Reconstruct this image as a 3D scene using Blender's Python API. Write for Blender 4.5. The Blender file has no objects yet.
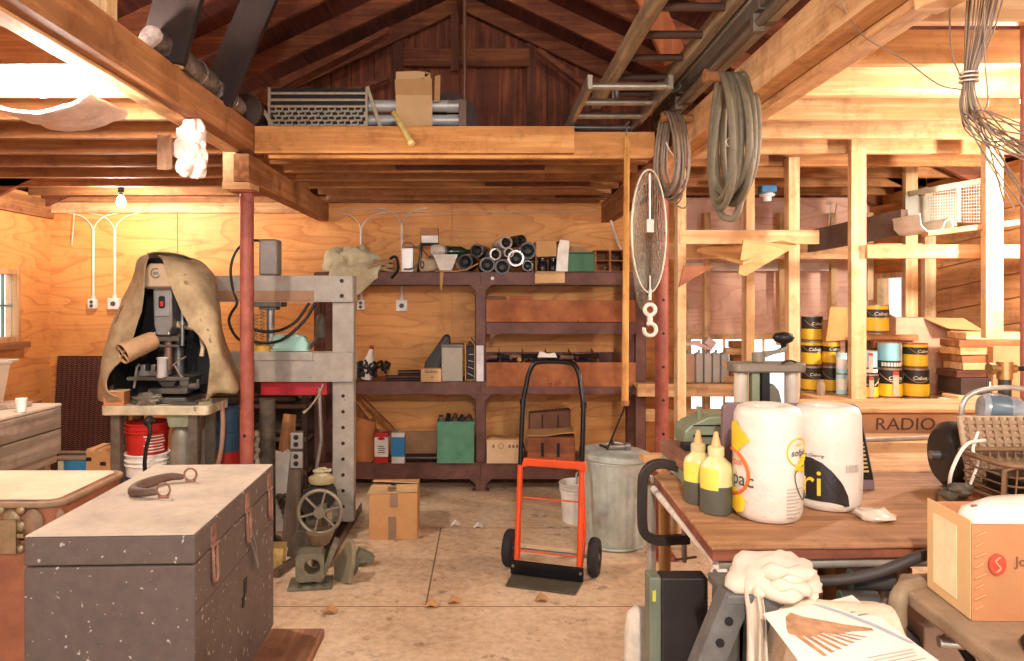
import bpy, bmesh, math, random
from mathutils import Vector, Matrix, Euler, noise
SC = bpy.context.scene
C = SC.collection
R = random.Random(7)
PI = math.pi
EYE = 1.55

def P(px, py, d):
    """a point of the room read off the photograph at depth d"""
    return Vector(((px - 485) * d / 700, d, EYE - (py - 300) * d / 700))

def S(h):
    h = h.lstrip('#')
    out = []
    for i in (0, 2, 4):
        c = int(h[i:i + 2], 16) / 255
        out.append(c / 12.92 if c <= 0.04045 else ((c + 0.055) / 1.055) ** 2.4)
    return (*out, 1)

# ------------------------------------------------------------------ materials
MATS = {}
def _new(name):
    m = bpy.data.materials.new(name)
    m.use_nodes = True
    nt = m.node_tree
    nt.nodes.clear()
    out = nt.nodes.new('ShaderNodeOutputMaterial')
    b = nt.nodes.new('ShaderNodeBsdfPrincipled')
    nt.links.new(b.outputs[0], out.inputs[0])
    return m, nt, b

def _coords(nt, scale=(1, 1, 1)):
    tc = nt.nodes.new('ShaderNodeTexCoord')
    oi = nt.nodes.new('ShaderNodeObjectInfo')
    mul = nt.nodes.new('ShaderNodeMath'); mul.operation = 'MULTIPLY'; mul.inputs[1].default_value = 37
    nt.links.new(oi.outputs['Random'], mul.inputs[0])
    add = nt.nodes.new('ShaderNodeVectorMath'); add.operation = 'ADD'
    nt.links.new(tc.outputs['Object'], add.inputs[0]); nt.links.new(mul.outputs[0], add.inputs[1])
    mp = nt.nodes.new('ShaderNodeMapping'); mp.inputs['Scale'].default_value = scale
    nt.links.new(add.outputs[0], mp.inputs[0])
    return mp.outputs[0]

def _noise(nt, vec, scale, detail=4, rough=.6):
    n = nt.nodes.new('ShaderNodeTexNoise')
    n.inputs['Scale'].default_value = scale; n.inputs['Detail'].default_value = detail
    n.inputs['Roughness'].default_value = rough
    nt.links.new(vec, n.inputs['Vector'])
    return n.outputs[0]

def _ramp(nt, fac, stops):
    r = nt.nodes.new('ShaderNodeValToRGB')
    e = r.color_ramp.elements
    while len(e) < len(stops): e.new(.5)
    for el, (p, c) in zip(e, stops): el.position = p; el.color = c
    nt.links.new(fac, r.inputs[0])
    return r.outputs[0]

def _mix(nt, fac, a, b, mode='MIX'):
    m = nt.nodes.new('ShaderNodeMix'); m.data_type = 'RGBA'; m.blend_type = mode
    for sock, v in ((m.inputs[0], fac), (m.inputs[6], a), (m.inputs[7], b)):
        if hasattr(v, 'is_linked'): nt.links.new(v, sock)
        else: sock.default_value = v
    return m.outputs[2]

def _bump(nt, b, h, strength, dist=.01):
    n = nt.nodes.new('ShaderNodeBump'); n.inputs['Strength'].default_value = strength; n.inputs['Distance'].default_value = dist
    nt.links.new(h, n.inputs['Height']); nt.links.new(n.outputs[0], b.inputs['Normal'])

def mul(c, k): return (min(c[0] * k, 1), min(c[1] * k, 1), min(c[2] * k, 1), 1)

def plain(name, col, rough=.6, metal=0., var=.18, vs=9, bump=0., col2=None, spots=None, spot_scale=30, spot_at=.66, alpha=None, emit=None):
    if name in MATS: return MATS[name]
    m, nt, b = _new(name)
    c = S(col)
    b.inputs['Roughness'].default_value = rough; b.inputs['Metallic'].default_value = metal
    v = _coords(nt)
    n = _noise(nt, v, vs, 5, .65)
    col_out = _ramp(nt, n, [(.3, mul(c, 1 - var)), (.7, S(col2) if col2 else mul(c, 1 + var))])
    if spots:
        s = _noise(nt, v, spot_scale, 3, .5)
        f = _ramp(nt, s, [(spot_at, (0, 0, 0, 1)), (spot_at + .03, (1, 1, 1, 1))])
        col_out = _mix(nt, f, col_out, S(spots))
    nt.links.new(col_out, b.inputs['Base Color'])
    if bump: _bump(nt, b, _noise(nt, v, vs * 4, 4), bump)
    if alpha is not None: b.inputs['Alpha'].default_value = alpha
    if emit:
        b.inputs['Emission Color'].default_value = S(emit[0]); b.inputs['Emission Strength'].default_value = emit[1]
    MATS[name] = m
    return m

def wood(name, c1, c2, axis='X', rough=.75, k=1., contrast=1., knots=True):
    """sawn lumber, the grain running along an axis"""
    key = name + axis
    if key in MATS: return MATS[key]
    m, nt, b = _new(key)
    st = {'X': (.06, 1, 1), 'Y': (1, .06, 1), 'Z': (1, 1, .06)}[axis]
    v = _coords(nt, st); v1 = _coords(nt, {'X': (.3, 1, 1), 'Y': (1, .3, 1), 'Z': (1, 1, .3)}[axis])
    n = _noise(nt, v, 26 * k, 5, .6)
    big = _noise(nt, v1, 2.2 * k, 2, .5)
    a, d = S(c1), S(c2)
    col = _ramp(nt, n, [(.30, mul(d, .82)), (.47, d), (.62, a)])
    col = _mix(nt, .35 * contrast, col, _ramp(nt, big, [(.35, mul(d, .8)), (.65, mul(a, 1.12))]))
    if knots:
        kn = nt.nodes.new('ShaderNodeTexVoronoi'); kn.inputs['Scale'].default_value = 3.1
        nt.links.new(v1, kn.inputs['Vector'])
        f = _ramp(nt, kn.outputs['Distance'], [(.03, (.85, .85, .85, 1)), (.085, (0, 0, 0, 1))])
        col = _mix(nt, f, col, mul(d, .38))
    dirt = _noise(nt, _coords(nt), 7, 6, .72)
    col = _mix(nt, 1.0, col, _ramp(nt, dirt, [(.30, (.62, .55, .50, 1)), (.50, (1, 1, 1, 1)), (.72, (1.0, 1.0, 1.0, 1))]), 'MULTIPLY')
    nt.links.new(col, b.inputs['Base Color'])
    b.inputs['Roughness'].default_value = rough
    _bump(nt, b, n, .25, .004)
    MATS[key] = m
    return m

def plywood(name, c1, c2, plane='XZ', rough=.6, dens=17, scale=2.3, stretch=.17):
    """rotary cut veneer: contour lines of a stretched noise"""
    if name in MATS: return MATS[name]
    m, nt, b = _new(name)
    st = {'XZ': (stretch, 1, 1), 'YZ': (1, stretch, 1), 'XY': (stretch, 1, 1)}[plane]
    v = _coords(nt, st)
    n = _noise(nt, v, scale, 2.5, .45)
    x = nt.nodes.new('ShaderNodeMath'); x.operation = 'MULTIPLY'; x.inputs[1].default_value = dens
    nt.links.new(n, x.inputs[0])
    fr = nt.nodes.new('ShaderNodeMath'); fr.operation = 'FRACT'
    nt.links.new(x.outputs[0], fr.inputs[0])
    a, d = S(c1), S(c2)
    mid = tuple((p + q) / 2 for p, q in zip(a, d))
    col = _ramp(nt, fr.outputs[0], [(0, a), (.62, a), (.86, mid), (.96, d), (1, a)])
    fine = _noise(nt, _coords(nt, tuple(.05 if q < 1 else 1 for q in st)), 60, 3)
    col = _mix(nt, .3, col, _ramp(nt, fine, [(.3, d), (.6, a)]))
    kn = nt.nodes.new('ShaderNodeTexVoronoi'); kn.inputs['Scale'].default_value = 2.6
    nt.links.new(_coords(nt, tuple(.6 if q < 1 else 1 for q in st)), kn.inputs['Vector'])
    col = _mix(nt, _ramp(nt, kn.outputs['Distance'], [(.02, (.9, .9, .9, 1)), (.07, (0, 0, 0, 1))]), col, mul(d, .45))
    dirt = _noise(nt, _coords(nt), 6, 6, .72)
    col = _mix(nt, 1.0, col, _ramp(nt, dirt, [(.28, (.70, .62, .56, 1)), (.48, (1, 1, 1, 1))]), 'MULTIPLY')
    big = _noise(nt, _coords(nt), .9, 2)
    col = _mix(nt, .3, col, _ramp(nt, big, [(.3, mul(mid, .85)), (.7, mul(a, 1.15))]))
    nt.links.new(col, b.inputs['Base Color'])
    b.inputs['Roughness'].default_value = rough
    MATS[name] = m
    return m

def emitter(name, col, strength):
    if name in MATS: return MATS[name]
    m, nt, b = _new(name)
    b.inputs['Base Color'].default_value = (.9, .9, .9, 1)
    b.inputs['Emission Color'].default_value = S(col); b.inputs['Emission Strength'].default_value = strength
    MATS[name] = m
    return m

def glassy(name, col, alpha=.15, rough=.05):
    if name in MATS: return MATS[name]
    m = bpy.data.materials.new(name); m.use_nodes = True
    nt = m.node_tree; nt.nodes.clear()
    out = nt.nodes.new('ShaderNodeOutputMaterial'); mx = nt.nodes.new('ShaderNodeMixShader')
    t = nt.nodes.new('ShaderNodeBsdfTransparent'); g = nt.nodes.new('ShaderNodeBsdfPrincipled')
    t.inputs[0].default_value = (1, 1, 1, 1)
    g.inputs['Base Color'].default_value = S(col); g.inputs['Roughness'].default_value = rough
    mx.inputs[0].default_value = alpha
    nt.links.new(t.outputs[0], mx.inputs[1]); nt.links.new(g.outputs[0], mx.inputs[2]); nt.links.new(mx.outputs[0], out.inputs[0])
    MATS[name] = m
    return m

# ------------------------------------------------------------------ mesh builder
def frame(p0, p1, up=(0, 0, 1)):
    z = (Vector(p1) - Vector(p0)).normalized()
    u = Vector(up)
    if abs(z.dot(u)) > .98: u = Vector((0, 1, 0)) if abs(z.z) > .9 else Vector((1, 0, 0))
    x = u.cross(z).normalized(); y = z.cross(x)
    M = Matrix((x, y, z)).transposed().to_4x4(); M.translation = Vector(p0)
    return M

class B:
    def __init__(s, M=None): s.bm = bmesh.new(); s.M = M or Matrix()
    def add(s, vs, fs, M=None, mi=0):
        T = s.M @ M if M is not None else s.M
        bv = [s.bm.verts.new(T @ Vector(v)) for v in vs]
        for f in fs:
            try:
                q = s.bm.faces.new([bv[i] for i in f]); q.material_index = mi
            except ValueError: pass
        return s
    def box(s, x0, x1, y0, y1, z0, z1, M=None, mi=0):
        vs = [(x, y, z) for z in (z0, z1) for y in (y0, y1) for x in (x0, x1)]
        return s.add(vs, [(0, 2, 3, 1), (4, 5, 7, 6), (0, 1, 5, 4), (2, 6, 7, 3), (0, 4, 6, 2), (1, 3, 7, 5)], M, mi)
    def bx(s, c, size, rot=(0, 0, 0), mi=0):
        M = Matrix.Translation(Vector(c)) @ Euler([math.radians(a) for a in rot]).to_matrix().to_4x4()
        x, y, z = [q / 2 for q in size]
        return s.box(-x, x, -y, y, -z, z, M, mi)
    def beam(s, p0, p1, w, h, up=(0, 0, 1), mi=0):
        L = (Vector(p1) - Vector(p0)).length
        return s.box(-w / 2, w / 2, -h / 2, h / 2, 0, L, frame(p0, p1, up), mi)
    def cyl(s, p0, p1, r0, r1=None, n=16, caps=True, mi=0):
        r1 = r0 if r1 is None else r1
        L = (Vector(p1) - Vector(p0)).length
        vs = []
        for i in range(n):
            a = 2 * PI * i / n
            vs += [(r0 * math.cos(a), r0 * math.sin(a), 0), (r1 * math.cos(a), r1 * math.sin(a), L)]
        fs = [(2 * i, 2 * ((i + 1) % n), 2 * ((i + 1) % n) + 1, 2 * i + 1) for i in range(n)]
        if caps: fs += [tuple(2 * i for i in reversed(range(n))), tuple(2 * i + 1 for i in range(n))]
        return s.add(vs, fs, frame(p0, p1), mi)
    def lathe(s, prof, c=(0, 0, 0), axis=(0, 0, 1), n=24, mi=0, sx=1., arc=1.):
        M = frame(c, Vector(c) + Vector(axis), (0, 1, 0) if abs(Vector(axis).normalized().z) > .9 else (0, 0, 1))
        vs, fs, rings = [], [], []
        for r, z in prof:
            if r < 1e-6: rings.append([len(vs)]); vs.append((0, 0, z))
            else:
                rings.append(list(range(len(vs), len(vs) + n)))
                vs += [(r * sx * math.cos(2 * PI * arc * i / n), r * math.sin(2 * PI * arc * i / n), z) for i in range(n)]
        for a, b in zip(rings, rings[1:]):
            for i in range(n if arc >= 1 else n - 1):
                j = (i + 1) % n
                if len(a) == 1 and len(b) == 1: continue
                if len(a) == 1: fs.append((a[0], b[j], b[i]))
                elif len(b) == 1: fs.append((a[i], a[j], b[0]))
                else: fs.append((a[i], a[j], b[j], b[i]))
        return s.add(vs, fs, M, mi)
    def tube(s, pts, r, n=8, closed=False, mi=0):
        pts = [Vector(p) for p in pts]; m = len(pts)
        rs = r if isinstance(r, (list, tuple)) else [r] * m
        vs, fs = [], []
        ref = None
        for i, p in enumerate(pts):
            a = pts[i - 1] if (i or closed) else p
            b = pts[(i + 1) % m] if (i < m - 1 or closed) else p
            t = (b - a)
            t = t.normalized() if t.length > 1e-9 else Vector((0, 0, 1))
            if ref is None:
                ref = Vector((0, 0, 1)) if abs(t.z) < .9 else Vector((1, 0, 0))
            x = (ref - t * ref.dot(t))
            x = x.normalized() if x.length > 1e-6 else t.orthogonal().normalized()
            ref = x
            y = t.cross(x)
            vs += [p + (x * math.cos(2 * PI * k / n) + y * math.sin(2 * PI * k / n)) * rs[i] for k in range(n)]
        for i in range(m if closed else m - 1):
            j = (i + 1) % m
            fs += [(i * n + k, i * n + (k + 1) % n, j * n + (k + 1) % n, j * n + k) for k in range(n)]
        if not closed: fs += [tuple(reversed(range(n))), tuple((m - 1) * n + k for k in range(n))]
        return s.add(vs, fs, None, mi)
    def prism(s, poly, d0, d1, plane='XZ', M=None, mi=0):
        n = len(poly)
        def q(a, b, d): return {'XZ': (a, d, b), 'XY': (a, b, d), 'YZ': (d, a, b)}[plane]
        vs = [q(a, b, d0) for a, b in poly] + [q(a, b, d1) for a, b in poly]
        fs = [tuple(range(n)), tuple(reversed(range(n, 2 * n)))] + [(i, i + n, (i + 1) % n + n, (i + 1) % n) for i in range(n)]
        return s.add(vs, fs, M, mi)
    def ball(s, c, r, n=14, m=9, mi=0, wob=0., seed=0, rot=None):
        r = (r, r, r) if not isinstance(r, (tuple, list)) else r
        vs, fs = [], []
        for j in range(m + 1):
            t = PI * j / m
            for i in range(n):
                a = 2 * PI * i / n
                d = Vector((math.sin(t) * math.cos(a), math.sin(t) * math.sin(a), -math.cos(t)))
                k = 1 + wob * noise.noise(d * 2.3 + Vector((seed * 3.1, seed, 0)))
                vs.append((d.x * r[0] * k, d.y * r[1] * k, d.z * r[2] * k))
        for j in range(m):
            for i in range(n):
                fs.append((j * n + i, j * n + (i + 1) % n, (j + 1) * n + (i + 1) % n, (j + 1) * n + i))
        M = Matrix.Translation(Vector(c))
        if rot: M = M @ Euler([math.radians(a) for a in rot]).to_matrix().to_4x4()
        return s.add(vs, fs, M, mi)
    def sheet(s, rows, th=.004, mi=0, closed=False):
        """a bent sheet through a grid of points, with thickness"""
        rows = [[Vector(p) for p in r] for r in rows]
        m, n = len(rows), len(rows[0])
        vs = [p for r in rows for p in r]
        back = []
        for i in range(m):
            for j in range(n):
                a = rows[min(i + 1, m - 1)][j] - rows[max(i - 1, 0)][j]
                b = rows[i][(j + 1) % n if closed else min(j + 1, n - 1)] - rows[i][(j - 1) if closed else max(j - 1, 0)]
                q = a.cross(b)
                q = q.normalized() if q.length > 1e-12 else Vector((0, 0, 1))
                back.append(rows[i][j] - q * th)
        N = m * n
        fs = []
        w = n if closed else n - 1
        for i in range(m - 1):
            for j in range(w):
                k = (j + 1) % n
                f = (i * n + j, i * n + k, (i + 1) * n + k, (i + 1) * n + j)
                fs.append(tuple(reversed(f))); fs.append(tuple(N + q for q in f))
        for j in range(w):
            k = (j + 1) % n
            fs.append((j, k, N + k, N + j)); e = (m - 1) * n
            fs.append((e + k, e + j, N + e + j, N + e + k))
        if not closed:
            for i in range(m - 1):
                fs.append(((i + 1) * n, i * n, N + i * n, N + (i + 1) * n))
                e = n - 1
                fs.append((i * n + e, (i + 1) * n + e, N + (i + 1) * n + e, N + i * n + e))
        return s.add(vs + back, fs, None, mi)
    def o(s, name, mat, parent=None, label=None, cat=None, group=None, kind=None, bevel=0., smooth=None, world=False, sub=0, loc=None):
        me = bpy.data.meshes.new(name)
        bmesh.ops.recalc_face_normals(s.bm, faces=s.bm.faces)
        if world and parent is not None:
            s.bm.transform(world_of(parent).inverted())
        ob = bpy.data.objects.new(name, me)
        if parent is None:
            if loc is None:
                vs = [v.co for v in s.bm.verts]
                lo = [min(v[i] for v in vs) for i in range(3)]; hi = [max(v[i] for v in vs) for i in range(3)]
                loc = Vector(((lo[0] + hi[0]) / 2, (lo[1] + hi[1]) / 2, lo[2]))
            s.bm.transform(Matrix.Translation(-Vector(loc)))
            ob.location = loc
        s.bm.to_mesh(me); s.bm.free()
        for m in (mat if isinstance(mat, (list, tuple)) else [mat]): me.materials.append(m)
        C.objects.link(ob)
        if parent is not None: ob.parent = parent
        if smooth:
            me.shade_smooth(); me.set_sharp_from_angle(angle=math.radians(smooth if smooth > 1 else 40))
        if bevel:
            md = ob.modifiers.new('bevel', 'BEVEL'); md.width = bevel; md.segments = 2; md.limit_method = 'ANGLE'; md.angle_limit = math.radians(40)
        if sub:
            md = ob.modifiers.new('sub', 'SUBSURF'); md.levels = sub; md.render_levels = sub
        tag(ob, label, cat, group, kind)
        return ob

def world_of(o):
    M = Matrix.Translation(o.location) @ o.rotation_euler.to_matrix().to_4x4()
    return world_of(o.parent) @ M if o.parent else M

def tag(o, label=None, cat=None, group=None, kind=None):
    for k, v in (('label', label), ('category', cat), ('group', group), ('kind', kind)):
        if v: o[k] = v
    return o

def thing(name, label, cat, loc=(0, 0, 0), rz=0., group=None, rot=None):
    o = bpy.data.objects.new(name, None)
    o.empty_display_size = .05
    C.objects.link(o)
    o.location = loc
    o.rotation_euler = [math.radians(a) for a in rot] if rot else (0, 0, math.radians(rz))
    return tag(o, label, cat, group)

def dup(src, loc=None, rz=None, label=None, group=None, rot=None, parent=None):
    c = src.copy(); C.objects.link(c)
    if parent is not None: c.parent = parent
    if loc is not None: c.location = loc
    if rz is not None: c.rotation_euler = (0, 0, math.radians(rz))
    if rot is not None: c.rotation_euler = [math.radians(a) for a in rot]
    if label: c['label'] = label
    if group: c['group'] = group
    for ch in list(src.children):
        if ch is not c: dup(ch, parent=c)
    return c

def lettering(body, size, mat, parent, loc, rot=(90, 0, 0), name='lettering', th=.0006, sx=1., label=None, wrap=None, shear=0., fit=None):
    """real letters as thin raised print; wrap = radius of the can they go round"""
    cu = bpy.data.curves.new('t', 'FONT'); cu.body = body; cu.size = size; cu.align_x = 'CENTER'; cu.align_y = 'CENTER'; cu.extrude = th / 2; cu.shear = shear
    cu.resolution_u = 3
    t = bpy.data.objects.new('t', cu); C.objects.link(t)
    dg = bpy.context.evaluated_depsgraph_get()
    me = bpy.data.meshes.new_from_object(t.evaluated_get(dg))
    bpy.data.objects.remove(t); bpy.data.curves.remove(cu)
    for v in me.vertices: v.co.x *= sx
    if wrap:
        for v in me.vertices:
            a = v.co.x / wrap; r = wrap + v.co.z
            v.co = Vector((r * math.sin(a), v.co.y, r * math.cos(a) - wrap))
    ob = bpy.data.objects.new(name, me); me.materials.clear(); me.materials.append(mat)
    C.objects.link(ob); ob.parent = parent; ob.location = loc
    ob.rotation_euler = [math.radians(a) for a in rot]
    tag(ob, label)
    return ob

def arc(c, r, a0, a1, n, plane='XZ', ry=None):
    out = []
    for i in range(n + 1):
        a = math.radians(a0 + (a1 - a0) * i / n)
        u, v = r * math.cos(a), (ry or r) * math.sin(a)
        out.append(Vector(c) + {'XZ': Vector((u, 0, v)), 'XY': Vector((u, v, 0)), 'YZ': Vector((0, u, v))}[plane])
    return out

def spline(pts, n=6):
    """Catmull-Rom through the points"""
    pts = [Vector(p) for p in pts]
    q = [pts[0] * 2 - pts[1]] + pts + [pts[-1] * 2 - pts[-2]]
    out = []
    for i in range(1, len(q) - 2):
        for k in range(n):
            t = k / n
            a, b, c, d = q[i - 1], q[i], q[i + 1], q[i + 2]
            out.append(.5 * ((2 * b) + (c - a) * t + (2 * a - 5 * b + 4 * c - d) * t * t + (3 * b - a - 3 * c + d) * t ** 3))
    return out + [pts[-1]]
# ------------------------------------------------------------------ shared materials
LUM_X = wood('lumber', '#e6bd8c', '#c9945c', 'X'); LUM_Y = wood('lumber', '#e6bd8c', '#c9945c', 'Y'); LUM_Z = wood('lumber', '#eccb9e', '#d6a973', 'Z')
OLD_X = wood('old_lumber', '#b97f4c', '#8a5730', 'X'); OLD_Y = wood('old_lumber', '#b97f4c', '#8a5730', 'Y'); OLD_Z = wood('old_lumber', '#b97f4c', '#8a5730', 'Z')
DARK_X = wood('dark_lumber', '#7a4327', '#4e2716', 'X'); DARK_Y = wood('dark_lumber', '#7a4327', '#4e2716', 'Y'); DARK_Z = wood('dark_lumber', '#7a4327', '#4e2716', 'Z')
BLACKWOOD = wood('blackened_lumber', '#2a1712', '#180c09', 'Z')
PLY = plywood('wall_plywood', '#eaa65c', '#b8642a', 'XZ')
PLY_SIDE = plywood('side_plywood', '#e6a15a', '#b8642a', 'YZ')
PLY_HAZE = plywood('hazed_pale_plywood', '#f0c6ac', '#cf8a70', 'XZ')  # pink, pale tone carries the haze of light over pinkish dust
BLACK = plain('black_iron', '#1d1a19', .5, .3)
STEEL = plain('grey_steel', '#8f8a84', .4, .7, bump=.05)
WHITE_PL = plain('white_plastic', '#e9e4da', .5)
RED_POST = plain('red_painted_post', '#8f4436', .55, 0, .22, 12, col2='#a85b48')
CARD = plain('cardboard', '#bf915e', .85, 0, .1, 6)
CARD_LIGHT = plain('pale_cardboard', '#d2aa78', .85, 0, .1, 6)
GREASE = plain('greasy_iron', '#4b4338', .65, .35, .35, 14, bump=.15, col2='#6e6353')
OLIVE = plain('dusty_grey_green_iron', '#6f6a55', .7, .15, .3, 20, bump=.1)

ROOF0, PITCH, RIDGE = 4.19, .47, -.2
def roofz(x): return ROOF0 - PITCH * abs(x - RIDGE)
WB, WL, WR = 6.15, -3.82, 3.42

# ------------------------------------------------------------------ floor
def floor_mat():
    m, nt, b = _new('floor_boards')
    v = _coords(nt)
    big = _noise(nt, v, 1.3, 5, .6); fine = _noise(nt, v, 22, 5, .7)
    col = _ramp(nt, big, [(.3, S('#a58668')), (.5, S('#d0b28c')), (.72, S('#e4ceae'))])
    col = _mix(nt, .45, col, _ramp(nt, fine, [(.32, S('#a58466')), (.6, S('#e4ccac'))]))
    sp = _noise(nt, v, 9, 6, .75)
    col = _mix(nt, _ramp(nt, sp, [(.58, (0, 0, 0, 1)), (.68, (.75, .75, .75, 1))]), col, S('#7d5b3b'))
    br = nt.nodes.new('ShaderNodeTexBrick')
    br.inputs['Scale'].default_value = 1; br.inputs['Brick Width'].default_value = 2.44; br.inputs['Row Height'].default_value = 1.22
    br.inputs['Mortar Size'].default_value = .004; br.inputs['Mortar Smooth'].default_value = 0
    tc = nt.nodes.new('ShaderNodeTexCoord'); mp = nt.nodes.new('ShaderNodeMapping'); mp.inputs['Location'].default_value = (.3, .12, 0)
    nt.links.new(tc.outputs['Object'], mp.inputs[0]); nt.links.new(mp.outputs[0], br.inputs['Vector'])
    col = _mix(nt, br.outputs['Fac'], col, S('#6d4f33'))
    nt.links.new(col, b.inputs['Base Color']); b.inputs['Roughness'].default_value = .62
    _bump(nt, b, fine, .15, .004)
    return m
B().box(-4, 3.6, -3, 6.3, -.08, 0).o('floor', floor_mat(), kind='structure', loc=(0, 0, 0))

# ------------------------------------------------------------------ walls
def wall_xz(name, x0, x1, z0, z1, holes, mat, y=WB, seams=()):
    b = B()
    xs = sorted({x0, x1, *seams, *[h[0] for h in holes], *[h[1] for h in holes]})
    zs = sorted({z0, z1, *[h[2] for h in holes], *[h[3] for h in holes]})
    for a, c in zip(xs, xs[1:]):
        for e, f in zip(zs, zs[1:]):
            m = ((a + c) / 2, (e + f) / 2)
            if any(h[0] < m[0] < h[1] and h[2] < m[1] < h[3] for h in holes): continue
            ga = .003 if a in seams else 0; gc = .003 if c in seams else 0
            b.box(a + ga, c - gc, y, y + .02, e, f)
    b.box(x0, x1, y + .02, y + .1, z0, z1) if not holes else None
    return b.o(name, mat, kind='structure', loc=(0, y, 0))
wall_xz('wall_back', WL, 1.72, 0, 2.45, [], PLY, seams=(-2.70, -.29))
wall_xz('wall_storage', 1.72, WR, 0, 2.45, [(1.76, 2.80, .25, 1.25)], PLY_HAZE)
# side walls, each with a small window opening
def wall_yz(name, x, th, y0, y1, z1, hole, mat):
    b = B(); h = hole
    for (a, c, e, f) in ((y0, h[0], 0, z1), (h[1], y1, 0, z1), (h[0], h[1], 0, h[2]), (h[0], h[1], h[3], z1)):
        b.box(min(x, x + th), max(x, x + th), a, c, e, f)
    return b.o(name, mat, kind='structure', loc=(x, 0, 0))
wall_yz('wall_left', WL, -.1, -3, 6.25, 2.45, (5.12, 5.72, 1.21, 1.80), PLY_SIDE)
wall_yz('wall_right', WR, .1, -3, 6.25, 2.45, (5.66, 6.10, 1.20, 1.78), PLY_SIDE)
# slanting sheathing boards on the right hand wall, in front of the sheet
b = B()
for k in range(-8, 14):
    z = .3 + k * .165
    pts = [(-1.0, z + .14 * 6.3), (5.3, z), (5.3, z + .155), (-1.0, z + .155 + .14 * 6.3)]
    if pts[2][1] < .2 or pts[1][1] > 2.2: continue
    pts = [(a, max(.02, min(2.42, q))) for a, q in pts]
    b.prism(pts, WR - .022, WR - .001, 'YZ')
b.o('wall_boards', wood('sheathing', '#dba36c', '#bd7f48', 'Y'), kind='structure', loc=(WR, 0, 0))

def window_frame(n, M, w, h, cols, rows, fm, gm, pane_alpha=.12):
    """frame in its own plane: x along the wall, z up; M puts it there"""
    root = thing('window_%d' % n, None, None); root['kind'] = 'structure'
    f = B(M)
    t = .045
    f.box(-w / 2, w / 2, -.03, .05, 0, t); f.box(-w / 2, w / 2, -.03, .05, h - t, h)
    f.box(-w / 2, -w / 2 + t, -.03, .05, t, h - t); f.box(w / 2 - t, w / 2, -.03, .05, t, h - t)
    f.o('window_frame', fm, root, world=True, bevel=.004)
    u = B(M)
    for i in range(1, cols): u.box(-w / 2 + w * i / cols - .008, -w / 2 + w * i / cols + .008, .01, .03, t, h - t)
    for j in range(1, rows): u.box(-w / 2 + t, w / 2 - t, .01, .03, h * j / rows - .008, h * j / rows + .008)
    if cols > 1 or rows > 1: u.o('muntin', gm, root, world=True)
    g = B(M); g.box(-w / 2 + t, w / 2 - t, .018, .022, t, h - t); g.o('window_pane', glassy('window_glass', '#eef4ea', pane_alpha), root, world=True)
MUNT = plain('green_muntin', '#6f8a78', .6)
rot = lambda deg, p: Matrix.Translation(Vector(p)) @ Matrix.Rotation(math.radians(deg), 4, 'Z')
window_frame(1, rot(90, (WL, 5.42, 1.21)), .60, .59, 4, 2, wood('window_wood', '#d8a878', '#b9834f', 'Z'), MUNT)
window_frame(2, rot(-90, (WR, 5.88, 1.20)), .44, .58, 1, 1, LUM_Z, MUNT, .1)
window_frame(3, Matrix.Translation((2.28, WB, .25)), 1.04, 1.00, 3, 1, LUM_Z, LUM_Z, .06)
b = B(); b.box(WL, WL + .07, 5.06, 5.78, 1.16, 1.21); b.o('window_sill', OLD_Y, kind='structure')

# gable above the attic floor: upright boards
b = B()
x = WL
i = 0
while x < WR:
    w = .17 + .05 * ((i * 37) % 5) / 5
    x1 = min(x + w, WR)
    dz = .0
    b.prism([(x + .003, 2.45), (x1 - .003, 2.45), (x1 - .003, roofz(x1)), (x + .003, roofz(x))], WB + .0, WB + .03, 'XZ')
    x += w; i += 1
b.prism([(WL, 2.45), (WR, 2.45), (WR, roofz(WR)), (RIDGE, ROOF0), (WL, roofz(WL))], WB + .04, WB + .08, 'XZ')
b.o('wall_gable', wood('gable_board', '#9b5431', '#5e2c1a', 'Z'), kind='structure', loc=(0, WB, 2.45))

# roof sheathing
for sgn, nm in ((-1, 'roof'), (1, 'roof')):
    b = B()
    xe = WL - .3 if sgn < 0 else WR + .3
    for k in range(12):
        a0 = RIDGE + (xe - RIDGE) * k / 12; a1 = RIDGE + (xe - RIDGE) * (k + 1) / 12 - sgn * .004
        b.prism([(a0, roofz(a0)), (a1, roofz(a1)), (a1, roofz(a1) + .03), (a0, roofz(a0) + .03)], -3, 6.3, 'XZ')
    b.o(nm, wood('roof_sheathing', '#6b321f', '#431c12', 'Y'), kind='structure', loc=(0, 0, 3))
# outside skin of the roof (keeps the sky out of the board joints)
for sgn in (-1, 1):
    xe = WL - .3 if sgn < 0 else WR + .3
    B().prism([(RIDGE, roofz(RIDGE) + .03), (xe, roofz(xe) + .03), (xe, roofz(xe) + .06), (RIDGE, roofz(RIDGE) + .06)], -3, 6.35, 'XZ').o('roof_slab', DARK_Y, kind='structure')

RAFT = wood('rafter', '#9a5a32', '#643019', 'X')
yy = 6.04
while yy > -.5:
    for sgn in (-1, 1):
        xe = WL if sgn < 0 else WR
        b = B()
        b.prism([(RIDGE + sgn * .02, roofz(RIDGE) - .15), (xe, roofz(xe) - .15), (xe, roofz(xe) - .002), (RIDGE + sgn * .02, roofz(RIDGE) - .002)], yy - .02, yy + .02, 'XZ')
        b.o('rafter_beam', RAFT, kind='structure', bevel=.003)
    yy -= .6
B().box(RIDGE - .02, RIDGE + .02, -3, 6.14, ROOF0 - .22, ROOF0 - .01).o('ridge_beam', DARK_Y, kind='structure')
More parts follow.
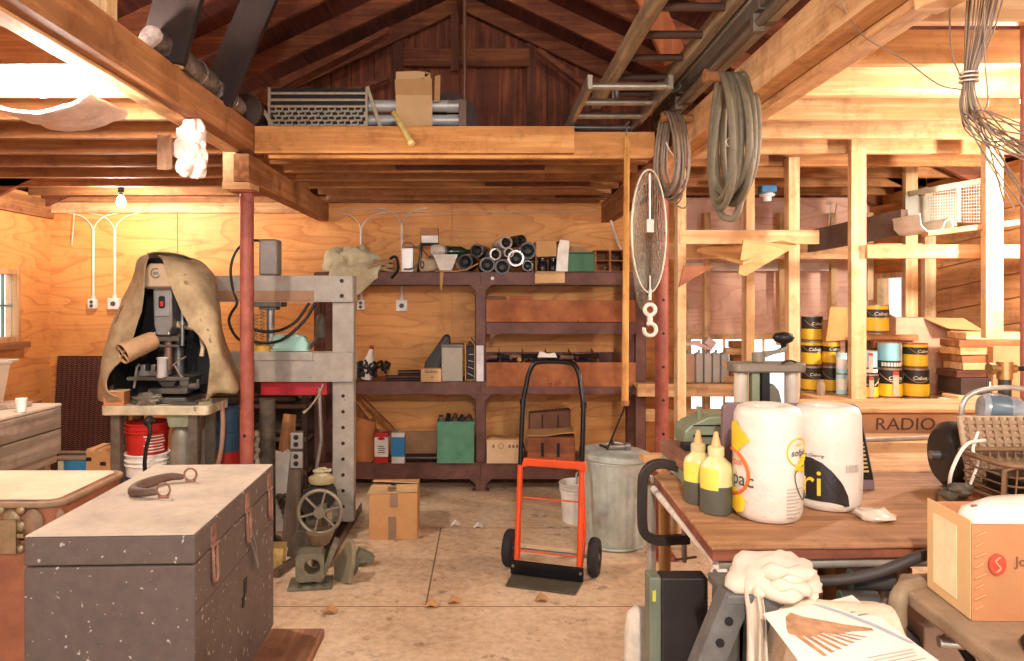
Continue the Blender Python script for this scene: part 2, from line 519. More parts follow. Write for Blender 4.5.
# collar board and uprights on the gable
B().box(-.70, .38, 6.00, 6.04, 3.56, 3.71).o('collar_beam', wood('rafter', '#9a5a32', '#643019', 'X'), kind='structure', bevel=.003)
B().box(-.29, -.22, 5.94, 5.98, 3.50, 4.02).o('king_pillar', DARK_Z, kind='structure', bevel=.003)
B().box(-.80, -.70, 6.06, 6.10, 2.45, 3.80).o('gable_pillar', DARK_Z, kind='structure', bevel=.003)
B().box(.36, .44, 6.06, 6.10, 2.45, 3.80).o('gable_pillar', DARK_Z, kind='structure', bevel=.003)
B().box(-1.62, -1.50, 6.06, 6.10, 2.45, 3.4).o('gable_pillar', RAFT, kind='structure', bevel=.003)
# low braces crossing in front of the gable
B().beam((-1.75, 5.3, 3.05), (-.72, 5.3, 3.58), .04, .12, (0, 1, 0)).o('brace_beam', RAFT, kind='structure', bevel=.003)
B().beam((-2.1, 5.85, 2.95), (-.8, 5.85, 3.40), .04, .12, (0, 1, 0)).o('brace_beam', RAFT, kind='structure', bevel=.003)
B().beam((.42, 5.6, 3.55), (1.0, 5.6, 3.10), .04, .08, (0, 1, 0)).o('brace_beam', RAFT, kind='structure', bevel=.003)

# ------------------------------------------------------------------ beams and joists
LB, RB = -1.37, 1.14
b = B(); b.box(LB - .075, LB, -1.2, 4.23, 2.43, 2.59); b.o('ceiling_beam', OLD_Y, kind='structure', bevel=.004)
b = B(); b.box(LB - .165, LB - .08, -1.2, 4.12, 2.42, 2.55); b.o('ceiling_beam', LUM_Y, kind='structure', bevel=.004)
b = B(); b.box(LB - .09, LB, 4.06, 6.14, 2.24, 2.40); b.o('ceiling_beam', OLD_Y, kind='structure', bevel=.004)
b = B(); b.box(RB, RB + .10, -1.2, 4.23, 2.43, 2.60); b.o('ceiling_beam', LUM_Y, kind='structure', bevel=.004)
b = B(); b.box(RB + .105, RB + .19, -1.2, 4.23, 2.40, 2.53); b.o('ceiling_beam', LUM_Y, kind='structure', bevel=.004)
b = B(); b.box(1.02, 1.12, 4.06, 6.14, 2.23, 2.40); b.o('ceiling_beam', OLD_Y, kind='structure', bevel=.004)
# header across the central bay: two boards
b = B(); b.box(-1.365, .53, 4.14, 4.19, 2.42, 2.58); b.o('header_beam', wood('header', '#dba05e', '#bd7c3d', 'X'), kind='structure', bevel=.004)
b = B(); b.box(-1.30, 1.02, 4.20, 4.25, 2.40, 2.56); b.o('header_beam', wood('header', '#dba05e', '#bd7c3d', 'X'), kind='structure', bevel=.004)
# centre bay joists, seen from below behind the header
for k, y in enumerate((4.42, 4.72, 5.05, 5.38, 5.70, 6.0)):
    B().box(-1.36, 1.03, y, y + .04, 2.41, 2.53).o('joist_beam', wood('joist', '#c58d55', '#99602f', 'X'), kind='structure', bevel=.003)
    if k % 2: B().box(-.9 + .3 * k, .2 + .2 * k, y - .045, y, 2.425, 2.50).o('joist_beam', DARK_X, kind='structure', bevel=.003)
B().box(-1.36, 1.05, 4.3, 6.14, 2.535, 2.555).o('ceiling', DARK_X, kind='structure')
# side bay joists
for y in (2.21, 2.61, 3.01, 3.41, 3.80, 4.20, 4.60, 5.02, 5.42, 5.85):
    B().box(WL, LB - .17 if y < 4.1 else LB - .09, y, y + .04, 2.43, 2.57).o('joist_beam', LUM_X if 2.9 < y < 3.3 else OLD_X, kind='structure', bevel=.003)
    B().box(RB + .2 if y < 4.1 else 1.13, WR, y, y + .04, 2.43, 2.56).o('joist_beam', LUM_X if y < 4.5 else wood('joist', '#c58d55', '#99602f', 'X'), kind='structure', bevel=.003)
# top plates on the walls
B().box(WL, 1.0, 6.08, 6.148, 2.40, 2.45).o('trim_1', OLD_X, kind='structure')
B().box(WR - .045, WR - .002, 2.5, 6.14, 2.19, 2.36).o('trim_2', wood('header', '#dba05e', '#bd7c3d', 'Y'), kind='structure', bevel=.003)
B().box(WL + .002, WL + .04, 3, 6.14, 2.26, 2.42).o('trim_3', OLD_Y, kind='structure', bevel=.003)
B().box(WL, -1.4, 6.10, 6.148, 2.31, 2.40).o('trim_4', LUM_X, kind='structure', bevel=.003)
# web struts from the beams up to the rafters
def strut(name, p0, p1, w, mat, t=.04):
    B().beam(p0, p1, t, w, (0, 1, 0)).o(name, mat, kind='structure', bevel=.003)
def strut2(name, p0, p1, w, mat, t=.04):
    # broad face towards the room's front
    d = (Vector(p1) - Vector(p0)).normalized(); side = d.cross(Vector((0, 1, 0)))
    B().beam(p0, p1, w, t, (0, 1, 0)).o(name, mat, kind='structure', bevel=.003)
strut2('strut_beam', (-1.42, 3.69, 2.60), (-.93, 3.69, 3.72), .17, BLACKWOOD)
strut2('strut_beam', (-1.41, 3.06, 2.60), (-1.18, 3.06, 3.45), .20, BLACKWOOD)
strut2('strut_beam', (-1.43, 2.40, 2.66), (-1.38, 2.40, 3.45), .17, BLACKWOOD)
strut2('strut_beam', (1.17, 4.3, 3.02), (.85, 4.3, 3.75), .15, wood('brace', '#c07340', '#95502a', 'Z'))
B().box(-1.47, -1.38, 2.55, 2.63, 2.59, 2.77).o('block_beam', LUM_Z, kind='structure', bevel=.004)
B().box(-1.45, -1.36, 3.10, 3.16, 2.59, 2.68).o('block_beam', LUM_Z, kind='structure', bevel=.004)
# bearing blocks and the two steel posts
B().box(-1.545, -1.47, 4.12, 4.2, 2.245, 2.425).o('block_beam', LUM_Z, kind='structure', bevel=.004)
B().box(-1.53, -1.37, 4.07, 4.25, 2.195, 2.238).o('block_beam', LUM_X, kind='structure', bevel=.004)
def steel_post(x, y, z1, label, holes):
    root = thing('support_post', label, 'post', (x, y, 0))
    b = B(); b.cyl((0, 0, .012), (0, 0, z1 - .012), .040, n=24); b.o('pole', RED_POST, root, smooth=40)
    b = B(); b.box(-.08, .08, -.08, .08, 0, .012); b.o('base_plate', RED_POST, root, bevel=.002)
    b = B(); b.box(-.07, .07, -.07, .07, z1 - .012, z1); b.o('cap_plate', RED_POST, root, bevel=.002)
    for i in range(holes):
        z = .55 + i * .2
        b = B(); b.cyl((0, -.0415, z), (0, -.036, z), .009, n=12); b.o('pin_hole', BLACK, root)
    return root
steel_post(-1.415, 4.16, 2.195, 'round red-brown steel post with plain shaft beside the hydraulic press', 2)
steel_post(1.065, 4.22, 2.40, 'round red-brown steel post with pin holes behind the trash can', 8)

# ------------------------------------------------------------------ stud framing of the storage bay
def stud(x, y, z0, z1, w=.089, t=.04, mat=None):
    B().box(x - w / 2, x + w / 2, y - t / 2, y + t / 2, z0, z1).o('stud_pillar', mat or LUM_Z, kind='structure', bevel=.003)
def stud_px(px, d, y0, y1, w=.089, t=.045):
    a = P(px, y0, d); c = P(px, y1, d); stud(a.x, d, max(0, c.z), a.z, w, t)
stud_px(680, 4.55, 170, 620, .055, .089)
stud_px(748, 4.6, 170, 620, .055, .089)
stud_px(792, 4.55, 158, 620, .072, .07)
stud_px(857, 4.15, 122, 402, .089, .045)
stud_px(910, 4.9, 150, 330, .085, .045)
stud_px(992, 4.0, 140, 338, .10, .045)
stud_px(706, 6.02, 213, 478, .05, .08); stud_px(780, 6.02, 213, 345, .045, .08); stud_px(832, 6.02, 213, 478, .05, .08); stud_px(868, 6.02, 213, 300, .05, .08)
stud(WR - .06, 5.3, .02, 2.40, .089, .05)
# rails of the storage loft
def rail(x0, x1, y0, y1, z0, z1, nm='rail_beam', m=None): B().box(x0, x1, y0, y1, z0, z1).o(nm, m or LUM_X, kind='structure', bevel=.003)
rail(1.25, 2.15, 4.5, 4.54, 1.91, 2.0); rail(1.26, 3.38, 5.3, 5.34, 1.86, 1.98); rail(2.24, 3.38, 4.10, 4.14, 1.795, 1.875)
rail(1.72, 2.95, 6.0, 6.06, 1.80, 1.87, 'rail_beam', plain('white_rail', '#eadccb', .6))
B().box(2.10, 3.38, 4.14, 4.86, .905, .93).o('shelf_slab', LUM_X, kind='structure', bevel=.003)
rail(2.10, 3.38, 4.10, 4.14, .86, .95); rail(2.10, 3.38, 4.86, 4.90, .82, .93)
B().box(1.2, 2.1, 5.55, 6.0, .855, .88).o('shelf_slab', LUM_X, kind='structure', bevel=.003)
rail(1.2, 2.1, 5.5, 5.55, .79, .89); rail(1.25, 2.7, 5.7, 5.74, .56, .66)

# ------------------------------------------------------------------ lamps, camera, sky
def bulb(loc, label, r, strength, col):
    root = thing('light_bulb', label, 'light bulb', loc)
    b = B(); b.lathe([(0, -.5 * r), (.55 * r, -.3 * r), (.95 * r, .2 * r), (1.0 * r, .8 * r), (.8 * r, 1.5 * r), (.45 * r, 2.1 * r), (.4 * r, 2.4 * r)], n=14)
    b.o('glass_globe', emitter('bulb_glow_%d' % int(strength), col, strength), root, smooth=60)
    b = B(); b.cyl((0, 0, 2.3 * r), (0, 0, 3.0 * r), .42 * r, n=14); b.cyl((0, 0, 3.0 * r), (0, 0, 4.2 * r), .7 * r, n=14); b.o('lamp_socket', BLACK, root, smooth=40)
bulb(P(42, 92, 2.75), 'glaring bare light bulb under the joists above the workshop trunk', .045, 1100, '#fff2e6')
bulb(P(121, 205, 5.45), 'small glaring light bulb near the plywood wall above the two wall outlets', .032, 750, '#fff2e6')
bulb((2.05, 2.62, 2.27), 'bare light bulb behind the wire bundle', .04, 420, '#fff4e8')
bulb((.1, -.5, 2.4), 'added unseen fill bulb over the aisle behind the viewer', .05, 1500, '#fff2e8')  # fill light added behind the camera, no such bulb in view
bulb((3.2, 3.45, 1.95), 'added fill bulb out of view beside the storage bay', .045, 1100, '#fff4e8')  # added out of view to brighten the storage bay
bulb((1.9, .5, 2.2), 'bare light bulb over the lettered carton and plank bench', .045, 380, '#fff4e8')

SC.world = bpy.data.worlds.new('daylight'); SC.world.use_nodes = True
nt = SC.world.node_tree
bg = nt.nodes['Background']
bg.inputs[0].default_value = (.86, .93, 1.0, 1); bg.inputs[1].default_value = 1.7

cam = bpy.data.cameras.new('camera'); co = bpy.data.objects.new('camera', cam); C.objects.link(co)
co.location = (0, 0, EYE); co.rotation_euler = (PI / 2, 0, 0)
cam.sensor_width = 36; cam.lens = 700 / 1024 * 36
cam.shift_x = 27 / 1024; cam.shift_y = -30.5 / 1024
cam.clip_start = .05
SC.camera = co
vs_ = SC.view_settings
SC.display_settings.display_device = 'sRGB'
vs_.view_transform = 'Standard'; vs_.look = 'None'; vs_.exposure = .52; vs_.gamma = 1; vs_.use_curve_mapping = False
SC.cycles.use_denoising = True
SC.cycles.max_bounces = 8
SC.cycles.sample_clamp_indirect = 6
# ================================================================== workshop end, front: chest, trunk, tool chest
GREY_CHEST = plain('dark_grey_paint', '#56483f', .6, 0, .18, 30, spots='#a99b8f', spot_scale=58, spot_at=.66, bump=.05)
DUSTY_TOP = plain('dusty_grey_paint', '#b9a690', .85, 0, .2, 7, col2='#cab79f')
RUSTY = plain('rusty_steel', '#8a5f4e', .7, .4, .3, 25, col2='#a87c66', bump=.1)
LEATHER = plain('worn_brown_leather', '#5f4536', .7, 0, .3, 20, bump=.1)

bench = thing('low_bench', 'low plank bench under the dark grey chest, its corner sticking out', 'bench', (-.82, 1.74, 0))
b = B(); b.box(-.33, -.11, -.45, .445, .497, .527); b.box(-.106, .11, -.45, .445, .497, .527); b.box(.114, .32, -.45, .445, .497, .527)
b.o('bench_top', wood('bench_plank', '#a2714e', '#774a30', 'Y'), bench, bevel=.006)
for sx in (-.26, .16):
    for sy in (-.38, .36):
        b = B(); b.box(sx - .035, sx + .035, sy - .035, sy + .035, 0, .496); b.o('leg', DARK_Z, bench, bevel=.004)

ch = thing('tool_chest', 'big dark grey paint-spattered wooden chest with rusty hasps and dusty lid', 'chest', (-.836, 1.865, .528), 2.2)
b = B(); b.box(-.184, .184, -.33, .33, 0, .437); b.o('body', GREY_CHEST, ch, bevel=.004)
b = B(); b.box(-.184, .184, -.33, .33, .440, .503); b.o('lid', GREY_CHEST, ch, bevel=.004)
b = B(); b.box(-.182, .182, -.328, .328, .503, .507); b.o('lid_top', DUSTY_TOP, ch, bevel=.002, label='dust-covered lid top')
b = B(); b.box(.184, .1848, -.328, .328, .326, .329); b.o('groove', plain('dark_groove', '#473b38', .7), ch)
for y in (-.215, .05, .27):
    h = B(); h.box(.184, .187, y - .016, y + .016, .442, .478); h.cyl((.184, y, .478), (.187, y, .478), .016, n=16)
    h = h.o('hasp', RUSTY, ch, smooth=40)
    b = B(); b.cyl((.190, y - .02, .445), (.190, y + .02, .445), .004, n=8); b.o('hinge_pin', RUSTY, h, smooth=40)
    b = B(); b.tube([(.188, y - .013, .447), (.191, y - .013, .37), (.191, y - .005, .358), (.191, y + .005, .358), (.191, y + .013, .37), (.188, y + .013, .447)], .0038, 6); b.o('hasp_loop', RUSTY, h, smooth=40)
    b = B(); b.bx((.187, y, .37), (.006, .014, .045)); b.o('staple', plain('dark_rust', '#5e4338', .7, .4), h)
b = B(); b.tube([(.191, .05, .372), (.196, .07, .33), (.198, .105, .265), (.194, .118, .262), (.195, .088, .34), (.192, .062, .385)], .0035, 6); b.o('padlock_shackle', STEEL, ch, smooth=40)
b = B(); b.box(.184, .187, .02, .045, .22, .265); b.box(.184, .188, .005, .025, .195, .222); b.o('chipped_plate', BLACK, ch, bevel=.002)
hd = B()
pts = spline([(-.012, .115, .522), (-.045, .11, .524), (-.072, .085, .522), (-.092, .045, .520), (-.096, .0, .519), (-.082, -.03, .520), (-.05, -.044, .522), (-.018, -.042, .522)], 5)
hd.tube(pts, [.006] + [.008 + .007 * math.sin(PI * i / (len(pts) - 1)) for i in range(1, len(pts) - 1)] + [.006], 10)
hd = hd.o('carry_handle', LEATHER, ch, smooth=60)
for (x, y) in ((.006, .118), (-.002, -.044)):
    b = B(); b.tube(arc((x, y, .528), .017, 0, 342, 18, 'XZ'), .003, 6, True); b.o('handle_ring', RUSTY, hd, smooth=60)
    b = B(); b.box(x - .012, x + .012, y - .006, y + .006, .507, .513); b.o('handle_staple', RUSTY, hd)

# ---- trunk
TRUNK = plain('red_brown_leather', '#8a4f35', .55, 0, .3, 7, col2='#a5623f', bump=.08, spots='#4f2f24', spot_scale=4, spot_at=.6)
tb = thing('low_stand', 'dark wooden stand carrying the brown travelling trunk', 'stand', (-1.75, 2.3, 0))
b = B(); b.box(-.46, .46, -.2, .2, .36, .395); b.o('stand_top', DARK_X, tb, bevel=.004)
for sx in (-.4, .4):
    for sy in (-.15, .15):
        b = B(); b.box(sx - .03, sx + .03, sy - .03, sy + .03, 0, .359); b.o('leg', DARK_Z, tb)
BIND = plain('tan_binding', '#8f7053', .7, 0, .25, 20)
tr = thing('travelling_trunk', 'old red-brown leather trunk with rounded pale lid and ornate clasp', 'trunk', (-1.75, 2.29, .396))
def rrect(x0, x1, y0, y1, r, n=5):
    out = []
    for cx, cy, a in ((x1 - r, y1 - r, 0), (x0 + r, y1 - r, 90), (x0 + r, y0 + r, 180), (x1 - r, y0 + r, 270)):
        out += [(cx + r * math.cos(math.radians(a + 90 * k / n)), cy + r * math.sin(math.radians(a + 90 * k / n))) for k in range(n + 1)]
    return out
b = B(); b.prism(rrect(-.45, .465, -.185, .185, .035), 0, .43, 'XY'); b.o('body', TRUNK, tr, smooth=40)
b = B(); b.prism(rrect(-.455, .470, -.19, .19, .04), .434, .548, 'XY'); b.o('lid', TRUNK, tr, smooth=40, bevel=.01)
b = B(); b.prism(rrect(-.44, .455, -.175, .175, .03), .548, .554, 'XY'); b.o('lid_top', plain('pale_worn_leather', '#d3b491', .8, 0, .15, 5, col2='#e0c6a6'), tr, smooth=40, bevel=.003, label='pale worn top of the lid')
b = B(); b.tube([(p[0], p[1], .540) for p in rrect(-.458, .473, -.193, .193, .042)], .010, 8, True); b.o('edge_binding', BIND, tr, smooth=60)
b = B(); b.tube([(p[0], p[1], .445) for p in rrect(-.458, .473, -.193, .193, .042)], .005, 6, True); b.o('lower_binding', BIND, tr, smooth=60)
b = B()
for (x, z, r) in ((.33, .50, .030), (.30, .478, .018), (.36, .478, .018), (.30, .525, .016), (.36, .525, .016), (.33, .425, .026), (.30, .41, .014), (.36, .41, .014)): b.ball((x, -.196, z), (r, .009, r), 12, 7)
b.box(.285, .375, -.206, -.192, .447, .457); b.bx((.33, -.2, .45), (.05, .018, .10)); b.o('clasp', plain('dull_brass', '#9a8462', .5, .7, .25, 20, bump=.1), tr, smooth=50)
for k, (x, y) in enumerate(((.40, -.198), (.45, -.17))):
    b = B(); b.ball((x, y, .49), (.03, .01, .04), 10, 6); b.o('corner_stud', BIND, tr, smooth=50)

# ---- grey wooden tool chest on a trestle
GREYWOOD = wood('grey_weathered_wood', '#a3907c', '#7b6857', 'Y')
ts = thing('trestle', 'splayed wooden trestle under the weathered grey tool chest', 'trestle', (-2.34, 3.20, -.0))
b = B(); b.box(-.2, .2, -.30, .30, .74, .79); b.o('top_rail', GREYWOOD, ts, bevel=.004)
for sx in (-1, 1):
    for sy in (-.25, .25):
        b = B(); b.beam((sx * .28, sy * 1.15, 0), (sx * .15, sy, .74), .06, .035); b.o('leg', GREYWOOD, ts, bevel=.003)
tc = thing('wooden_tool_chest', 'weathered grey wooden tool chest with open pigeonholes on a trestle', 'chest', (-2.34, 3.20, .791), 0)
b = B(); b.box(.20, .235, -.28, .28, 0, .12); b.box(.20, .235, -.28, .28, .124, .228); b.o('side_panel', GREYWOOD, tc, bevel=.006)
b = B(); b.box(-.235, -.20, -.28, .28, 0, .228); b.o('side_panel', GREYWOOD, tc, bevel=.004)
b = B(); b.box(-.2, .2, .25, .28, 0, .228); b.o('back_panel', GREYWOOD, tc)
b = B(); b.box(-.235, .235, -.285, .285, .229, .247); b.o('top_panel', plain('dusty_grey_wood', '#b8a48e', .85), tc, bevel=.006)
b = B(); b.box(-.2, .2, -.27, .25, 0, .02); b.box(-.2, .2, -.27, .25, .11, .122); b.o('shelf', GREYWOOD, tc)
for x in (-.08, .06, .15):
    b = B(); b.box(x - .006, x + .006, -.265, .25, .02, .228); b.o('divider', GREYWOOD, tc)
for x, z in ((-.14, .03), (-.01, .13), (.11, .03)):
    dr = B(); dr.box(x - .05, x + .05, -.27, .2, z, z + .07); dr = dr.o('drawer', GREYWOOD, tc, bevel=.003)
    b = B(); b.ball((x, -.277, z + .035), .009, 10, 6); b.o('knob', BLACK, dr, smooth=50)
cup = thing('paper_cup', 'small white cup standing on the weathered grey tool chest', 'cup', (-2.12, 3.20, 1.039))
b = B(); b.lathe([(0, 0), (.018, 0), (.023, .055), (.0215, .055), (.017, .004), (0, .004)], n=18); b.o('cup_body', WHITE_PL, cup, smooth=50)
b = B(); b.cyl((0, 0, .052), (0, 0, .062), .0245, n=18); b.o('cup_lid', WHITE_PL, cup, smooth=40)
b = B(); b.beam((-2.49, 2.95, 1.052), (-2.23, 3.40, 1.050), .12, .022); b.o('loose_plank', wood('grey_plank', '#b49a7f', '#84705c', 'Y'), label='loose grey plank lying on the weathered tool chest', cat='plank', bevel=.003)
cr = thing('wooden_crate', 'small reddish wooden crate on the plank beside the white cup', 'crate', (-2.46, 3.16, 1.064), 10)
for x in (-.1, .1):
    b = B(); b.box(x - .008, x + .008, -.16, .16, 0, .085); b.o('side_panel', wood('red_crate', '#b07a5a', '#86553c', 'Y'), cr, bevel=.002)
for y in (-.152, .152):
    b = B(); b.box(-.092, .092, y - .008, y + .008, 0, .085); b.o('end_panel', wood('red_crate', '#b07a5a', '#86553c', 'X'), cr, bevel=.002)
b = B(); b.box(-.092, .092, -.144, .144, 0, .01); b.o('bottom_panel', DARK_Y, cr)
pb = thing('plastic_bin', 'translucent white plastic bin on a stack by the side window', 'bin', (-3.32, 4.6, .859), 0)
b = B(); b.lathe([(0, 0), (.15, 0), (.20, .27), (.215, .275), (.215, .285), (.193, .28), (.143, .008), (0, .008)], n=4, axis=(0, 0, 1)); b.o('bin_body', plain('cloudy_plastic', '#d9c0a4', .35, 0, .08), pb)
b = B(); b.tube([(-.15, -.15, .285), (.15, -.15, .285), (.15, .15, .285), (-.15, .15, .285)], .008, 6, True); b.o('bin_rim', WHITE_PL, pb, smooth=50)
sb = thing('storage_cabinet', 'brown wooden cabinet below the side window, holding the plastic bin', 'cabinet', (-3.34, 4.6, 0), 0)
b = B(); b.box(-.25, .25, -.24, .24, 0, .835); b.o('body', OLD_Z, sb, bevel=.004)
b = B(); b.box(-.265, .265, -.26, .26, .836, .858); b.o('cabinet_top', OLD_X, sb, bevel=.004)
for x in (-.122, .122):
    d = B(); d.box(x - .115, x + .115, -.256, -.241, .05, .80); d = d.o('door', OLD_Z, sb, bevel=.003)
    b = B(); b.ball((x - .1 * (1 if x > 0 else -1), -.264, .45), .014, 10, 6); b.o('knob', BLACK, d, smooth=50)

# ---- expanded metal sheet leaning on the wall
em = thing('expanded_metal_sheet', 'dark expanded metal mesh sheet leaning on the plywood wall', 'metal sheet', (-3.42, 6.02, .0), 0)
b = B(); b.beam((0, .0, .0), (0, .11, 1.06), .64, .004, (0, 1, 0)); b.o('backing_panel', plain('dark_brown_steel', '#3a1e17', .8, .2), em)
b = B()
for k in range(64):
    t = .004 + k * .0156; y = -.006 + .104 * t; zz = t * 1.055
    b.tube([(-.32 + .64 * i / 30, y - .002, zz + (.0055 if i % 2 else -.0055)) for i in range(31)], .0026, 3)
b.o('mesh_strands', plain('brown_strand', '#86543f', .6, .2), em)

# ---- boxes on the floor beside the drill press table
wb = thing('wooden_box', 'slotted wooden box standing beside the drill press table', 'box', (-2.56, 4.72, 0), 0)
b = B(); b.box(-.075, .085, -.1, .1, 0, .55); b.o('body', CARD, wb, bevel=.004)
for (x, z) in ((-.05, .56), (.03, .56)):
    b = B(); b.box(x - .02, x + .03, -.1, .1, .55, .565); b.o('top_slat', LUM_Y, wb)
for (x, z) in ((-.055, .50), (.04, .47)):
    b = B(); b.box(x - .018, x + .018, -.104, -.1, z - .012, z + .012); b.o('slot', BLACK, wb)
b = B(); b.box(.0, .05, -.105, -.1, .32, .41); b.o('label_patch', plain('green_print', '#5d6b33', .7), wb)
bl = thing('blue_crate', 'bright blue plastic box on the floor beside the slotted wooden box', 'box', (-2.72, 4.72, 0), 0)
bl.scale = (1, 1, 1.15)
b = B(); b.box(-.06, .09, -.1, .1, 0, .43); b.o('body', plain('bright_blue_plastic', '#1d7aa8', .45), bl, bevel=.006)
b = B(); b.box(-.10, -.062, -.1, .1, 0, .425); b.o('side_panel', plain('pale_green_board', '#b9bb9c', .7), bl, bevel=.002)
b = B(); b.box(-.13, .09, -.11, .1, .432, .444); b.o('lid', plain('brown_board', '#8a7460', .7), bl, bevel=.002)
b = B(); b.cyl((-2.92, 4.70, .525), (-2.645, 4.70, .525), .013, n=12); b.o('metal_bar', STEEL, label='short pale metal bar resting across the blue box', cat='bar', smooth=40)

# ================================================================== drill press on its table
TT = plain('grimy_cream_steel', '#c3b493', .55, .1, .25, 12, col2='#d8c9a6', spots='#8f7d5d', spot_scale=16)
LEGM = plain('dark_angle_steel', '#6d6558', .55, .5, .3, 14)
dt = thing('machine_table', 'steel-legged machine table with grimy cream top under the drill press', 'table', (-1.94, 4.28, 0))
b = B(); b.prism(rrect(-.31, .32, -.19, .15, .03), .875, .93, 'XY'); b.o('table_top', TT, dt, bevel=.004, smooth=40)
for sx in (-.235, .22):
    for sy in (-.14, .11):
        b = B(); b.box(sx - .026, sx + .026, sy - .026, sy - .020, 0, .874); b.box(sx - .026, sx - .020, sy - .02, sy + .026, 0, .874); b.box(sx + .020, sx + .026, sy - .02, sy + .026, 0, .874)
        b.o('leg', LEGM, dt, bevel=.002)
b = B(); b.box(-.206, .19, -.16, .13, .28, .30); b.o('lower_shelf', LEGM, dt)
b = B(); b.prism([(.03, .874), (.19, .874), (.16, .79), (.05, .79)], -.10, .08, 'XZ'); b.o('apron', plain('mint_paint', '#b9c4a0', .5), dt, bevel=.004)
CAST = plain('cast_iron_machine', '#55514b', .55, .4, .25, 14, col2='#6d675e')
CREAM = plain('cream_machine_paint', '#c9ac8a', .45, .1, .15, 8)
dp = thing('drill_press', 'bench drill press with red switch hooded by a canvas tarp', 'drill press', (-1.915, 4.28, .931))
dp.scale = (1.06, 1, 1.045)
b = B(); b.prism(rrect(-.15, .13, -.11, .15, .03), 0, .035, 'XY'); b.o('base', CAST, dp, bevel=.006, smooth=40)
b = B(); b.cyl((.0, .09, .034), (.0, .09, .74), .035, n=20); b.o('column', STEEL, dp, smooth=40)
b = B(); b.box(-.20, .15, -.13, .06, .135, .155); b.prism([(-.06, .135), (.06, .135), (.03, .09), (-.03, .09)], -.06, .1, 'XZ'); b.o('work_table', CAST, dp, bevel=.004)
v = B(); v.bx((-.10, -.04, .17), (.16, .07, .03)); v.bx((-.135, -.04, .20), (.03, .07, .04)); v.bx((-.075, -.04, .20), (.025, .07, .04)); v.cyl((-.06, -.04, .195), (.02, -.04, .195), .011, n=12)
vi = v.o('vise', STEEL, dp, bevel=.003, smooth=40)
b = B(); b.tube([(-.17, -.10, .09), (-.155, -.1, .21), (-.14, -.1, .225)], .008, 8); b.o('vise_handle', plain('bright_steel', '#c8c4bc', .3, .9), vi, smooth=50)
b = B(); b.prism([(-.13, .665), (.055, .665), (.03, .76), (.0, .80), (-.075, .80), (-.10, .76)], -.13, .16, 'XZ'); b.o('belt_cover', CREAM, dp, bevel=.01, smooth=40)
b = B(); b.tube(arc((-.035, -.132, .745), .026, 60, 330, 16, 'XZ'), .004, 6); b.box(-.05, -.02, -.134, -.13, .735, .752); b.o('emblem', plain('worn_emblem', '#8d8378', .5, .4), dp)
b = B(); b.box(-.095, .055, -.12, .10, .655, .668); b.o('cover_rim', plain('dark_trim', '#6a5546', .5), dp, bevel=.003)
b = B(); b.prism([(-.065, .66), (.04, .66), (.045, .45), (.02, .39), (-.045, .39), (-.06, .45)], -.10, .13, 'XZ'); hdm = b.o('head', plain('grey_machine_paint', '#85807a', .45, .2, .15, 10), dp, bevel=.008, smooth=40)
b = B(); b.box(-.05, .03, -.108, -.1, .50, .64); b.o('switch_plate', plain('switch_plate_grey', '#938e88', .4, .3), hdm, bevel=.003)
b = B(); b.prism(rrect(-.027, .008, .545, .615, .012), -.113, -.108, 'XZ'); b.o('switch_recess', BLACK, hdm)
b = B(); b.box(-.017, .003, -.122, -.112, .555, .585); b.o('red_toggle', plain('red_plastic', '#b3231c', .4), hdm, bevel=.003)
b = B(); b.box(-.06, .075, -.08, .03, .355, .385); b.box(-.05, .07, -.07, .02, .32, .335); b.o('quill_bracket', CAST, dp, bevel=.003)
for x in (-.06, .02):
    b = B(); b.ball((x, -.087, .40), .012, 10, 6); b.o('bolt', plain('bright_steel', '#c8c4bc', .3, .9), dp, smooth=50)
b = B(); b.cyl((.0, -.045, .30), (.0, -.045, .392), .022, n=16); b.cyl((.0, -.045, .19), (.0, -.045, .305), .026, .020, n=16); b.o('quill', plain('rusty_quill', '#8b6a58', .5, .5), dp, smooth=40)
b = B(); b.cyl((.0, -.045, .16), (.0, -.045, .19), .018, .022, n=12); b.o('chuck', STEEL, dp, smooth=40)
b = B(); b.cyl((.09, -.07, .33), (.09, -.07, .60), .011, n=10); b.cyl((.09, -.07, .45), (.09, -.07, .47), .02, n=12); b.o('depth_stop', STEEL, dp, smooth=40)
b = B(); b.cyl((.04, -.02, .45), (.15, -.02, .43), .02, n=12); b.tube([(.15, -.03, .43), (.19, -.06, .40), (.21, -.08, .32), (.205, -.085, .27)], [.011, .012, .012, .014], 10); b.o('feed_lever', CREAM, dp, smooth=50)
b = B(); b.tube([(.03, -.08, .21), (.09, -.11, .25), (.13, -.12, .27)], .005, 8); b.tube([(.05, -.08, .22), (.09, -.11, .17), (.115, -.12, .15)], .006, 8); b.o('clamp_rod', plain('bright_steel', '#c8c4bc', .3, .9), dp, smooth=50)
b = B(); b.bx((.12, -.1, .13), (.05, .05, .05)); b.cyl((.10, -.1, .10), (.19, -.1, .10), .018, n=12); b.cyl((.19, -.1, .09), (.19, -.1, .14), .01, n=10); b.bx((.03, -.1, .075), (.22, .06, .03)); b.o('clutter_clamp', CAST, dp, bevel=.003, smooth=40)
b = B(); b.tube(spline([(-.09, -.05, .42), (-.11, -.09, .30), (-.08, -.18, .27), (.0, -.26, .34)], 5), .006, 8); b.o('lamp_arm', BLACK, dp, smooth=50)
b = B(); b.lathe([(.0, 0), (.045, .0), (.05, .012), (.056, .19), (.050, .188), (.044, .02), (0, .016)], c=(.025, -.285, .375), axis=(-.55, -.78, -.36), n=24)
lsh = b.o('lamp_shade', plain('tan_lamp_shade', '#a5835f', .5, .1, .2), dp, smooth=50)
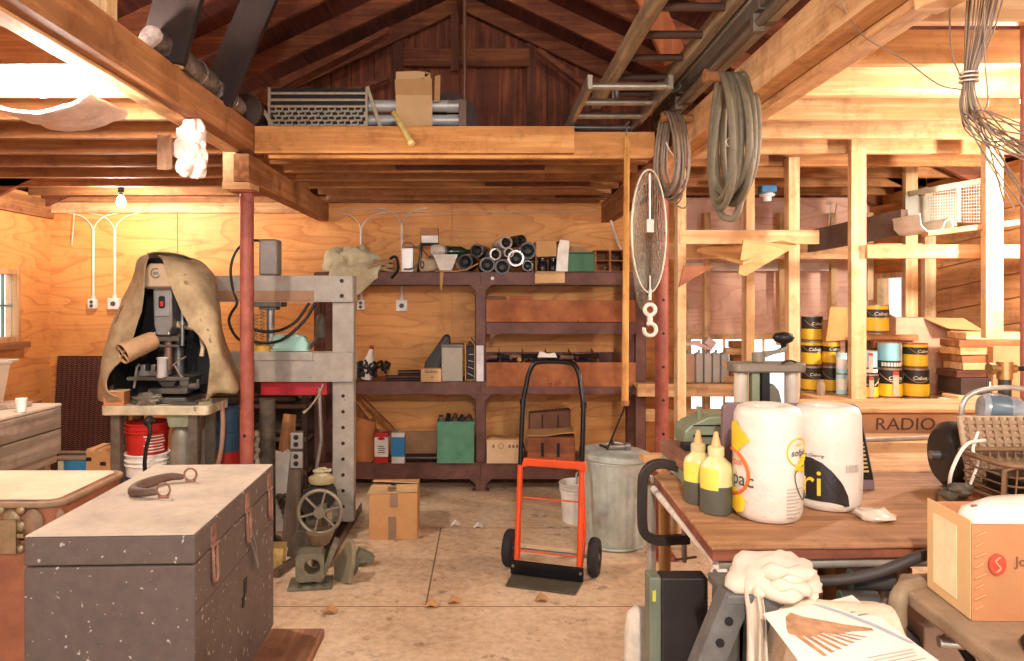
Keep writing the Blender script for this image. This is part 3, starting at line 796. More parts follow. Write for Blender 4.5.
ax_ = Vector((-.55, -.78, -.36)).normalized(); o_ = Vector((.025, -.285, .375)) + ax_ * .172; u_ = ax_.orthogonal().normalized(); v_ = ax_.cross(u_)
b = B(); b.cyl(o_, o_ + ax_ * .004, .050, n=20); b.o('painted_dark_opening', BLACK, lsh)  # black disc paints the darkness inside the lamp cone
b = B(); b.beam(o_ + ax_ * .01 - u_ * .05, o_ + ax_ * .01 + u_ * .05, .008, .008); b.beam(o_ + ax_ * .01 - v_ * .05, o_ + ax_ * .01 + v_ * .05, .008, .008); b.o('guard_cross', plain('tan_lamp_shade', '#a5835f'), lsh)
cupd = B(); cupd.lathe([(0, 0), (.029, 0), (.031, .004), (.028, .02), (.027, .10), (.031, .115), (.029, .12), (.024, .118), (.024, .01), (0, .01)], c=(.005, -.115, .157), n=20)
cupd.o('white_cup', WHITE_PL, label='white ribbed cup standing under the drill press quill', cat='cup', smooth=50, world=False, loc=None) if False else None
wc = thing('white_cup', 'white plastic cup standing on the drill press work table', 'cup', (-1.925, 4.175, 1.088))
b = B(); b.lathe([(0, 0), (.029, 0), (.031, .004), (.028, .02), (.027, .10), (.031, .115), (.029, .12), (.024, .118), (.024, .01), (0, .01)], n=20); b.o('cup_body', WHITE_PL, wc, smooth=50)
b = B(); b.tube(arc((0, 0, .112), .0315, 0, 345, 24, 'XY'), .002, 5, True); b.tube(arc((0, 0, .012), .032, 0, 345, 24, 'XY'), .002, 5, True); b.o('cup_rim', WHITE_PL, wc, smooth=50)
bb = thing('small_box', 'small tan cardboard box at the drill press table edge', 'box', (-2.18, 4.15, .931), 6)
b = B(); b.box(-.06, .055, -.045, .05, 0, .078); b.o('box_body', plain('tan_box', '#b5764a', .7), bb, bevel=.002)
b = B(); b.prism([(-.062, .079), (.057, .079), (.05, .083), (-.05, .088)], -.047, .052, 'XZ'); b.o('box_lid', CARD_LIGHT, bb)
b = B(); b.ball((-1.99, 4.14, .966), (.075, .035, .034), 16, 10, wob=.9, seed=3); b.o('work_glove', plain('dirty_glove', '#8d8272', .9), label='crumpled dirty work glove under the drill press work table', cat='glove', smooth=60)
b = B(); b.beam((-1.86, 4.16, .94), (-1.70, 4.12, .94), .05, .016); b.o('file_rasp', CAST, label='flat dark steel offcut lying on the drill press table', cat='steel bar', bevel=.002)

rows_px = [
 [(150, 257, 4.14), (149, 255, 4.2), (154, 253, 4.35), (168, 253, 4.42), (184, 256, 4.42), (192, 261, 4.32), (176, 259, 4.2), (158, 256, 4.13)],
 [(147, 261, 4.10), (143, 258, 4.2), (150, 257, 4.45), (172, 257, 4.5), (199, 262, 4.5), (207, 268, 4.33), (187, 266, 4.13), (162, 260, 4.09)],
 [(145, 276, 4.08), (134, 273, 4.2), (144, 271, 4.5), (175, 269, 4.56), (209, 275, 4.54), (216, 283, 4.33), (193, 284, 4.08), (169, 281, 4.05)],
 [(140, 312, 4.05), (121, 308, 4.18), (130, 304, 4.5), (175, 302, 4.56), (213, 304, 4.54), (219, 310, 4.33), (212, 312, 4.06), (183, 313, 4.01)],
 [(132, 344, 4.03), (110, 338, 4.15), (120, 336, 4.5), (175, 338, 4.56), (217, 338, 4.54), (224, 345, 4.33), (220, 347, 4.04), (206, 345, 4.0)],
 [(108, 374, 4.03), (103, 368, 4.13), (115, 366, 4.48), (175, 368, 4.56), (226, 370, 4.54), (238, 384, 4.33), (232, 390, 4.05), (209, 372, 4.0)],
 [(106, 390, 4.05), (102, 390, 4.12), (110, 386, 4.4), (175, 392, 4.50), (216, 388, 4.5), (228, 388, 4.33), (218, 390, 4.05), (207, 394, 4.01)],
 [(120, 397, 4.09), (104, 401, 4.12), (110, 399, 4.32), (175, 396, 4.48), (208, 392, 4.47), (217, 392, 4.33), (210, 397, 4.08), (204, 400, 4.04)]]
rows = []
for i, r in enumerate(rows_px):
    rows.append([P(*q[:2], q[2]) * 1 + Vector((0, min(0, 4.47 - q[2]), 0)) + Vector((.012 * noise.noise(Vector((j * 1.7, i * 2.1, 1))), .02 * noise.noise(Vector((j, i, 5))), 0)) for j, q in enumerate(r)])
def finer(grid, k=4):
    g = [spline(r, k) for r in grid]
    cols = [spline([g[i][j] for i in range(len(g))], k) for j in range(len(g[0]))]
    return [[cols[j][i] for j in range(len(cols))] for i in range(len(cols[0]))]
fine = finer(rows)
axis_ = P(178, 300, 4.28)
for i, r in enumerate(fine):
    for j, p in enumerate(r):
        out = Vector((p.x - axis_.x, p.y - axis_.y, .2)).normalized()
        f1 = 1 - 2 * abs(noise.noise(Vector((p.x * 5.5 + p.z * 2, p.y * 4, p.z * 2.2))))
        r[j] = p + out * (.022 * (f1 - .75) + .020 * noise.noise(p * 4) + .006 * noise.noise(p * 14)) * min(1, i / 3)
b = B(); b.sheet(fine, .008)
shade_rows = [[p.lerp(Vector((P(178, 300, 4.28).x, 4.28, p.z - .02)), .15) for p in r[1:7]] for r in rows[1:]]
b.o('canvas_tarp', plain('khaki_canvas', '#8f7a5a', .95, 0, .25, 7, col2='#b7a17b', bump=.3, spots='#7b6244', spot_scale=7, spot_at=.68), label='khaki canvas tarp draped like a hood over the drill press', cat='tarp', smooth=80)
b = B(); b.sheet(shade_rows, .004); ob = b.o('hood_shade', plain('black_hood_shade', '#1d1b1c', .9), bpy.data.objects['canvas_tarp'], world=True, smooth=80, sub=2, label='black sheet for the shade inside the hood')  # black inner sheet painted in for the shade under the tarp

# ---- under and beside that table
def pail(name, label, loc, r0, r1, h, mats, cat='bucket', handle=True):
    root = thing(name, label, cat, loc)
    b = B(); b.lathe([(0, 0), (r0, 0), (r1, h), (r1 - .005, h), (r0 - .004, .006), (0, .006)], n=28); b.o('bucket_body', mats[0], root, smooth=50)
    b = B()
    for z in (h * .80, h * .88, h * .985): b.tube(arc((0, 0, z), r0 + (r1 - r0) * z / h + .003, 0, 350, 28, 'XY'), .005, 6, True)
    b.o('bucket_rim', mats[1], root, smooth=50)
    if handle:
        b = B(); b.tube(arc((0, -.02, h * .84), r1 + .008, 180, 360, 20, 'XZ', h * .6), .0025, 6); b.o('wire_handle', STEEL, root, smooth=50)
    return root
RED_PL = plain('red_plastic', '#b3231c', .4)
p1 = pail('white_bucket', 'white and blue bucket holding up the red one under the machine table', (-2.045, 4.24, .301), .108, .122, .33, (WHITE_PL, WHITE_PL))
b = B(); b.lathe([(.112, .05), (.1195, .20)], n=28); b.o('blue_band', plain('blue_print', '#284f94', .5), p1, smooth=50)
p2 = pail('red_bucket', 'red bucket with white print stacked in the white one under the machine table', (-2.045, 4.24, .545), .106, .122, .27, (RED_PL, RED_PL), handle=False)
for k in range(6):
    b = B(); b.lathe([(.1195 - k * .0012, .20 - k * .018), (.1190 - k * .0012, .193 - k * .018)], n=36, arc=.16, c=(0, 0, 0)); q = b.o('printed_line', WHITE_PL, p2); q.rotation_euler = (0, 0, math.radians(-74 + (k % 3) * 4))
b = B(); b.tube(spline([P(148, 420, 4.06), P(150, 432, 4.05), P(146, 450, 4.05), P(145, 470, 4.06), P(152, 492, 4.1)], 5), .012, 8); b.ball(P(149, 421, 4.07), .03, 10, 7, wob=.5); b.o('black_air_hose', BLACK, label='black air hose hanging in front of the red bucket', cat='hose', smooth=60)
gc = thing('gas_cylinder', 'dull grey gas cylinder under the machine table beside the red bucket', 'gas cylinder', (-1.83, 4.24, .301))
gc.scale = (1, 1, .93)
b = B(); b.lathe([(0, 0), (.066, 0), (.07, .01), (.07, .46), (.055, .51), (.02, .535), (0, .535)], n=24); b.o('tank', plain('dull_grey_green', '#8a8272', .5, .3, .2), gc, smooth=50)
b = B(); b.cyl((0, 0, .53), (0, 0, .58), .016, n=12); b.cyl((-.03, 0, .57), (.03, 0, .57), .01, n=10); b.o('valve', RUSTY, gc, smooth=40)
bk = pail('blue_bucket', 'dark blue bucket with red base beside the machine table leg', (-1.71, 4.62, .0), .085, .10, .0 + .86, (plain('dark_blue_plastic', '#31506b', .5), plain('dark_blue_plastic', '#31506b', .5)), handle=False)
bk['category'] = 'drum'; bk['label'] = 'tall dark blue drum with red base behind the machine table leg'; bk.name = 'tall_drum'
b = B(); b.lathe([(.0885, .0), (.0955, .56)], n=28); b.o('red_base', RED_PL, bk, smooth=50, label='red lower half')
b = B(); b.tube(spline([P(222, 402, 4.15), P(223, 425, 4.14), P(221, 450, 4.14), P(216, 470, 4.15), P(205, 490, 4.2)], 5), .014, 8); b.o('brown_hose', plain('brown_rubber', '#96705a', .5), label='brown rubber hose hanging off the machine table end', cat='hose', smooth=60)

# ================================================================== hydraulic press
PRESS = plain('grey_press_paint', '#978d80', .5, .15, .10, 9, col2='#aca294', spots='#75675b', spot_scale=40, spot_at=.7)
hp = thing('hydraulic_press', 'grey H-frame hydraulic shop press with drilled uprights', 'hydraulic press', (-1.425, 4.65, 0))
for x in (-.49, .49):
    b = B(); b.box(x - .07, x + .07, -.04, -.03, .09, 1.70); b.box(x - .07, x - .06, -.03, .04, .09, 1.70); b.box(x + .06, x + .07, -.03, .04, .09, 1.70)
    u = b.o('upright', PRESS, hp, bevel=.003)
    for k in range(9):
        b = B(); b.cyl((x, -.0412, .19 + k * .104), (x, -.037, .19 + k * .104), .012, n=14); b.o('pin_hole', BLACK, u)
    b = B(); b.box(x - .07, x + .03, -.60, .5, .0, .008); b.box(x - .07, x - .062, -.60, .5, .008, .09); b.box(x + .022, x + .03, -.60, .5, .008, .06); b.o('foot', plain('worn_brown_steel', '#6b594c', .5, .4, .25), hp, bevel=.002)
for nm, z0, z1 in (('top_beam', 1.537, 1.71), ('bed_beam', 1.015, 1.205)):
    for y in (-.052, .052):
        b = B(); s = -1 if y < 0 else 1
        b.box(-.56, .56, y - .004 + s * .02, y + .004 + s * .02, z0, z1); b.box(-.56, .56, y - .02, y + .02, z1 - .008, z1); b.box(-.56, .56, y - .02, y + .02, z0, z0 + .008)
        bmn = b.o(nm, PRESS, hp, bevel=.002)
        if y < 0:
            for z in (z0 + .04, z1 - .035):
                for x in (-.5, .5):
                    b = B(); b.cyl((x - .01, y - .034, z), (x - .01, y - .024, z), .014 if z0 > 1.3 else .009, n=6); b.o('bolt_head', BLACK if z0 > 1.3 else PRESS, bmn)
b = B(); b.box(-.47, .305, -.088, -.078, 1.545, 1.61); b.o('rusty_plate', plain('brown_scale', '#9b7455', .6, .2), hp, bevel=.002)
b = B(); b.box(-.5, .30, -.086, -.077, 1.155, 1.212); b.o('bed_plate', PRESS, hp, bevel=.002)
b = B(); b.box(-.06, .06, -.06, .06, 1.712, 1.95); b.o('ram_cylinder', plain('grey_cylinder_paint', '#86807a', .4, .3), hp, bevel=.012, smooth=40)
b = B(); b.box(-.10, .09, -.07, .07, 1.505, 1.535); b.box(-.06, .05, -.05, .05, 1.485, 1.505); b.o('ram_plate', CAST, hp, bevel=.003)
b = B(); b.cyl((0, 0, 1.27), (0, 0, 1.49), .026, n=18); b.cyl((0, 0, 1.25), (0, 0, 1.275), .04, n=18); b.o('ram_rod', STEEL, hp, smooth=40)
b = B(); b.tube([(-.055 + .014 * math.cos(t * .9), .014 * math.sin(t * .9), 1.28 + t * .0033) for t in range(60)], .004, 6); b.tube([(-.10 + .014 * math.cos(t * .9), .014 * math.sin(t * .9), 1.28 + t * .003) for t in range(60)], .004, 6); b.o('return_spring', plain('dull_spring', '#9a8a60', .5, .5), hp, smooth=60)
b = B(); b.cyl((-.05, -.02, 1.205), (-.05, -.02, 1.25), .055, n=20); b.cyl((-.05, -.02, 1.25), (-.05, -.02, 1.262), .04, n=20); b.o('yellow_collar', plain('yellow_collar', '#c39a3c', .5, .2), hp, smooth=40)
b = B(); b.box(-.06, .38, -.02, .05, .92, 1.012); b.o('red_crossbar', plain('red_enamel', '#b0202a', .4, 0, .12), hp, bevel=.004)
b = B(); b.box(.30, .345, -.03, -.02, .925, 1.008); b.o('red_tab', plain('red_enamel', '#b0202a', .4), hp, bevel=.002)
b = B(); b.tube(spline([(-.03, 0, 1.94), (-.12, -.03, 1.94), (-.20, -.06, 1.88), (-.235, -.08, 1.76), (-.22, -.08, 1.62), (-.19, -.09, 1.53), (-.23, -.09, 1.46), (-.245, -.08, 1.40), (-.20, -.08, 1.31), (-.12, -.07, 1.25)], 5), .009, 8); b.o('hydraulic_hose', BLACK, hp, smooth=60)
b = B(); b.tube(spline([(-.16, -.08, 1.40), (-.05, -.09, 1.35), (.08, -.09, 1.35), (.19, -.08, 1.41), (.27, -.05, 1.53)], 5), .010, 8); b.tube(spline([(-.14, -.09, 1.29), (0, -.1, 1.27), (.12, -.1, 1.30), (.25, -.08, 1.42), (.31, -.05, 1.53)], 5), .010, 8); b.o('hydraulic_hose', BLACK, hp, smooth=60)
md = thing('mint_dome', 'pale mint plastic cover resting on the press bed', 'cover', (-1.29, 4.66, 1.213))
b = B(); b.prism([(-.12, 0), (.11, 0), (.115, .05), (.09, .095), (.04, .11), (-.08, .11), (-.12, .10)], -.03, .05, 'XZ'); b.o('cover_body', plain('mint_plastic', '#a9d4c4', .4), md, bevel=.012, smooth=50)
b = B(); b.box(-.13, .12, -.04, .06, 0, .008); b.o('cover_flange', plain('mint_plastic', '#a9d4c4', .4), md)
for k, (x, h) in enumerate(((-1.83, .12), (-1.79, .17), (-1.755, .11))):
    b = B(); b.cyl((x, 4.62, 1.206), (x, 4.62, 1.206 + h), .011, .008, n=10); b.cyl((x, 4.62, 1.206), (x, 4.62, 1.23), .02, n=10); b.o('steel_pin', RUSTY, label='rusty steel pins upright on the press bed behind the post', cat='pin', group='pins on the press bed', smooth=40)
# chain fall beside the ram
hk = thing('hanging_weight', 'dark iron weight hanging inside the press frame on a thin wire', 'weight', (-1.15, 4.9, 1.28))
b = B(); b.lathe([(0, 0), (.03, .005), (.036, .03), (.034, .13), (.022, .16), (.012, .17), (0, .17)], n=18); b.o('weight_body', GREASE, hk, smooth=50)
b = B(); b.cyl((0, 0, .17), (0.0, 0, .265), .005, n=8); b.o('hook_wire', BLACK, hk)
b = B(); b.tube([(-.03, 0, .0), (-.075, 0, -.07)], .012, 8); b.o('side_handle', GREASE, hk, smooth=50)

# ---- dark clutter behind the chest, under the press
pc = thing('pipe_column', 'greasy brown pipe column standing under the red press crossbar', 'pipe', (-1.40, 4.5, 0))
b = B(); b.cyl((0, 0, .012), (0, 0, .915), .052, .05, n=20); b.o('pipe', GREASE, pc, smooth=40)
b = B(); b.cyl((0, 0, 0), (0, 0, .012), .09, n=20); b.o('flange', GREASE, pc, smooth=40)
b = B()
for k in range(8): b.ball((-.05 - .01 * (k % 2), -.03, .45 + k * .035), (.02, .02, .024), 8, 6, wob=.6, seed=k)
b.o('hanging_rag', plain('dirty_rag', '#8f8472', .9), pc, smooth=60)
op = thing('outlet_post', 'tapered brown post with two twin outlets under the press', 'post', (-1.18, 4.42, 0))
b = B(); b.prism([(-.10, 0), (.02, 0), (.03, .72), (-.03, .72)], -.03, .03, 'XZ'); b.o('post_body', wood('brown_post', '#6d5a48', '#4a3b2e', 'Z'), op, bevel=.004)
for z in (.50, .62):
    q = B(); q.box(-.035, .04, -.05, -.031, z, z + .10); q = q.o('outlet_box', plain('dull_outlet', '#8b857c', .5), op, bevel=.004)
    b = B(); b.cyl((.0, -.053, z + .028), (.0, -.049, z + .028), .016, n=14); b.cyl((.0, -.053, z + .072), (.0, -.049, z + .072), .016, n=14); b.o('socket', BLACK, q)
b = B(); b.tube(spline([P(383 - 60, 384, 4.5), P(318, 396, 4.45), P(309, 408, 4.42), P(303, 413, 4.4)], 5), [.006] * 12 + [.009] * 4, 8); b.o('short_cable', plain('pale_cable', '#8b7c66', .6), label='short cable with pale tip hanging below the red crossbar', cat='cable', smooth=60)
b = B(); b.tube([P(319, 388, 4.5), P(321, 440, 4.5), P(317, 465, 4.5), P(315, 520, 4.5)], .013, 8); b.o('steel_rod', STEEL, label='long grey steel rod standing beside the press upright', cat='rod', smooth=50)
pb_ = thing('paper_bag', 'small white paper bag wedged behind the greasy pipe column', 'bag', (-1.37, 4.72, 0))
b = B(); b.prism([(-.06, 0), (.06, 0), (.075, .50), (.03, .54), (.0, .515), (-.05, .53), (-.07, .50)], -.04, .04, 'XZ'); b.o('bag_body', plain('white_paper', '#d8d0c2', .85), pb_, bevel=.004)
b = B(); b.sheet([[(-.07, -.042, .46), (0, -.046, .47), (.07, -.042, .45)], [(-.07, -.05, .53), (0, -.055, .51), (.07, -.05, .54)]], .003); b.o('bag_fold', plain('white_paper', '#d8d0c2', .85), pb_)
b = B(); b.prism([(-.04, 0), (.06, 0), (.06, .52), (.075, .76), (-.01, .77), (-.04, .55)], -.01, .01, 'XZ', Matrix.Translation((-1.37, 4.80, 0))); b.o('brown_board', OLD_Z, label='brown board standing upright behind the white paper bag', cat='board')
# scrap heap of pipes and bars
for k in range(7):
    a = P(278 + 2 * k, 497 + 5 * k, 4.45 + .03 * (k % 3)); c = P(312 - k, 490 + 6 * k, 4.7)
    b = B(); b.cyl(a, c, .014 + .003 * (k % 3), n=10); b.cyl(a + Vector((0, 0, 0)), a + (c - a) * .06, .022, n=10); b.o('scrap_bar', GREASE, label='greasy scrap bars heaped beside the spoked handwheel', cat='scrap bar', group='scrap bars by the handwheel', smooth=40)
# low machine with handwheel
hw = thing('handwheel_machine', 'low greasy machine with a spoked handwheel by the press foot', 'machine', (-1.03, 4.34, 0))
b = B(); b.prism([(-.17, 0), (.015, 0), (.015, .10), (.0, .16), (-.10, .16), (-.15, .10)], -.12, .2, 'XZ'); b.o('base', GREASE, hw, bevel=.008, smooth=40)
b = B(); b.cyl((-.02, -.02, .30), (-.02, .18, .30), .095, n=24); b.o('motor_body', plain('black_motor', '#2b2622', .5, .3), hw, smooth=40)
b = B(); b.box(-.08, .01, .0, .17, .15, .22); b.o('motor_foot', GREASE, hw, bevel=.004)
b = B(); b.lathe([(0, .41), (.075, .41), (.082, .42), (.082, .445), (.05, .46), (.045, .475), (0, .475)], c=(.0, .08, -.012), n=20); b.o('cap_tin', plain('cream_olive_paint', '#b1a47c', .5, .1, .2), hw, smooth=40)
b = B(); b.ball((.0, .07, .475), (.05, .03, .02), 10, 7, wob=.8); b.o('cap_rag', plain('cream_olive_rag', '#b6ab86', .9), hw, smooth=60)
WH = plain('worn_grey_iron', '#8f8675', .45, .5, .2, 14)
wc_ = Vector((.045, -.16, .285))
w = B(); w.tube([wc_ + Vector((.128 * math.cos(2 * PI * i / 40), 0, .128 * math.sin(2 * PI * i / 40))) for i in range(40)], .012, 10, True); w = w.o('wheel_rim', WH, hw, smooth=60)
b = B(); b.cyl(wc_ + Vector((0, -.022, 0)), wc_ + Vector((0, .05, 0)), .034, n=20); b.cyl(wc_ + Vector((0, -.028, 0)), wc_ + Vector((0, -.022, 0)), .02, n=20); b.cyl(wc_ + Vector((0, .05, 0)), wc_ + Vector((0, .16, 0)), .014, n=12); b.o('hub', WH, w, smooth=40)
for k in range(6):
    a = 2 * PI * (k + .25) / 6; d = Vector((math.cos(a), 0, math.sin(a)))
    b = B(); b.beam(wc_ + d * .03, wc_ + d * .122, .012, .022, (0, 1, 0)); b.o('spoke', WH, w, bevel=.003)
b = B(); b.lathe([(0, .0), (.05, 0), (.075, .05), (.085, .075), (.075, .078), (0, .06)], c=(.05, -.17, .10), n=20); b.o('drip_bowl', plain('brown_bowl', '#8a7258', .5, .2), hw, smooth=50)
yb = thing('striped_box', 'small yellow-brown printed box on the floor beside the handwheel machine', 'box', (-1.21, 4.02, 0), 4)
b = B(); b.prism([(-.05, 0), (.05, 0), (.062, .14), (-.062, .14)], -.05, .05, 'XZ'); b.o('box_body', plain('ochre_print', '#b28f4c', .7, 0, .35, 22, col2='#cdae68'), yb, bevel=.002)
b = B(); b.box(-.06, .06, -.052, .052, .14, .144); b.o('box_lid', plain('ochre_lid', '#8f7340', .7), yb)
# cast block and plates
b = B(); b.beam((-1.165, 3.90, .025), (-1.10, 4.16, .025), .035, .045); b.o('steel_bar', plain('worn_brown_steel', '#6b594c', .5, .4, .25), label='dark steel bar lying on the floor beside the cast iron block', cat='bar', bevel=.003)
pb2 = thing('cast_iron_block', 'square cast iron block with a round bore on the press foot', 'iron block', (-.945, 3.80, 0), 8)
b = B(); b.box(-.115, .115, -.075, .075, 0, .022); b.o('base_plate', OLIVE, pb2, bevel=.004)
for x in (-.05, .02, .075):
    b = B(); b.box(x - .012, x + .012, -.078, -.02, .022, .03); b.o('rib', GREASE, pb2)
bk2 = B()
n = 24
outer = [(-.075, .04), (.075, .04), (.075, .19), (-.075, .19)]
def sq(a):
    c, s_ = math.cos(a), math.sin(a); k = .075 / max(abs(c), abs(s_)); return (c * k, .115 + s_ * k)
vs, fs = [], []
for i in range(n):
    a = 2 * PI * (i + .5) / n; o_ = sq(a); h_ = (.042 * math.cos(a) + .012, .120 + .042 * math.sin(a))
    vs += [(o_[0], -.06, o_[1]), (h_[0], -.06, h_[1]), (o_[0], .06, o_[1]), (h_[0], .06, h_[1])]
for i in range(n):
    j = (i + 1) % n
    fs += [(4 * i, 4 * j, 4 * j + 1, 4 * i + 1), (4 * i + 2, 4 * i + 3, 4 * j + 3, 4 * j + 2), (4 * i, 4 * i + 2, 4 * j + 2, 4 * j), (4 * i + 1, 4 * j + 1, 4 * j + 3, 4 * i + 3)]
bk2.add(vs, fs); bk2.o('bored_block', OLIVE, pb2, bevel=.003)
b = B(); b.bx((.09, .02, .12), (.03, .10, .24), (0, 22, 0)); b.o('side_lever', OLIVE, pb2, bevel=.004)
pl = thing('steel_plate', 'thick clipped steel plate leaning beside the cast iron block', 'steel plate', (-.775, 3.84, 0), 0)
b = B(Matrix.Rotation(math.radians(-16), 4, 'X') @ Matrix.Rotation(math.radians(-42), 4, 'Z')); b.prism([(-.07, 0), (.06, 0), (.085, .10), (.075, .2), (.05, .225), (-.085, .10)], -.014, .014, 'XZ'); b.o('plate_body', plain('dusty_plate', '#8a8066', .6, .2, .2), pl, bevel=.004)
b = B(Matrix.Rotation(math.radians(-16), 4, 'X') @ Matrix.Rotation(math.radians(-42), 4, 'Z')); b.tube(arc((.02, 0.017, .1), .07, -70, 60, 12, 'XZ'), .008, 6); b.o('plate_lip', GREASE, pl, smooth=50)
b = B(); b.ball((-.72, 4.08, .035), (.05, .04, .03), 12, 8, wob=.7); b.bx((-.70, 4.08, .06), (.10, .06, .05), (0, 30, 20)); b.o('iron_casting', OLIVE, label='rough iron casting lying between the steel plate and handwheel machine', cat='casting', smooth=40)

# ================================================================== wall wiring of the workshop
CABLE = plain('white_cable', '#e6dccb', .6)
def conduit(x, y0, y1, label, rnd=False, r=.011):
    a = P(x, y0, 6.13); c = P(x, y1, 6.13)
    root = thing('wall_outlet', label, 'outlet', (c.x, 6.149, c.z))
    b = B(); b.box(-.035, .035, -.045, 0, -.085, .0) if not rnd else b.box(-.05, .05, -.045, 0, -.10, 0); ob = b.o('outlet_box', WHITE_PL, root, bevel=.006)
    b = B()
    if rnd: b.cyl((0, -.05, -.05), (0, -.044, -.05), .021, n=16)
    else: b.cyl((0, -.049, -.026), (0, -.044, -.026), .015, n=14); b.cyl((0, -.049, -.06), (0, -.044, -.06), .015, n=14)
    b.o('socket', plain('dark_socket', '#4a4640', .5), ob, smooth=40)
    b = B(); b.cyl((0, -.014, 0), (a.x - c.x, -.014, a.z - c.z), r, n=10); b.cyl((0, -.014, 0), (0, -.014, .03), r * 1.6, n=10); b.o('conduit', CABLE, root, smooth=40)
    b = B(); top = Vector((a.x - c.x, -.014, a.z - c.z))
    for sg in (-1, 1): b.tube(spline([top, top + Vector((sg * .03, 0, .06)), top + Vector((sg * .10, 0, .12)), top + Vector((sg * .22, 0, .15))], 5), .006, 6)
    b.o('feed_cable', CABLE, root, smooth=60)
conduit(93, 230, 299, 'twin wall outlet on white conduit, the one next to the side window')
conduit(114.5, 230, 298, 'square single wall outlet on white conduit beside the drill press tarp', True)
conduit(361, 229, 300, 'twin wall outlet on white conduit beside the press upright')
conduit(402, 225, 300, 'square single wall outlet below the steel shelf edge', True)
b = B(); b.tube(spline([P(-20, 196, 5.6), P(20, 203, 5.75), (-3.80, 6.12, 2.32), P(75, 212, 6.12), P(118, 211, 6.12), P(165, 209, 6.12), P(205, 208, 6.12), P(245, 209, 6.12), P(300, 208, 6.12)], 6), .006, 6); b.o('wall_cable', CABLE, label='white cable running along the top of the plywood wall', cat='cable', smooth=60)
b = B(); b.tube(spline([P(345, 209, 6.12), P(400, 212, 6.12), P(450, 211, 6.12), P(510, 212, 6.12), P(560, 212, 6.12), P(595, 210, 6.12)], 6), .004, 6); b.o('wall_cable', CABLE, label='thin white cable sagging above the steel shelves', cat='cable', smooth=60)
b = B(); b.tube(spline([P(73, 197, 6.12), P(74, 215, 6.12), P(72, 245, 6.12)], 6), .004, 6); b.o('dangling_cable', CABLE, label='short white cord dangling on the wall beside the first conduit', cat='cord', smooth=60)

# ---- dark steel rack of pipes behind the press
rk = thing('pipe_rack', 'low dark steel rack of old pipes behind the press and the machine table', 'rack', (-1.88, 5.70, 0))
DKS = plain('dark_brown_steel2', '#41322a', .6, .3, .3, 10)
b = B(); b.box(-.47, .47, .19, .20, 0, 1.0); b.o('back_sheet', DKS, rk)
for x in (-.46, .46):
    b = B(); b.box(x - .02, x + .02, -.2, -.16, 0, 1.0); b.o('upright', DKS, rk)
for z in (.18, .44, .70, .96):
    b = B(); b.box(-.48, .48, -.21, .19, z, z + .03); b.o('shelf', plain('brown_steel_rail', '#6f5a4c', .5, .3), rk)
rr = random.Random(11)
for z in (.21, .47, .73):
    for k in range(5):
        L = rr.uniform(.3, .42); x = rr.uniform(-.05, .05); r = rr.uniform(.018, .028)
        b = B(Matrix.Translation((-1.88, 5.70, 0))); y = -.14 + k * .075
        q_ = z + r * 1.25 + .002; b.cyl((x - L, y, q_), (x + L, y, q_), r, n=14); b.cyl((x - L, y, q_), (x - L + .04, y, q_), r * 1.25, n=14)
        b.o('stored_pipe', [GREASE, BLACK, OLIVE, plain('grey_pipe2', '#7b7266', .4, .5)][k % 4], label='old pipes lying on the dark steel rack behind the press', cat='pipe', group='pipes on the dark rack', smooth=40)
# ================================================================== brown steel shelving on the back wall
BROWN = plain('brown_steel_paint', '#603c32', .55, .2, .2, 10, col2='#7a5043', bump=.05)
RUST = plain('rusted_sheet', '#a5603a', .7, .25, .35, 7, col2='#bd7645', bump=.1, spots='#8a482d', spot_scale=12, spot_at=.68)
sh = thing('steel_shelving', 'brown steel shelving along the plywood wall', 'shelves', (0, 5.88, 0))
Y0, Y1 = -.20, .20
for x in (-1.345, -.035, 1.262):
    for y in (Y0, Y1 - .05):
        b = B(); b.box(x - .043, x + .043, y, y + .006, 0, 1.775); b.box(x - .043, x - .037, y, y + .05, 0, 1.775); b.box(x + .037, x + .043, y, y + .05, 0, 1.775); b.box(x - .07, x + .07, y - .01, y + .06, 0, .008)
        b.o('upright', BROWN, sh, bevel=.002)
def shelf(x0, x1, z0, z1):
    b = B(); b.box(x0, x1, Y0 - .012, Y1, z1 - .005, z1); b.box(x0, x1, Y0 - .012, Y0 - .005, z0, z1); b.box(x0, x1, Y1 - .006, Y1, z0, z1)
    b.o('shelf', BROWN, sh, bevel=.002)
    for x, s in ((x0 + .035, 1), (x1 - .035, -1)):
        b = B(); b.prism([(x, z0), (x + s * .05, z0), (x, z0 - .05)], Y0 - .009, Y0 - .005, 'XZ'); b.o('gusset', BROWN, sh)
for a, c in ((-1.38, -.037), (-.033, 1.30)):
    shelf(a, c, 1.672, 1.777); shelf(a, c, .785, .893); shelf(a, c, .10, .236)
shelf(.01, 1.22, 1.274, 1.37)
b = B(); b.box(.01, 1.22, Y0 - .010, Y0 - .006, 1.372, 1.548); b.o('rusted_front', RUST, sh, bevel=.002)
b = B(); b.box(.01, 1.22, Y0 - .017, Y0 - .013, .85, 1.045); b.o('rusted_front', RUST, sh, bevel=.002)
for k in range(6):
    b = B(); x = .12 + k * .2; b.prism([(Y0, 1.06), (Y1 - .02, 1.13), (Y1 - .02, .895), (Y0, .895)], x - .003, x + .003, 'YZ'); b.o('bin_divider', RUST, sh)
b = B(); b.box(.01, 1.22, Y1 - .02, Y1 - .012, .895, 1.10); b.o('back_sheet', BROWN, sh)
b = B(); b.cyl((-.0 + .06, Y0 - .018, 1.725), (.06, Y0 - .012, 1.725), .014, n=14); b.o('screw_cap', WHITE_PL, sh)
def on(px, d=5.74, z=1.778): return Vector(((px - 485) * d / 700, d, z))

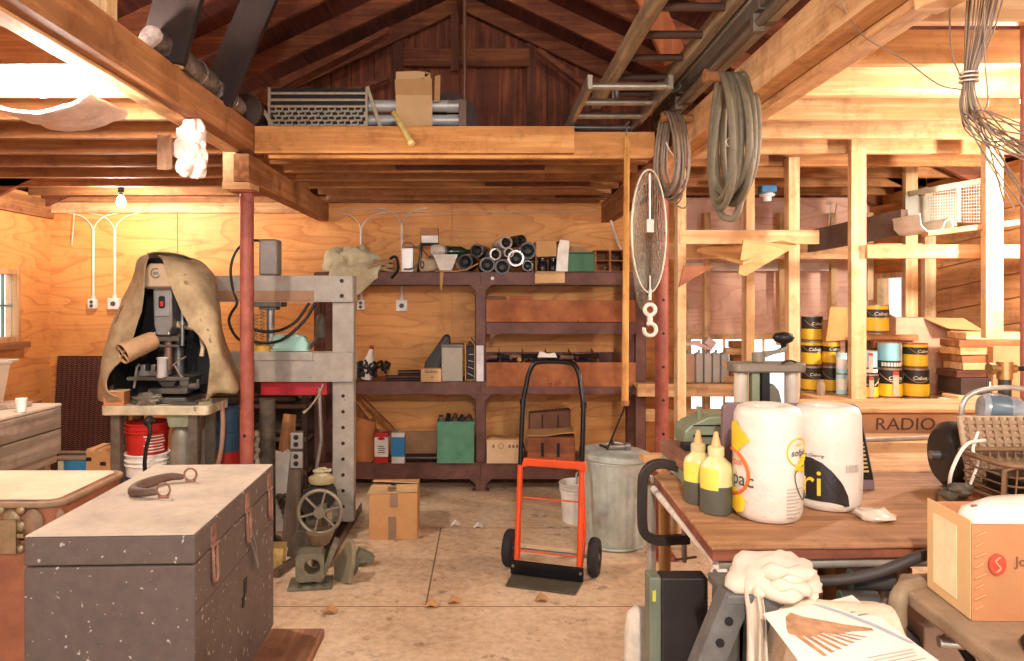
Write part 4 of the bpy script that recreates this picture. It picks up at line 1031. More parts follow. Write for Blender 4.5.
# ---- things on the top shelf
CANV = plain('cream_olive_canvas', '#c6b98e', .9, 0, .25, 6, col2='#e0d6b2', bump=.1)
def cloth_blob(c, r, seed, n=26, m=18, amp=.28, floor=None):
    vs = []
    for j in range(m + 1):
        t = PI * j / m
        for i in range(n):
            a = 2 * PI * i / n
            d = Vector((math.sin(t) * math.cos(a), math.sin(t) * math.sin(a), math.cos(t)))
            k = 1 + amp * noise.noise(d * 1.9 + Vector((seed, 0, 0))) - .16 * abs(noise.noise(d * 4.3 + Vector((0, seed, 0))))
            p = Vector((d.x * r[0] * k, d.y * r[1] * k, d.z * r[2] * k)) + Vector(c)
            if floor is not None: p.z = max(p.z, floor + .002)
            vs.append(p)
    return vs, [(j * n + i, j * n + (i + 1) % n, (j + 1) * n + (i + 1) % n, (j + 1) * n + i) for j in range(m) for i in range(n)]
cbg = thing('canvas_bag', 'crumpled cream canvas bag slumped over the steel shelf edge', 'bag', (-1.11, 5.80, 1.779))
b = B(); b.add(*cloth_blob((-.13, .0, .07), (.12, .10, .13), 3.3, floor=0)); b.add(*cloth_blob((.06, .0, .09), (.17, .11, .13), 8.1, amp=.4, floor=0)); b.o('bag_body', CANV, cbg, smooth=70)
rows = []
for j in range(7):
    rows.append([(-.14 + .40 * i / 10 + .015 * math.sin(j), -.08 - .025 * min(j, 3) - .012 * math.sin(i * 1.4), (.085 - .02 * j if j < 4 else .012 - (.022 + .05 * math.sin(PI * i / 10) ** 2) * (j - 3)) + .02 * noise.noise(Vector((i * .8, j * .7, 3)))) for i in range(11)])
b = B(); b.sheet(rows, .005); b.o('bag_flap', CANV, cbg, smooth=80, sub=1)
ROPE = plain('tan_rope', '#a98862', .9, 0, .2, 40)
b = B()
for k in range(4): b.tube([on(384, 5.72) + Vector((.075 * math.cos(t * .42 + k) , .05 * math.sin(t * .42 + k), .016 + .022 * k + .008 * math.sin(t * 1.3))) for t in range(15)], .014, 7, True)
b.tube(spline([on(380, 5.68) + Vector((0, 0, .07)), on(372, 5.66) + Vector((0, 0, .05)), on(368, 5.67) + Vector((0, -.0, .02))], 5), .013, 7)
b.o('rope_coil', ROPE, label='small tan rope coil between the canvas bag and the white tin', cat='rope', smooth=60)
b = B(); b.tube(spline([on(393, 5.74) + Vector((0, 0, .01)), on(390, 5.72) + Vector((0, 0, .10)), on(396, 5.70) + Vector((0, 0, .12)), on(398, 5.68) + Vector((0, 0, .02)), on(392, 5.655) + Vector((0, -.02, -.05))], 6), .012, 7)
b.o('black_hose', BLACK, label='bit of black hose between the tan rope and the white tin', cat='hose', smooth=60)
wt = thing('white_tin', 'upright white metal tin with wire bail on the top shelf', 'tin', on(408, 5.72))
b = B(); b.box(-.047, .047, -.04, .04, 0, .195); b.o('tin_body', plain('white_enamel', '#e7e0d6', .3, .2, .1), wt, bevel=.006)
b = B(); b.cyl((0, 0, .195), (0, 0, .205), .03, n=16); b.tube(spline([(-.045, 0, .18), (-.04, 0, .225), (.0, 0, .24), (.04, 0, .225), (.045, 0, .18)], 5), .004, 6); b.o('wire_bail', RUSTY, wt, smooth=50)
b = B(); b.tube(spline([on(404, 5.66) + Vector((0, 0, .02)), on(413, 5.66) + Vector((0, 0, .03)), on(420, 5.68) + Vector((0, 0, .10)), on(419, 5.7) + Vector((0, 0, .19)), on(412, 5.76) + Vector((0, .0, .21))], 6), .008, 7)
b.o('grey_cable', plain('grey_rubber', '#6d665c', .6), label='grey cable looped around the white metal tin', cat='cable', smooth=60)
jar = thing('fibre_roll', 'tan roll lying end-on beside the white lampshade', 'roll', on(426.5, 5.70, 1.778))
b = B(); b.lathe([(0, 0), (.052, 0), (.056, .01), (.055, .12), (.045, .13), (0, .13)], c=(-.03, -.04, .057), axis=(.75, .6, 0), n=20); b.o('roll_body', plain('tan_felt', '#c2ad92', .9), jar, smooth=50)
b = B(); b.lathe([(.018, -.002), (.03, -.004), (.034, -.001)], c=(-.031, -.041, .057), axis=(.75, .6, 0), n=16); b.o('roll_core', GREASE, jar, smooth=50)
stn = thing('wire_stand', 'black wire stand holding a clear jar and a brown box', 'stand', on(430, 5.84))
b = B()
for x in (-.09, .09):
    for y in (-.06, .06): b.cyl((x * 1.1, y, 0), (x * .75, y, .235), .006, n=8)
b.tube([(-.07, -.06, .235), (.07, -.06, .235), (.07, .06, .235), (-.07, .06, .235)], .006, 6, True); b.beam((-.09, -.06, .02), (.09, -.06, .225), .008, .008); b.beam((.09, -.06, .02), (-.09, -.06, .225), .008, .008)
b.o('stand_frame', BLACK, stn, smooth=40)
b = B(); b.box(-.08, .08, -.07, .07, .236, .242); b.o('stand_plate', BLACK, stn)
bx1 = thing('brown_box', 'small brown box with a white band, highest on the top shelf', 'box', on(430, 5.84, 2.021))
b = B(); b.box(-.075, .07, -.06, .06, 0, .125); b.o('box_body', plain('brown_card', '#a5714b', .7), bx1, bevel=.003)
b = B(); b.box(-.065, .072, -.066, -.061, .002, .06); b.o('white_band', WHITE_PL, bx1)
gj = thing('glass_jar', 'cloudy glass jar lying on its side inside the wire stand', 'jar', on(437, 5.80, 1.90))
b = B(); b.lathe([(0, 0), (.05, 0), (.055, .02), (.055, .09), (.04, .11), (.04, .12), (0, .12)], c=(-.04, 0, .057), axis=(1, -.2, 0), n=18); b.o('jar_body', plain('cloudy_glass', '#d0c5b2', .2, 0, .2, 20), gj, smooth=50)
b = B(); b.cyl((.078, -.025, .057), (.095, -.028, .057), .044, n=18); b.o('jar_lid', STEEL, gj, smooth=40)
gb = thing('green_bottle', 'dark green bottle lying on the crowded top shelf by the black tubes', 'bottle', on(456, 5.79, 1.905))
b = B(); b.lathe([(0, 0), (.04, 0), (.044, .01), (.044, .14), (.018, .19), (.018, .235), (0, .235)], c=(-.10, 0, .046), axis=(1, .05, 0), n=18); b.o('bottle_body', plain('dark_green_glass', '#2e3a24', .15), gb, smooth=50)
b = B(); b.cyl((.134, .006, .046), (.15, .007, .046), .021, n=14); b.o('bottle_cap', BLACK, gb)
ls = thing('lampshade', 'white trapezoid lampshade on the top shelf above the torn cardboard', 'lampshade', on(446, 5.70, 1.79))
b = B(); b.lathe([(.07, 0), (.14, .125), (.134, .125), (.065, .003)], n=4, axis=(0, 0, 1)); ob = b.o('shade_body', WHITE_PL, ls); ob.rotation_euler = (0, 0, math.radians(45))
b = B(); b.lathe([(0, .003), (.07, 0), (.07, .006), (0, .006)], n=4); ob = b.o('shade_cap', WHITE_PL, ls); ob.rotation_euler = (0, 0, math.radians(45))
ct = thing('torn_cardboard', 'torn cardboard flap sticking out over the top shelf edge', 'cardboard', on(455, 5.66, 1.779))
b = B(); b.sheet([[(-.16, -.06, 0), (0, -.075, -.004), (.10, -.07, .01), (.19, -.05, .06)], [(-.16, .02, 0.004), (0, .02, 0.004), (.10, .02, .012), (.19, .02, .07)]], .008); b.o('flap', CARD, ct)
b = B(); b.beam((.045, -.03, .012), (-.02, .01, .125), .02, .006); b.o('prop_slat', plain('grey_slat', '#8d7a5f', .8), ct)
b = B(); b.prism([(-.012, 0), (.018, 0), (.012, -.08), (-.002, -.17), (-.012, -.10)], -.07, -.062, 'XZ', Matrix.Translation((-.105, -.01, -.006))); b.o('hanging_strip', CARD, ct)

# ---- rolls piled end on
BT = plain('black_tube', '#2f2b29', .35, .3, .35, 14)
PW = plain('clear_wrap_tube', '#a39d97', .22, .1, .5, 16, col2='#e4dfd9')
rolls = [(466, 262, 8.5, BT, 'black tube at the near end of the pile, beside the white lampshade', -8), (478, 251, 7.5, BT, 'black tube tilting up on top of the pile', -14), (487, 265, 8.5, BT, 'black tube in the bottom row beside the shelf upright', 3), (502, 267, 8.5, BT, 'wide ringed tube at the bottom middle of the pile', 2), (494, 254.5, 6.5, PW, 'small clear-wrapped tube in the second row of the pile', 16), (505, 243, 7, PW, 'clear-wrapped tube on the very top of the pile', 12), (516, 258.5, 9, PW, 'shiny clear-wrapped tube in the middle of the pile', -4), (528, 251, 9.5, BT, 'thick black tube at the top beside the open carton', -7), (519, 241, 6.5, BT, 'black tube lying behind the thick one at the top of the pile', 25), (527.5, 266, 6, plain('dark_pipe', '#34312f', .3, .5), 'short dark pipe ring in the bottom row by the carton', -2), (508, 253, 5.5, PW, 'narrow clear-wrapped tube jammed in the centre of the pile', 10)]
for k, (px, py, rp, mt, lab, yaw) in enumerate(rolls):
    c = P(px, py, 5.70); r = rp * 5.70 / 700 * .92
    root = thing('rolled_tube', lab, 'tube', c, yaw, 'tubes piled on the top shelf')
    L = .28 if k not in (8,) else .36
    t = B(); t.lathe([(r * .72, .01), (r * .75, 0), (r, 0), (r, L), (r * .75, L), (r * .72, L - .01), (r * .72, .01)], c=(0, -.04, 0), axis=(0, 1, .0), n=22); t.o('tube_wall', mt, root, smooth=50)
    b = B()
    for q in (.55, .34): b.lathe([(r * q, .008), (r * (q + .08), .0), (r * (q + .12), .008), (r * (q + .10), L * .8), (r * q, L * .8)], c=(0, -.036, 0), axis=(0, 1, 0), n=20)
    b.lathe([(0, .06), (r * .7, .06)], c=(0, -.036, 0), axis=(0, 1, 0), n=20)
    b.o('inner_winding', plain('dark_core', '#4a4541', .5, .2, .3, 20), root, smooth=50)
# open carton, white board, green box, pigeonholes
oc = thing('open_carton', 'open cardboard carton of black jars with its flap hanging over the shelf', 'carton', on(549, 5.74))
b = B(); w = .115; b.box(-w, w, .10, .104, 0, .245); b.box(-w, -w + .004, -.1, .1, 0, .245); b.box(w - .004, w, -.1, .1, 0, .245); b.box(-w, w, -.1, .104, 0, .004); b.box(-w, w, -.098, .104, .243, .247); b.o('carton_body', CARD, oc, bevel=.001)
b = B(); b.sheet([[(-w, -.10, .0), (w, -.10, .0)], [(-w - .008, -.125, -.02), (w, -.125, -.02)], [(-w - .01, -.13, -.095), (w + .0, -.13, -.09)]], .004); b.o('front_flap', CARD_LIGHT, oc)
b = B(); b.sheet([[(-w + .005, -.1, .243), (.05, -.1, .243)], [(-w + .005, -.102, .12), (.05, -.102, .125)]], .004); b.o('upper_flap', CARD, oc)
for k in range(2):
    j = thing('black_jar', 'black jar standing in the open cardboard carton, %s' % ('the one beside the stacked tubes' if k == 0 else 'the one beside the white board'), 'jar', on(549, 5.74, 1.783) + Vector((-.055 + .088 * k, -.03, 0)), 0, 'jars in the carton')
    b = B(); b.lathe([(0, 0), (.038, 0), (.04, .01), (.04, .075), (.03, .085), (0, .085)], n=18); b.o('jar_body', plain('black_gloss', '#231f22', .15, .1), j, smooth=50)
    b = B(); b.lathe([(0, .085), (.034, .085), (.034, .105), (0, .105)], n=18); b.o('jar_lid', plain('black_gloss', '#231f22', .15, .1), j, smooth=40)
wbd = thing('white_board', 'white foam board leaning on the open carton', 'board', on(562, 5.61))
b = B(); b.prism([(-.05, 0), (.045, 0), (.062, .25), (-.01, .262), (-.03, .20)], -.008, .008, 'XZ', Matrix.Rotation(math.radians(-8), 4, 'X')); b.o('board_sheet', plain('white_board', '#e8e2d8', .6), wbd, bevel=.002)
gx = thing('green_box', 'dark green metal box on the top shelf beside the pigeonhole tray', 'box', on(580, 5.74))
GREEN = plain('dark_green_paint', '#3c6b48', .5, .2, .15, 8)
b = B(); b.box(-.11, .105, -.10, .10, 0, .145); b.o('box_body', GREEN, gx, bevel=.004)
b = B(); b.box(-.114, .109, -.104, .104, .146, .158); b.o('box_lid', GREEN, gx, bevel=.004)
b = B(); b.prism([(-.10, .16), (.08, .16), (.02, .20), (-.07, .21)], -.05, .05, 'XZ'); b.o('lid_rag', plain('tan_rag', '#b08d68', .9), gx)
ph = thing('pigeonhole_tray', 'wooden pigeonhole tray with four dark holes on the top shelf', 'tray', on(608.5, 5.72))
TRW = wood('tray_wood', '#b5763f', '#86512a', 'X')
for x in (-.118, 0, .118):
    b = B(); b.box(x - .007, x + .007, -.08, .1, 0, .175); b.o('divider', TRW, ph)
for z in (0, .085, .168):
    for sx in (-1, 1):
        b = B(); b.box(min(sx * .008, sx * .11), max(sx * .008, sx * .11), -.08, .1, z, z + .009); b.o('shelf_slat', TRW, ph)
b = B(); b.box(-.118, .118, .1, .106, 0, .175); b.o('back_panel', TRW, ph)
for k, (x, z) in enumerate(((.05, .095), (.06, .01), (-.05, .01))):
    b = B()
    for q in range(4): b.cyl((x - .03 + q * .015, -.07, z + .01 + .012 * (q % 2)), (x - .01 + q * .01, .05, z + .03), .006, n=7)
    b.o('pipe_fitting', RUSTY, ph, smooth=40)

# ---- upper right bin shelf
for k, (px, w, mt) in enumerate(((496, .10, 'brown'), (521, .115, 'red'))):
    b = B(); b.bx(on(px, 5.78, 1.566 + .001) + Vector((0, 0, .0)), (w * 1.6, .10, .03), (0, 0, 4 - 6 * k)); b.o('wood_offcut', OLD_X if k == 0 else plain('red_brick_block', '#b2603f', .8), label='brown wood offcut behind the rusted bin front' if k == 0 else 'reddish block lying behind the rusted bin front', cat='offcut', bevel=.003)
# ---- things on the middle shelf
Z = .894
gl = thing('glue_bottle', 'white glue bottle with red cap leaning on the shelf beside the press', 'bottle', on(366, 5.72, Z + .009), 0, None, (0, 10, 0))
b = B(); b.lathe([(0, 0), (.042, 0), (.045, .01), (.045, .15), (.02, .22), (.018, .25), (0, .25)], n=20, sx=1); b.o('bottle_body', WHITE_PL, gl, smooth=50)
b = B(); b.lathe([(0, .25), (.021, .25), (.016, .28), (0, .28)], n=14); b.o('red_cap', RED_PL, gl, smooth=50)
b = B(); b.cyl((.052, -.05, .05), (-.03, -.05, .16), .009, n=8); b.o('brush_handle', BLACK, gl)
b = B(); rr = random.Random(4)
for k in range(34):
    c = on(359 + rr.random() * 29, 5.68 + rr.random() * .08, Z) + Vector((0, 0, .045 + rr.random() * .085))
    a0 = rr.random() * 6
    ax = Vector((math.cos(a0), math.sin(a0), rr.random())).normalized(); u = ax.orthogonal().normalized(); v = ax.cross(u)
    b.tube([c + (u * math.cos(t * PI / 6) * .034 + v * math.sin(t * PI / 6) * .02) for t in range(12)], .0115, 6, True)
b.o('chain_heap', plain('dark_greasy_chain', '#35302a', .5, .4, .3), label='heap of dark greasy chain on the middle shelf beside the glue bottle', cat='chain', smooth=60)
b = B(); b.cyl(on(386, 5.70, Z + .028), on(425, 5.72, Z + .028), .017, n=12); b.cyl(on(398, 5.72, Z + .065), on(431, 5.74, Z + .065), .02, n=12); b.beam(on(386, 5.73, Z + .02), on(426, 5.76, Z + .02), .05, .035); b.o('iron_bar', plain('dark_brown_iron', '#4a3230', .5, .5), label='dark iron bars laid along the middle shelf beside the chain heap', cat='bar', group='iron bars', smooth=40)
lb = thing('labelled_carton', 'small cardboard carton with black handwriting on the middle shelf', 'carton', on(431.5, 5.67, Z))
b = B(); b.box(-.08, .082, -.06, .06, 0, .105); b.o('box_body', CARD_LIGHT, lb, bevel=.002)
INK = plain('black_ink', '#2b211b', .8)
lettering('Gaskets', .034, INK, lb, (0, -.0605, .082), sx=1.0, shear=.2); lettering('V', .034, INK, lb, (.01, -.0605, .035))
db = thing('leather_case', 'black leather case leaning against the grey metal box', 'case', on(432, 5.76, Z + .03), 0)
b = B(Matrix.Rotation(math.radians(20), 4, 'Y')); b.prism([(-.08, 0), (.05, 0), (.055, .30), (.02, .37), (-.02, .36), (-.09, .10)], -.06, .06, 'XZ'); b.o('case_body', plain('black_leather', '#2b2a26', .5, 0, .2), db, bevel=.02, smooth=50)
b = B(Matrix.Rotation(math.radians(20), 4, 'Y')); b.box(-.002, .006, -.064, -.055, .02, .34); b.o('case_seam', plain('grey_seam', '#4b4a42', .5), db)
gbx = thing('grey_metal_box', 'grey metal box standing upright on the middle shelf', 'box', on(453, 5.73, Z))
b = B(); b.box(-.088, .082, -.09, .09, 0, .275); b.o('box_body', plain('warm_grey_enamel', '#9c9282', .5, .2, .1), gbx, bevel=.005)
b = B(); b.box(-.092, .086, -.094, .094, .276, .30); b.o('box_lid', plain('dark_grey_enamel', '#6a6257', .5, .2, .1), gbx, bevel=.004)
mh = thing('magazine_holder', 'brown cardboard magazine holder with dark papers at the shelf upright', 'holder', on(470.5, 5.71, Z - .039))
b = B(); b.box(-.045, -.035, -.02, .2, .045, .34); b.prism([(-.045, .0), (.04, .0), (.04, .33), (.012, .375), (-.045, .30)], .19, .2, 'XZ'); b.box(-.045, .04, -.02, .2, .04, .046); b.box(.03, .04, -.02, .2, .045, .32); b.prism([(-.045, .34), (-.035, .34), (.0, .385), (.035, .33), (.035, .32), (0, .37)], -.02, .2, 'XZ'); b.o('holder_body', CARD, mh)
b = B(); b.box(-.03, .025, .03, .18, .047, .31); b.o('dark_papers', BLACK, mh)
b = B()
for k in range(4): b.beam((-.028 + .005 * k, .015, .10 + .05 * k), (.028, .015, .07 + .06 * k), .004, .004)
b.o('white_strings', WHITE_PL, mh)
ws = thing('white_booklet', 'white booklet standing against the shelf upright on the middle shelf', 'booklet', on(480, 5.677, Z), 0)
b = B(); b.box(-.026, .026, -.02, .0, .0, .285); b.o('booklet_pages', plain('white_paper', '#d8d0c2', .85), ws, bevel=.001)
b = B(); b.box(-.029, .029, -.023, -.0205, -.0, .288); b.o('booklet_cover', plain('cool_white_paper', '#e4dfe0', .7), ws)
# ---- bins of the middle right shelf
rr = random.Random(9)
names = [('steel_ball', 'pale wooden ball lying in the rusted bins beside the dividers')]
b = B(); b.ball(on(519.5, 5.72, 1.062)+ Vector((0, 0, 0)), .022, 12, 8); b.o('wooden_ball', plain('ochre_ball', '#c9a05c', .5), label='small ochre ball showing above the rusted bin front', cat='ball', smooth=60)
for k in range(12):
    x = on(497 + k * 8.5, 5.74).x; L = .07 + .05 * rr.random()
    b = B(); b.cyl((x - L, 5.72 + .05 * rr.random(), 1.075 + .025 * rr.random()), (x + L * .7, 5.75, 1.065 + .03 * rr.random()), .017, n=9); b.cyl((x - L, 5.735, 1.08), (x - L + .02, 5.735, 1.08), .028, n=8)
    b.o('pipe_fitting', BLACK if k % 3 else RUSTY, label='loose dark pipe fittings heaped in the rusted bins', cat='pipe fitting', group='fittings in the bins', smooth=40)
b = B(); b.prism([(-.07, 0), (.09, 0), (.07, .04), (.02, .03), (-.05, .05)], -.02, .02, 'XZ', Matrix.Translation(on(546, 5.68, 1.085))); b.o('white_bracket', WHITE_PL, label='pale bent bracket on top of the dark fittings', cat='bracket', bevel=.003)

# ---- things on the bottom shelf
Z = .237
pgb = thing('brown_paper_bag', 'brown paper bag standing on the bottom shelf behind the press upright', 'bag', on(364, 5.72, Z))
rows = []
for j, (zz, hw, hd) in enumerate(((0, .085, .06), (.10, .09, .065), (.25, .085, .055), (.31, .088, .05), (.335, .08, .045))):
    rows.append([(hw * math.cos(a) * (1.1 if abs(math.cos(a)) > .7 else .95) + .006 * noise.noise(Vector((a, zz * 9, 1))), hd * math.sin(a), zz + (.018 * math.sin(a * 3) if j == 4 else 0)) for a in [2 * PI * i / 16 for i in range(16)]])
b = B(); b.sheet(rows, .003, closed=True); b.o('bag_body', plain('kraft_paper', '#b4713e', .85, 0, .15, 8), pgb, smooth=50)
b = B(); b.lathe([(0, .01), (.08, .01)], n=12); b.o('bag_bottom', plain('kraft_paper', '#b4713e', .85), pgb)
def tin(name, label, px, d, z, w, h, top, mid, bot, dep=.04):
    root = thing(name, label, 'tin', on(px, d, z))
    b = B(); b.box(-w, w, -dep, dep, 0, h * .22); b.o('lower_band', bot, root, bevel=.003)
    b = B(); b.box(-w, w, -dep, dep, h * .22, h * .86); b.o('printed_side', mid, root, bevel=.002)
    b = B(); b.box(-w, w, -dep, dep, h * .86, h); b.o('upper_band', top, root, bevel=.003)
    b = B(); b.cyl((-w * .3, 0, h), (-w * .3, 0, h + .02), .014, n=12); b.o('screw_cap', STEEL, root)
    return root
WPAINT = plain('white_print', '#ded6cb', .4)
t1 = tin('red_tin', 'flat red and white tin on the bottom shelf beside the brown paper bag', 382, 5.66, Z, .055, .245, RED_PL, WPAINT, RED_PL)
b = B(); b.prism(arc((0, 0, .19), .03, 0, 360, 16, 'XZ')[:0] or [(.03 * math.cos(2 * PI * i / 16), .20 + .012 * math.sin(2 * PI * i / 16)) for i in range(16)], -.0425, -.0405, 'XZ'); b.o('red_oval', RED_PL, t1)
b = B()
for k in range(4): b.box(-.03 + .006 * (k % 2), .03 - .008 * (k % 2), -.0415, -.0405, .085 + .016 * k, .091 + .016 * k)
b.o('printed_lines', INK, t1)
t2 = tin('blue_tin', 'blue and white tin on the bottom shelf beside the red and white tin', 398.5, 5.66, Z, .052, .245, WPAINT, plain('blue_print2', '#2c7fb5', .4), WPAINT)
gx2 = thing('green_case', 'big dull green box of tools on the bottom shelf', 'box', on(456, 5.72, Z))
GRN2 = plain('dull_green_paint', '#4d8062', .55, .15, .12, 8, col2='#5b9172')
b = B(); w = .150; b.box(-w, w, -.10, -.094, 0, .335); b.box(-w, w, .094, .10, 0, .335); b.box(-w, -w + .006, -.094, .094, 0, .335); b.box(w - .006, w, -.094, .094, 0, .335); b.box(-w, w, -.1, .1, 0, .006); b.o('box_body', GRN2, gx2, bevel=.003)
b = B(); b.box(-w - .004, w + .004, -.107, -.101, .315, .337); b.o('box_rim', GRN2, gx2)
for k in range(5):
    b = B(); x = -.12 + k * .055; b.bx((x, -.02 + .03 * (k % 2), .345), (.035, .12, .05), (10 * (k % 3), 12 * k, 5)); b.o('hand_tool', BLACK if k % 2 else GREASE, gx2, bevel=.003)
for k in range(3):
    b = B(); b.cyl(on(404, 5.70, Z + .028) + Vector((0, .04 * k, .0)), on(437, 5.70, Z + .028) + Vector((0, .04 * k, 0)), .018, n=12); b.o('short_pipe', plain('dull_pipe', '#5b534b', .4, .6), label='short dull pipes lying between the blue tin and the green box', cat='pipe', group='pipes on the bottom shelf', smooth=40)
b = B(); b.box(-.26, .16, .13, .15, 0, .20, Matrix.Translation(on(420, 5.80, Z))); b.o('pale_board', plain('pale_grain_board', '#c08d61', .7), label='pale board standing behind the two tins on the bottom shelf', cat='board')
for k in range(2):
    b = B(); b.beam(P(362 - 9 * k, 398 + 4 * k, 5.86), P(394 - 12 * k, 430 + 9 * k, 5.74), .045, .018); b.o('propped_stick', OLD_Z, label='brown stick propped aslant on the shelf, %s' % ('ending above the tins' if k == 0 else 'the lower of the two'), cat='stick', group='propped sticks')
wcx = thing('white_carton', 'cream cardboard carton with printed emblem on the bottom shelf', 'carton', on(504.5, 5.70, Z))
b = B(); b.box(-.145, .145, -.08, .08, 0, .19); b.o('carton_body', plain('cream_card', '#d8b890', .8, 0, .08), wcx, bevel=.003)
b = B(); b.prism([(-.14, .191), (.14, .191), (.12, .205), (.02, .197), (-.1, .21)], -.08, .06, 'XZ'); b.o('carton_flap', CARD, wcx)
b = B(); b.tube([(-.03 + .02 * math.cos(2 * PI * i / 16), -.081, .14 + .02 * math.sin(2 * PI * i / 16)) for i in range(16)], .002, 4, True); b.o('ring_mark', plain('brown_ink', '#8d6446', .8), wcx)
b = B()
for x in (-.1, .03, .06, .09): b.box(x, x + .018, -.0815, -.0805, .125, .15)
b.o('printed_marks', plain('brown_ink', '#8d6446', .8), wcx)
pk = thing('wooden_crate', 'brown slotted wooden crate on the bottom shelf beside the cream carton', 'crate', on(551, 5.70, Z), -4)
PKW = wood('crate_wood', '#a0603a', '#6f3d22', 'X')
b = B(); b.box(-.19, .19, -.105, .10, 0, .215); b.o('crate_body', PKW, pk, bevel=.004)
for x in (-.07, .055):
    b = B(); b.box(x - .012, x + .012, -.108, -.104, .06, .17); b.o('slot', BLACK, pk)
b = B(); b.sheet([[(-.2, -.10, .22), (-.05, -.11, .222), (.1, -.10, .245), (.18, -.10, .25)], [(-.2, .10, .235), (-.05, .10, .24), (.1, .10, .25), (.18, .10, .26)]], .006); b.o('crate_flap', CARD, pk)
dk = thing('dark_carton', 'dark brown carton stacked behind the slotted crate', 'carton', on(549, 5.86, Z))
b = B(); b.prism([(-.17, 0), (.17, 0), (.175, .40), (-.165, .37)], -.05, .08, 'XZ'); b.o('carton_body', plain('dark_brown_card', '#6f4a36', .8), dk, bevel=.003)
for x in (-.06, .07):
    b = B(); b.box(x - .006, x + .006, -.054, -.05, .25, .36); b.o('slit', BLACK, dk)

# ================================================================== on the floor in the middle
cb = thing('cardboard_box', 'taped cardboard box on the floor between the press and the shelving', 'box', (-.60, 4.68, 0), 2)
cb.scale = (1, 1, .90)
b = B(); b.box(-.155, .155, -.155, .155, 0, .335); b.o('box_body', plain('orange_cardboard', '#be8c58', .85, 0, .1, 6), cb, bevel=.004)
b = B(); b.sheet([[(-.165, -.162, .33), (.155, -.16, .345)], [(-.155, -.02, .352), (.15, -.02, .355)]], .005); b.sheet([[(-.155, .02, .37), (.15, .02, .352)], [(-.155, .16, .34), (.155, .16, .34)]], .005); b.o('top_flap', CARD_LIGHT, cb)
b = B(); b.bx((-.015, -.07, .352), (.05, .18, .004), (-5, 0, 4)); b.box(-.02, .03, -.159, -.155, .235, .335); b.box(-.03, .02, -.158, -.155, .0, .165); b.o('brown_tape', plain('grey_brown_tape', '#8a6d57', .35), cb)
b = B(); b.bx((-.015, -.01, .362), (.03, .09, .006), (-4, 8, 10)); b.o('black_strap', BLACK, cb)

tcn = thing('trash_can', 'fluted galvanized trash can with its lid on beside the steel post', 'trash can', (.826, 4.47, 0))
GALV = plain('galvanized_steel', '#b4c0b6', .42, .25, .2, 10, col2='#d0dad0', bump=.03)
n = 96; prof = [(.172, .0), (.178, .012), (.178, .03), (.180, .05), (.198, .46), (.205, .48), (.205, .53), (.210, .54), (.205, .552)]
vs, fs = [], []
for j, (r, z) in enumerate(prof):
    for i in range(n):
        a = 2 * PI * i / n; k = r + (.0055 if (i // 2) % 2 and .04 < z < .47 else 0)
        vs.append((k * math.cos(a), k * math.sin(a), z))
for j in range(len(prof) - 1):
    for i in range(n): fs.append((j * n + i, j * n + (i + 1) % n, (j + 1) * n + (i + 1) % n, (j + 1) * n + i))
fs.append(tuple(range(n))); fs.append(tuple(len(vs) - n + i for i in range(n)))
b = B(); b.add(vs, fs); b.o('can_body', GALV, tcn, smooth=30)
b = B(); b.tube([(.209 * math.cos(2 * PI * i / 40), .209 * math.sin(2 * PI * i / 40), .552) for i in range(40)], .007, 8, True); b.tube([(.182 * math.cos(2 * PI * i / 40), .182 * math.sin(2 * PI * i / 40), .012) for i in range(40)], .008, 8, True); b.o('rolled_rim', GALV, tcn, smooth=60)
M = Matrix.Translation((0, 0, .565)) @ Matrix.Rotation(math.radians(2.5), 4, 'Y')
b = B(M); b.lathe([(.222, -.012), (.226, -.012), (.226, .018), (.21, .024), (.15, .036), (.0, .045), (0, .04), (.15, .03), (.21, .018), (.222, .01)], n=48); b.o('lid', GALV, tcn, smooth=40)
b = B(M); b.tube(spline([(-.05, 0, .042), (-.045, 0, .066), (0, 0, .075), (.045, 0, .066), (.05, 0, .042)], 4), .006, 8); b.o('lid_handle', GALV, tcn, smooth=50)
for s in (-1, 1):
    b = B(); b.tube(spline([(s * .207, -.05, .44), (s * .235, -.045, .43), (s * .24, 0, .38), (s * .235, .045, .43), (s * .207, .05, .44)], 4), .006, 8); b.o('side_handle', GALV, tcn, smooth=50)
hs = thing('hose_nozzle', 'small steel tool lying on the trash can lid', 'tool', (.83, 4.40, .609), 12)
b = B(); b.cyl((-.07, 0, .018), (.05, 0, .018), .016, n=12); b.cyl((.05, 0, .018), (.085, 0, .02), .024, n=12); b.o('tool_body', STEEL, hs, smooth=40)
b = B(); b.cyl((-.02, 0, .02), (-.03, .02, .055), .01, n=10); b.cyl((-.07, .0, .018), (-.11, .02, .03), .008, n=10); b.o('tool_lever', BLACK, hs, smooth=40)
wp = pail('plastic_pail', 'small white plastic pail on the floor behind the trash can', (.645, 4.92, 0), .10, .12, .27, (WHITE_PL, WHITE_PL), handle=False)

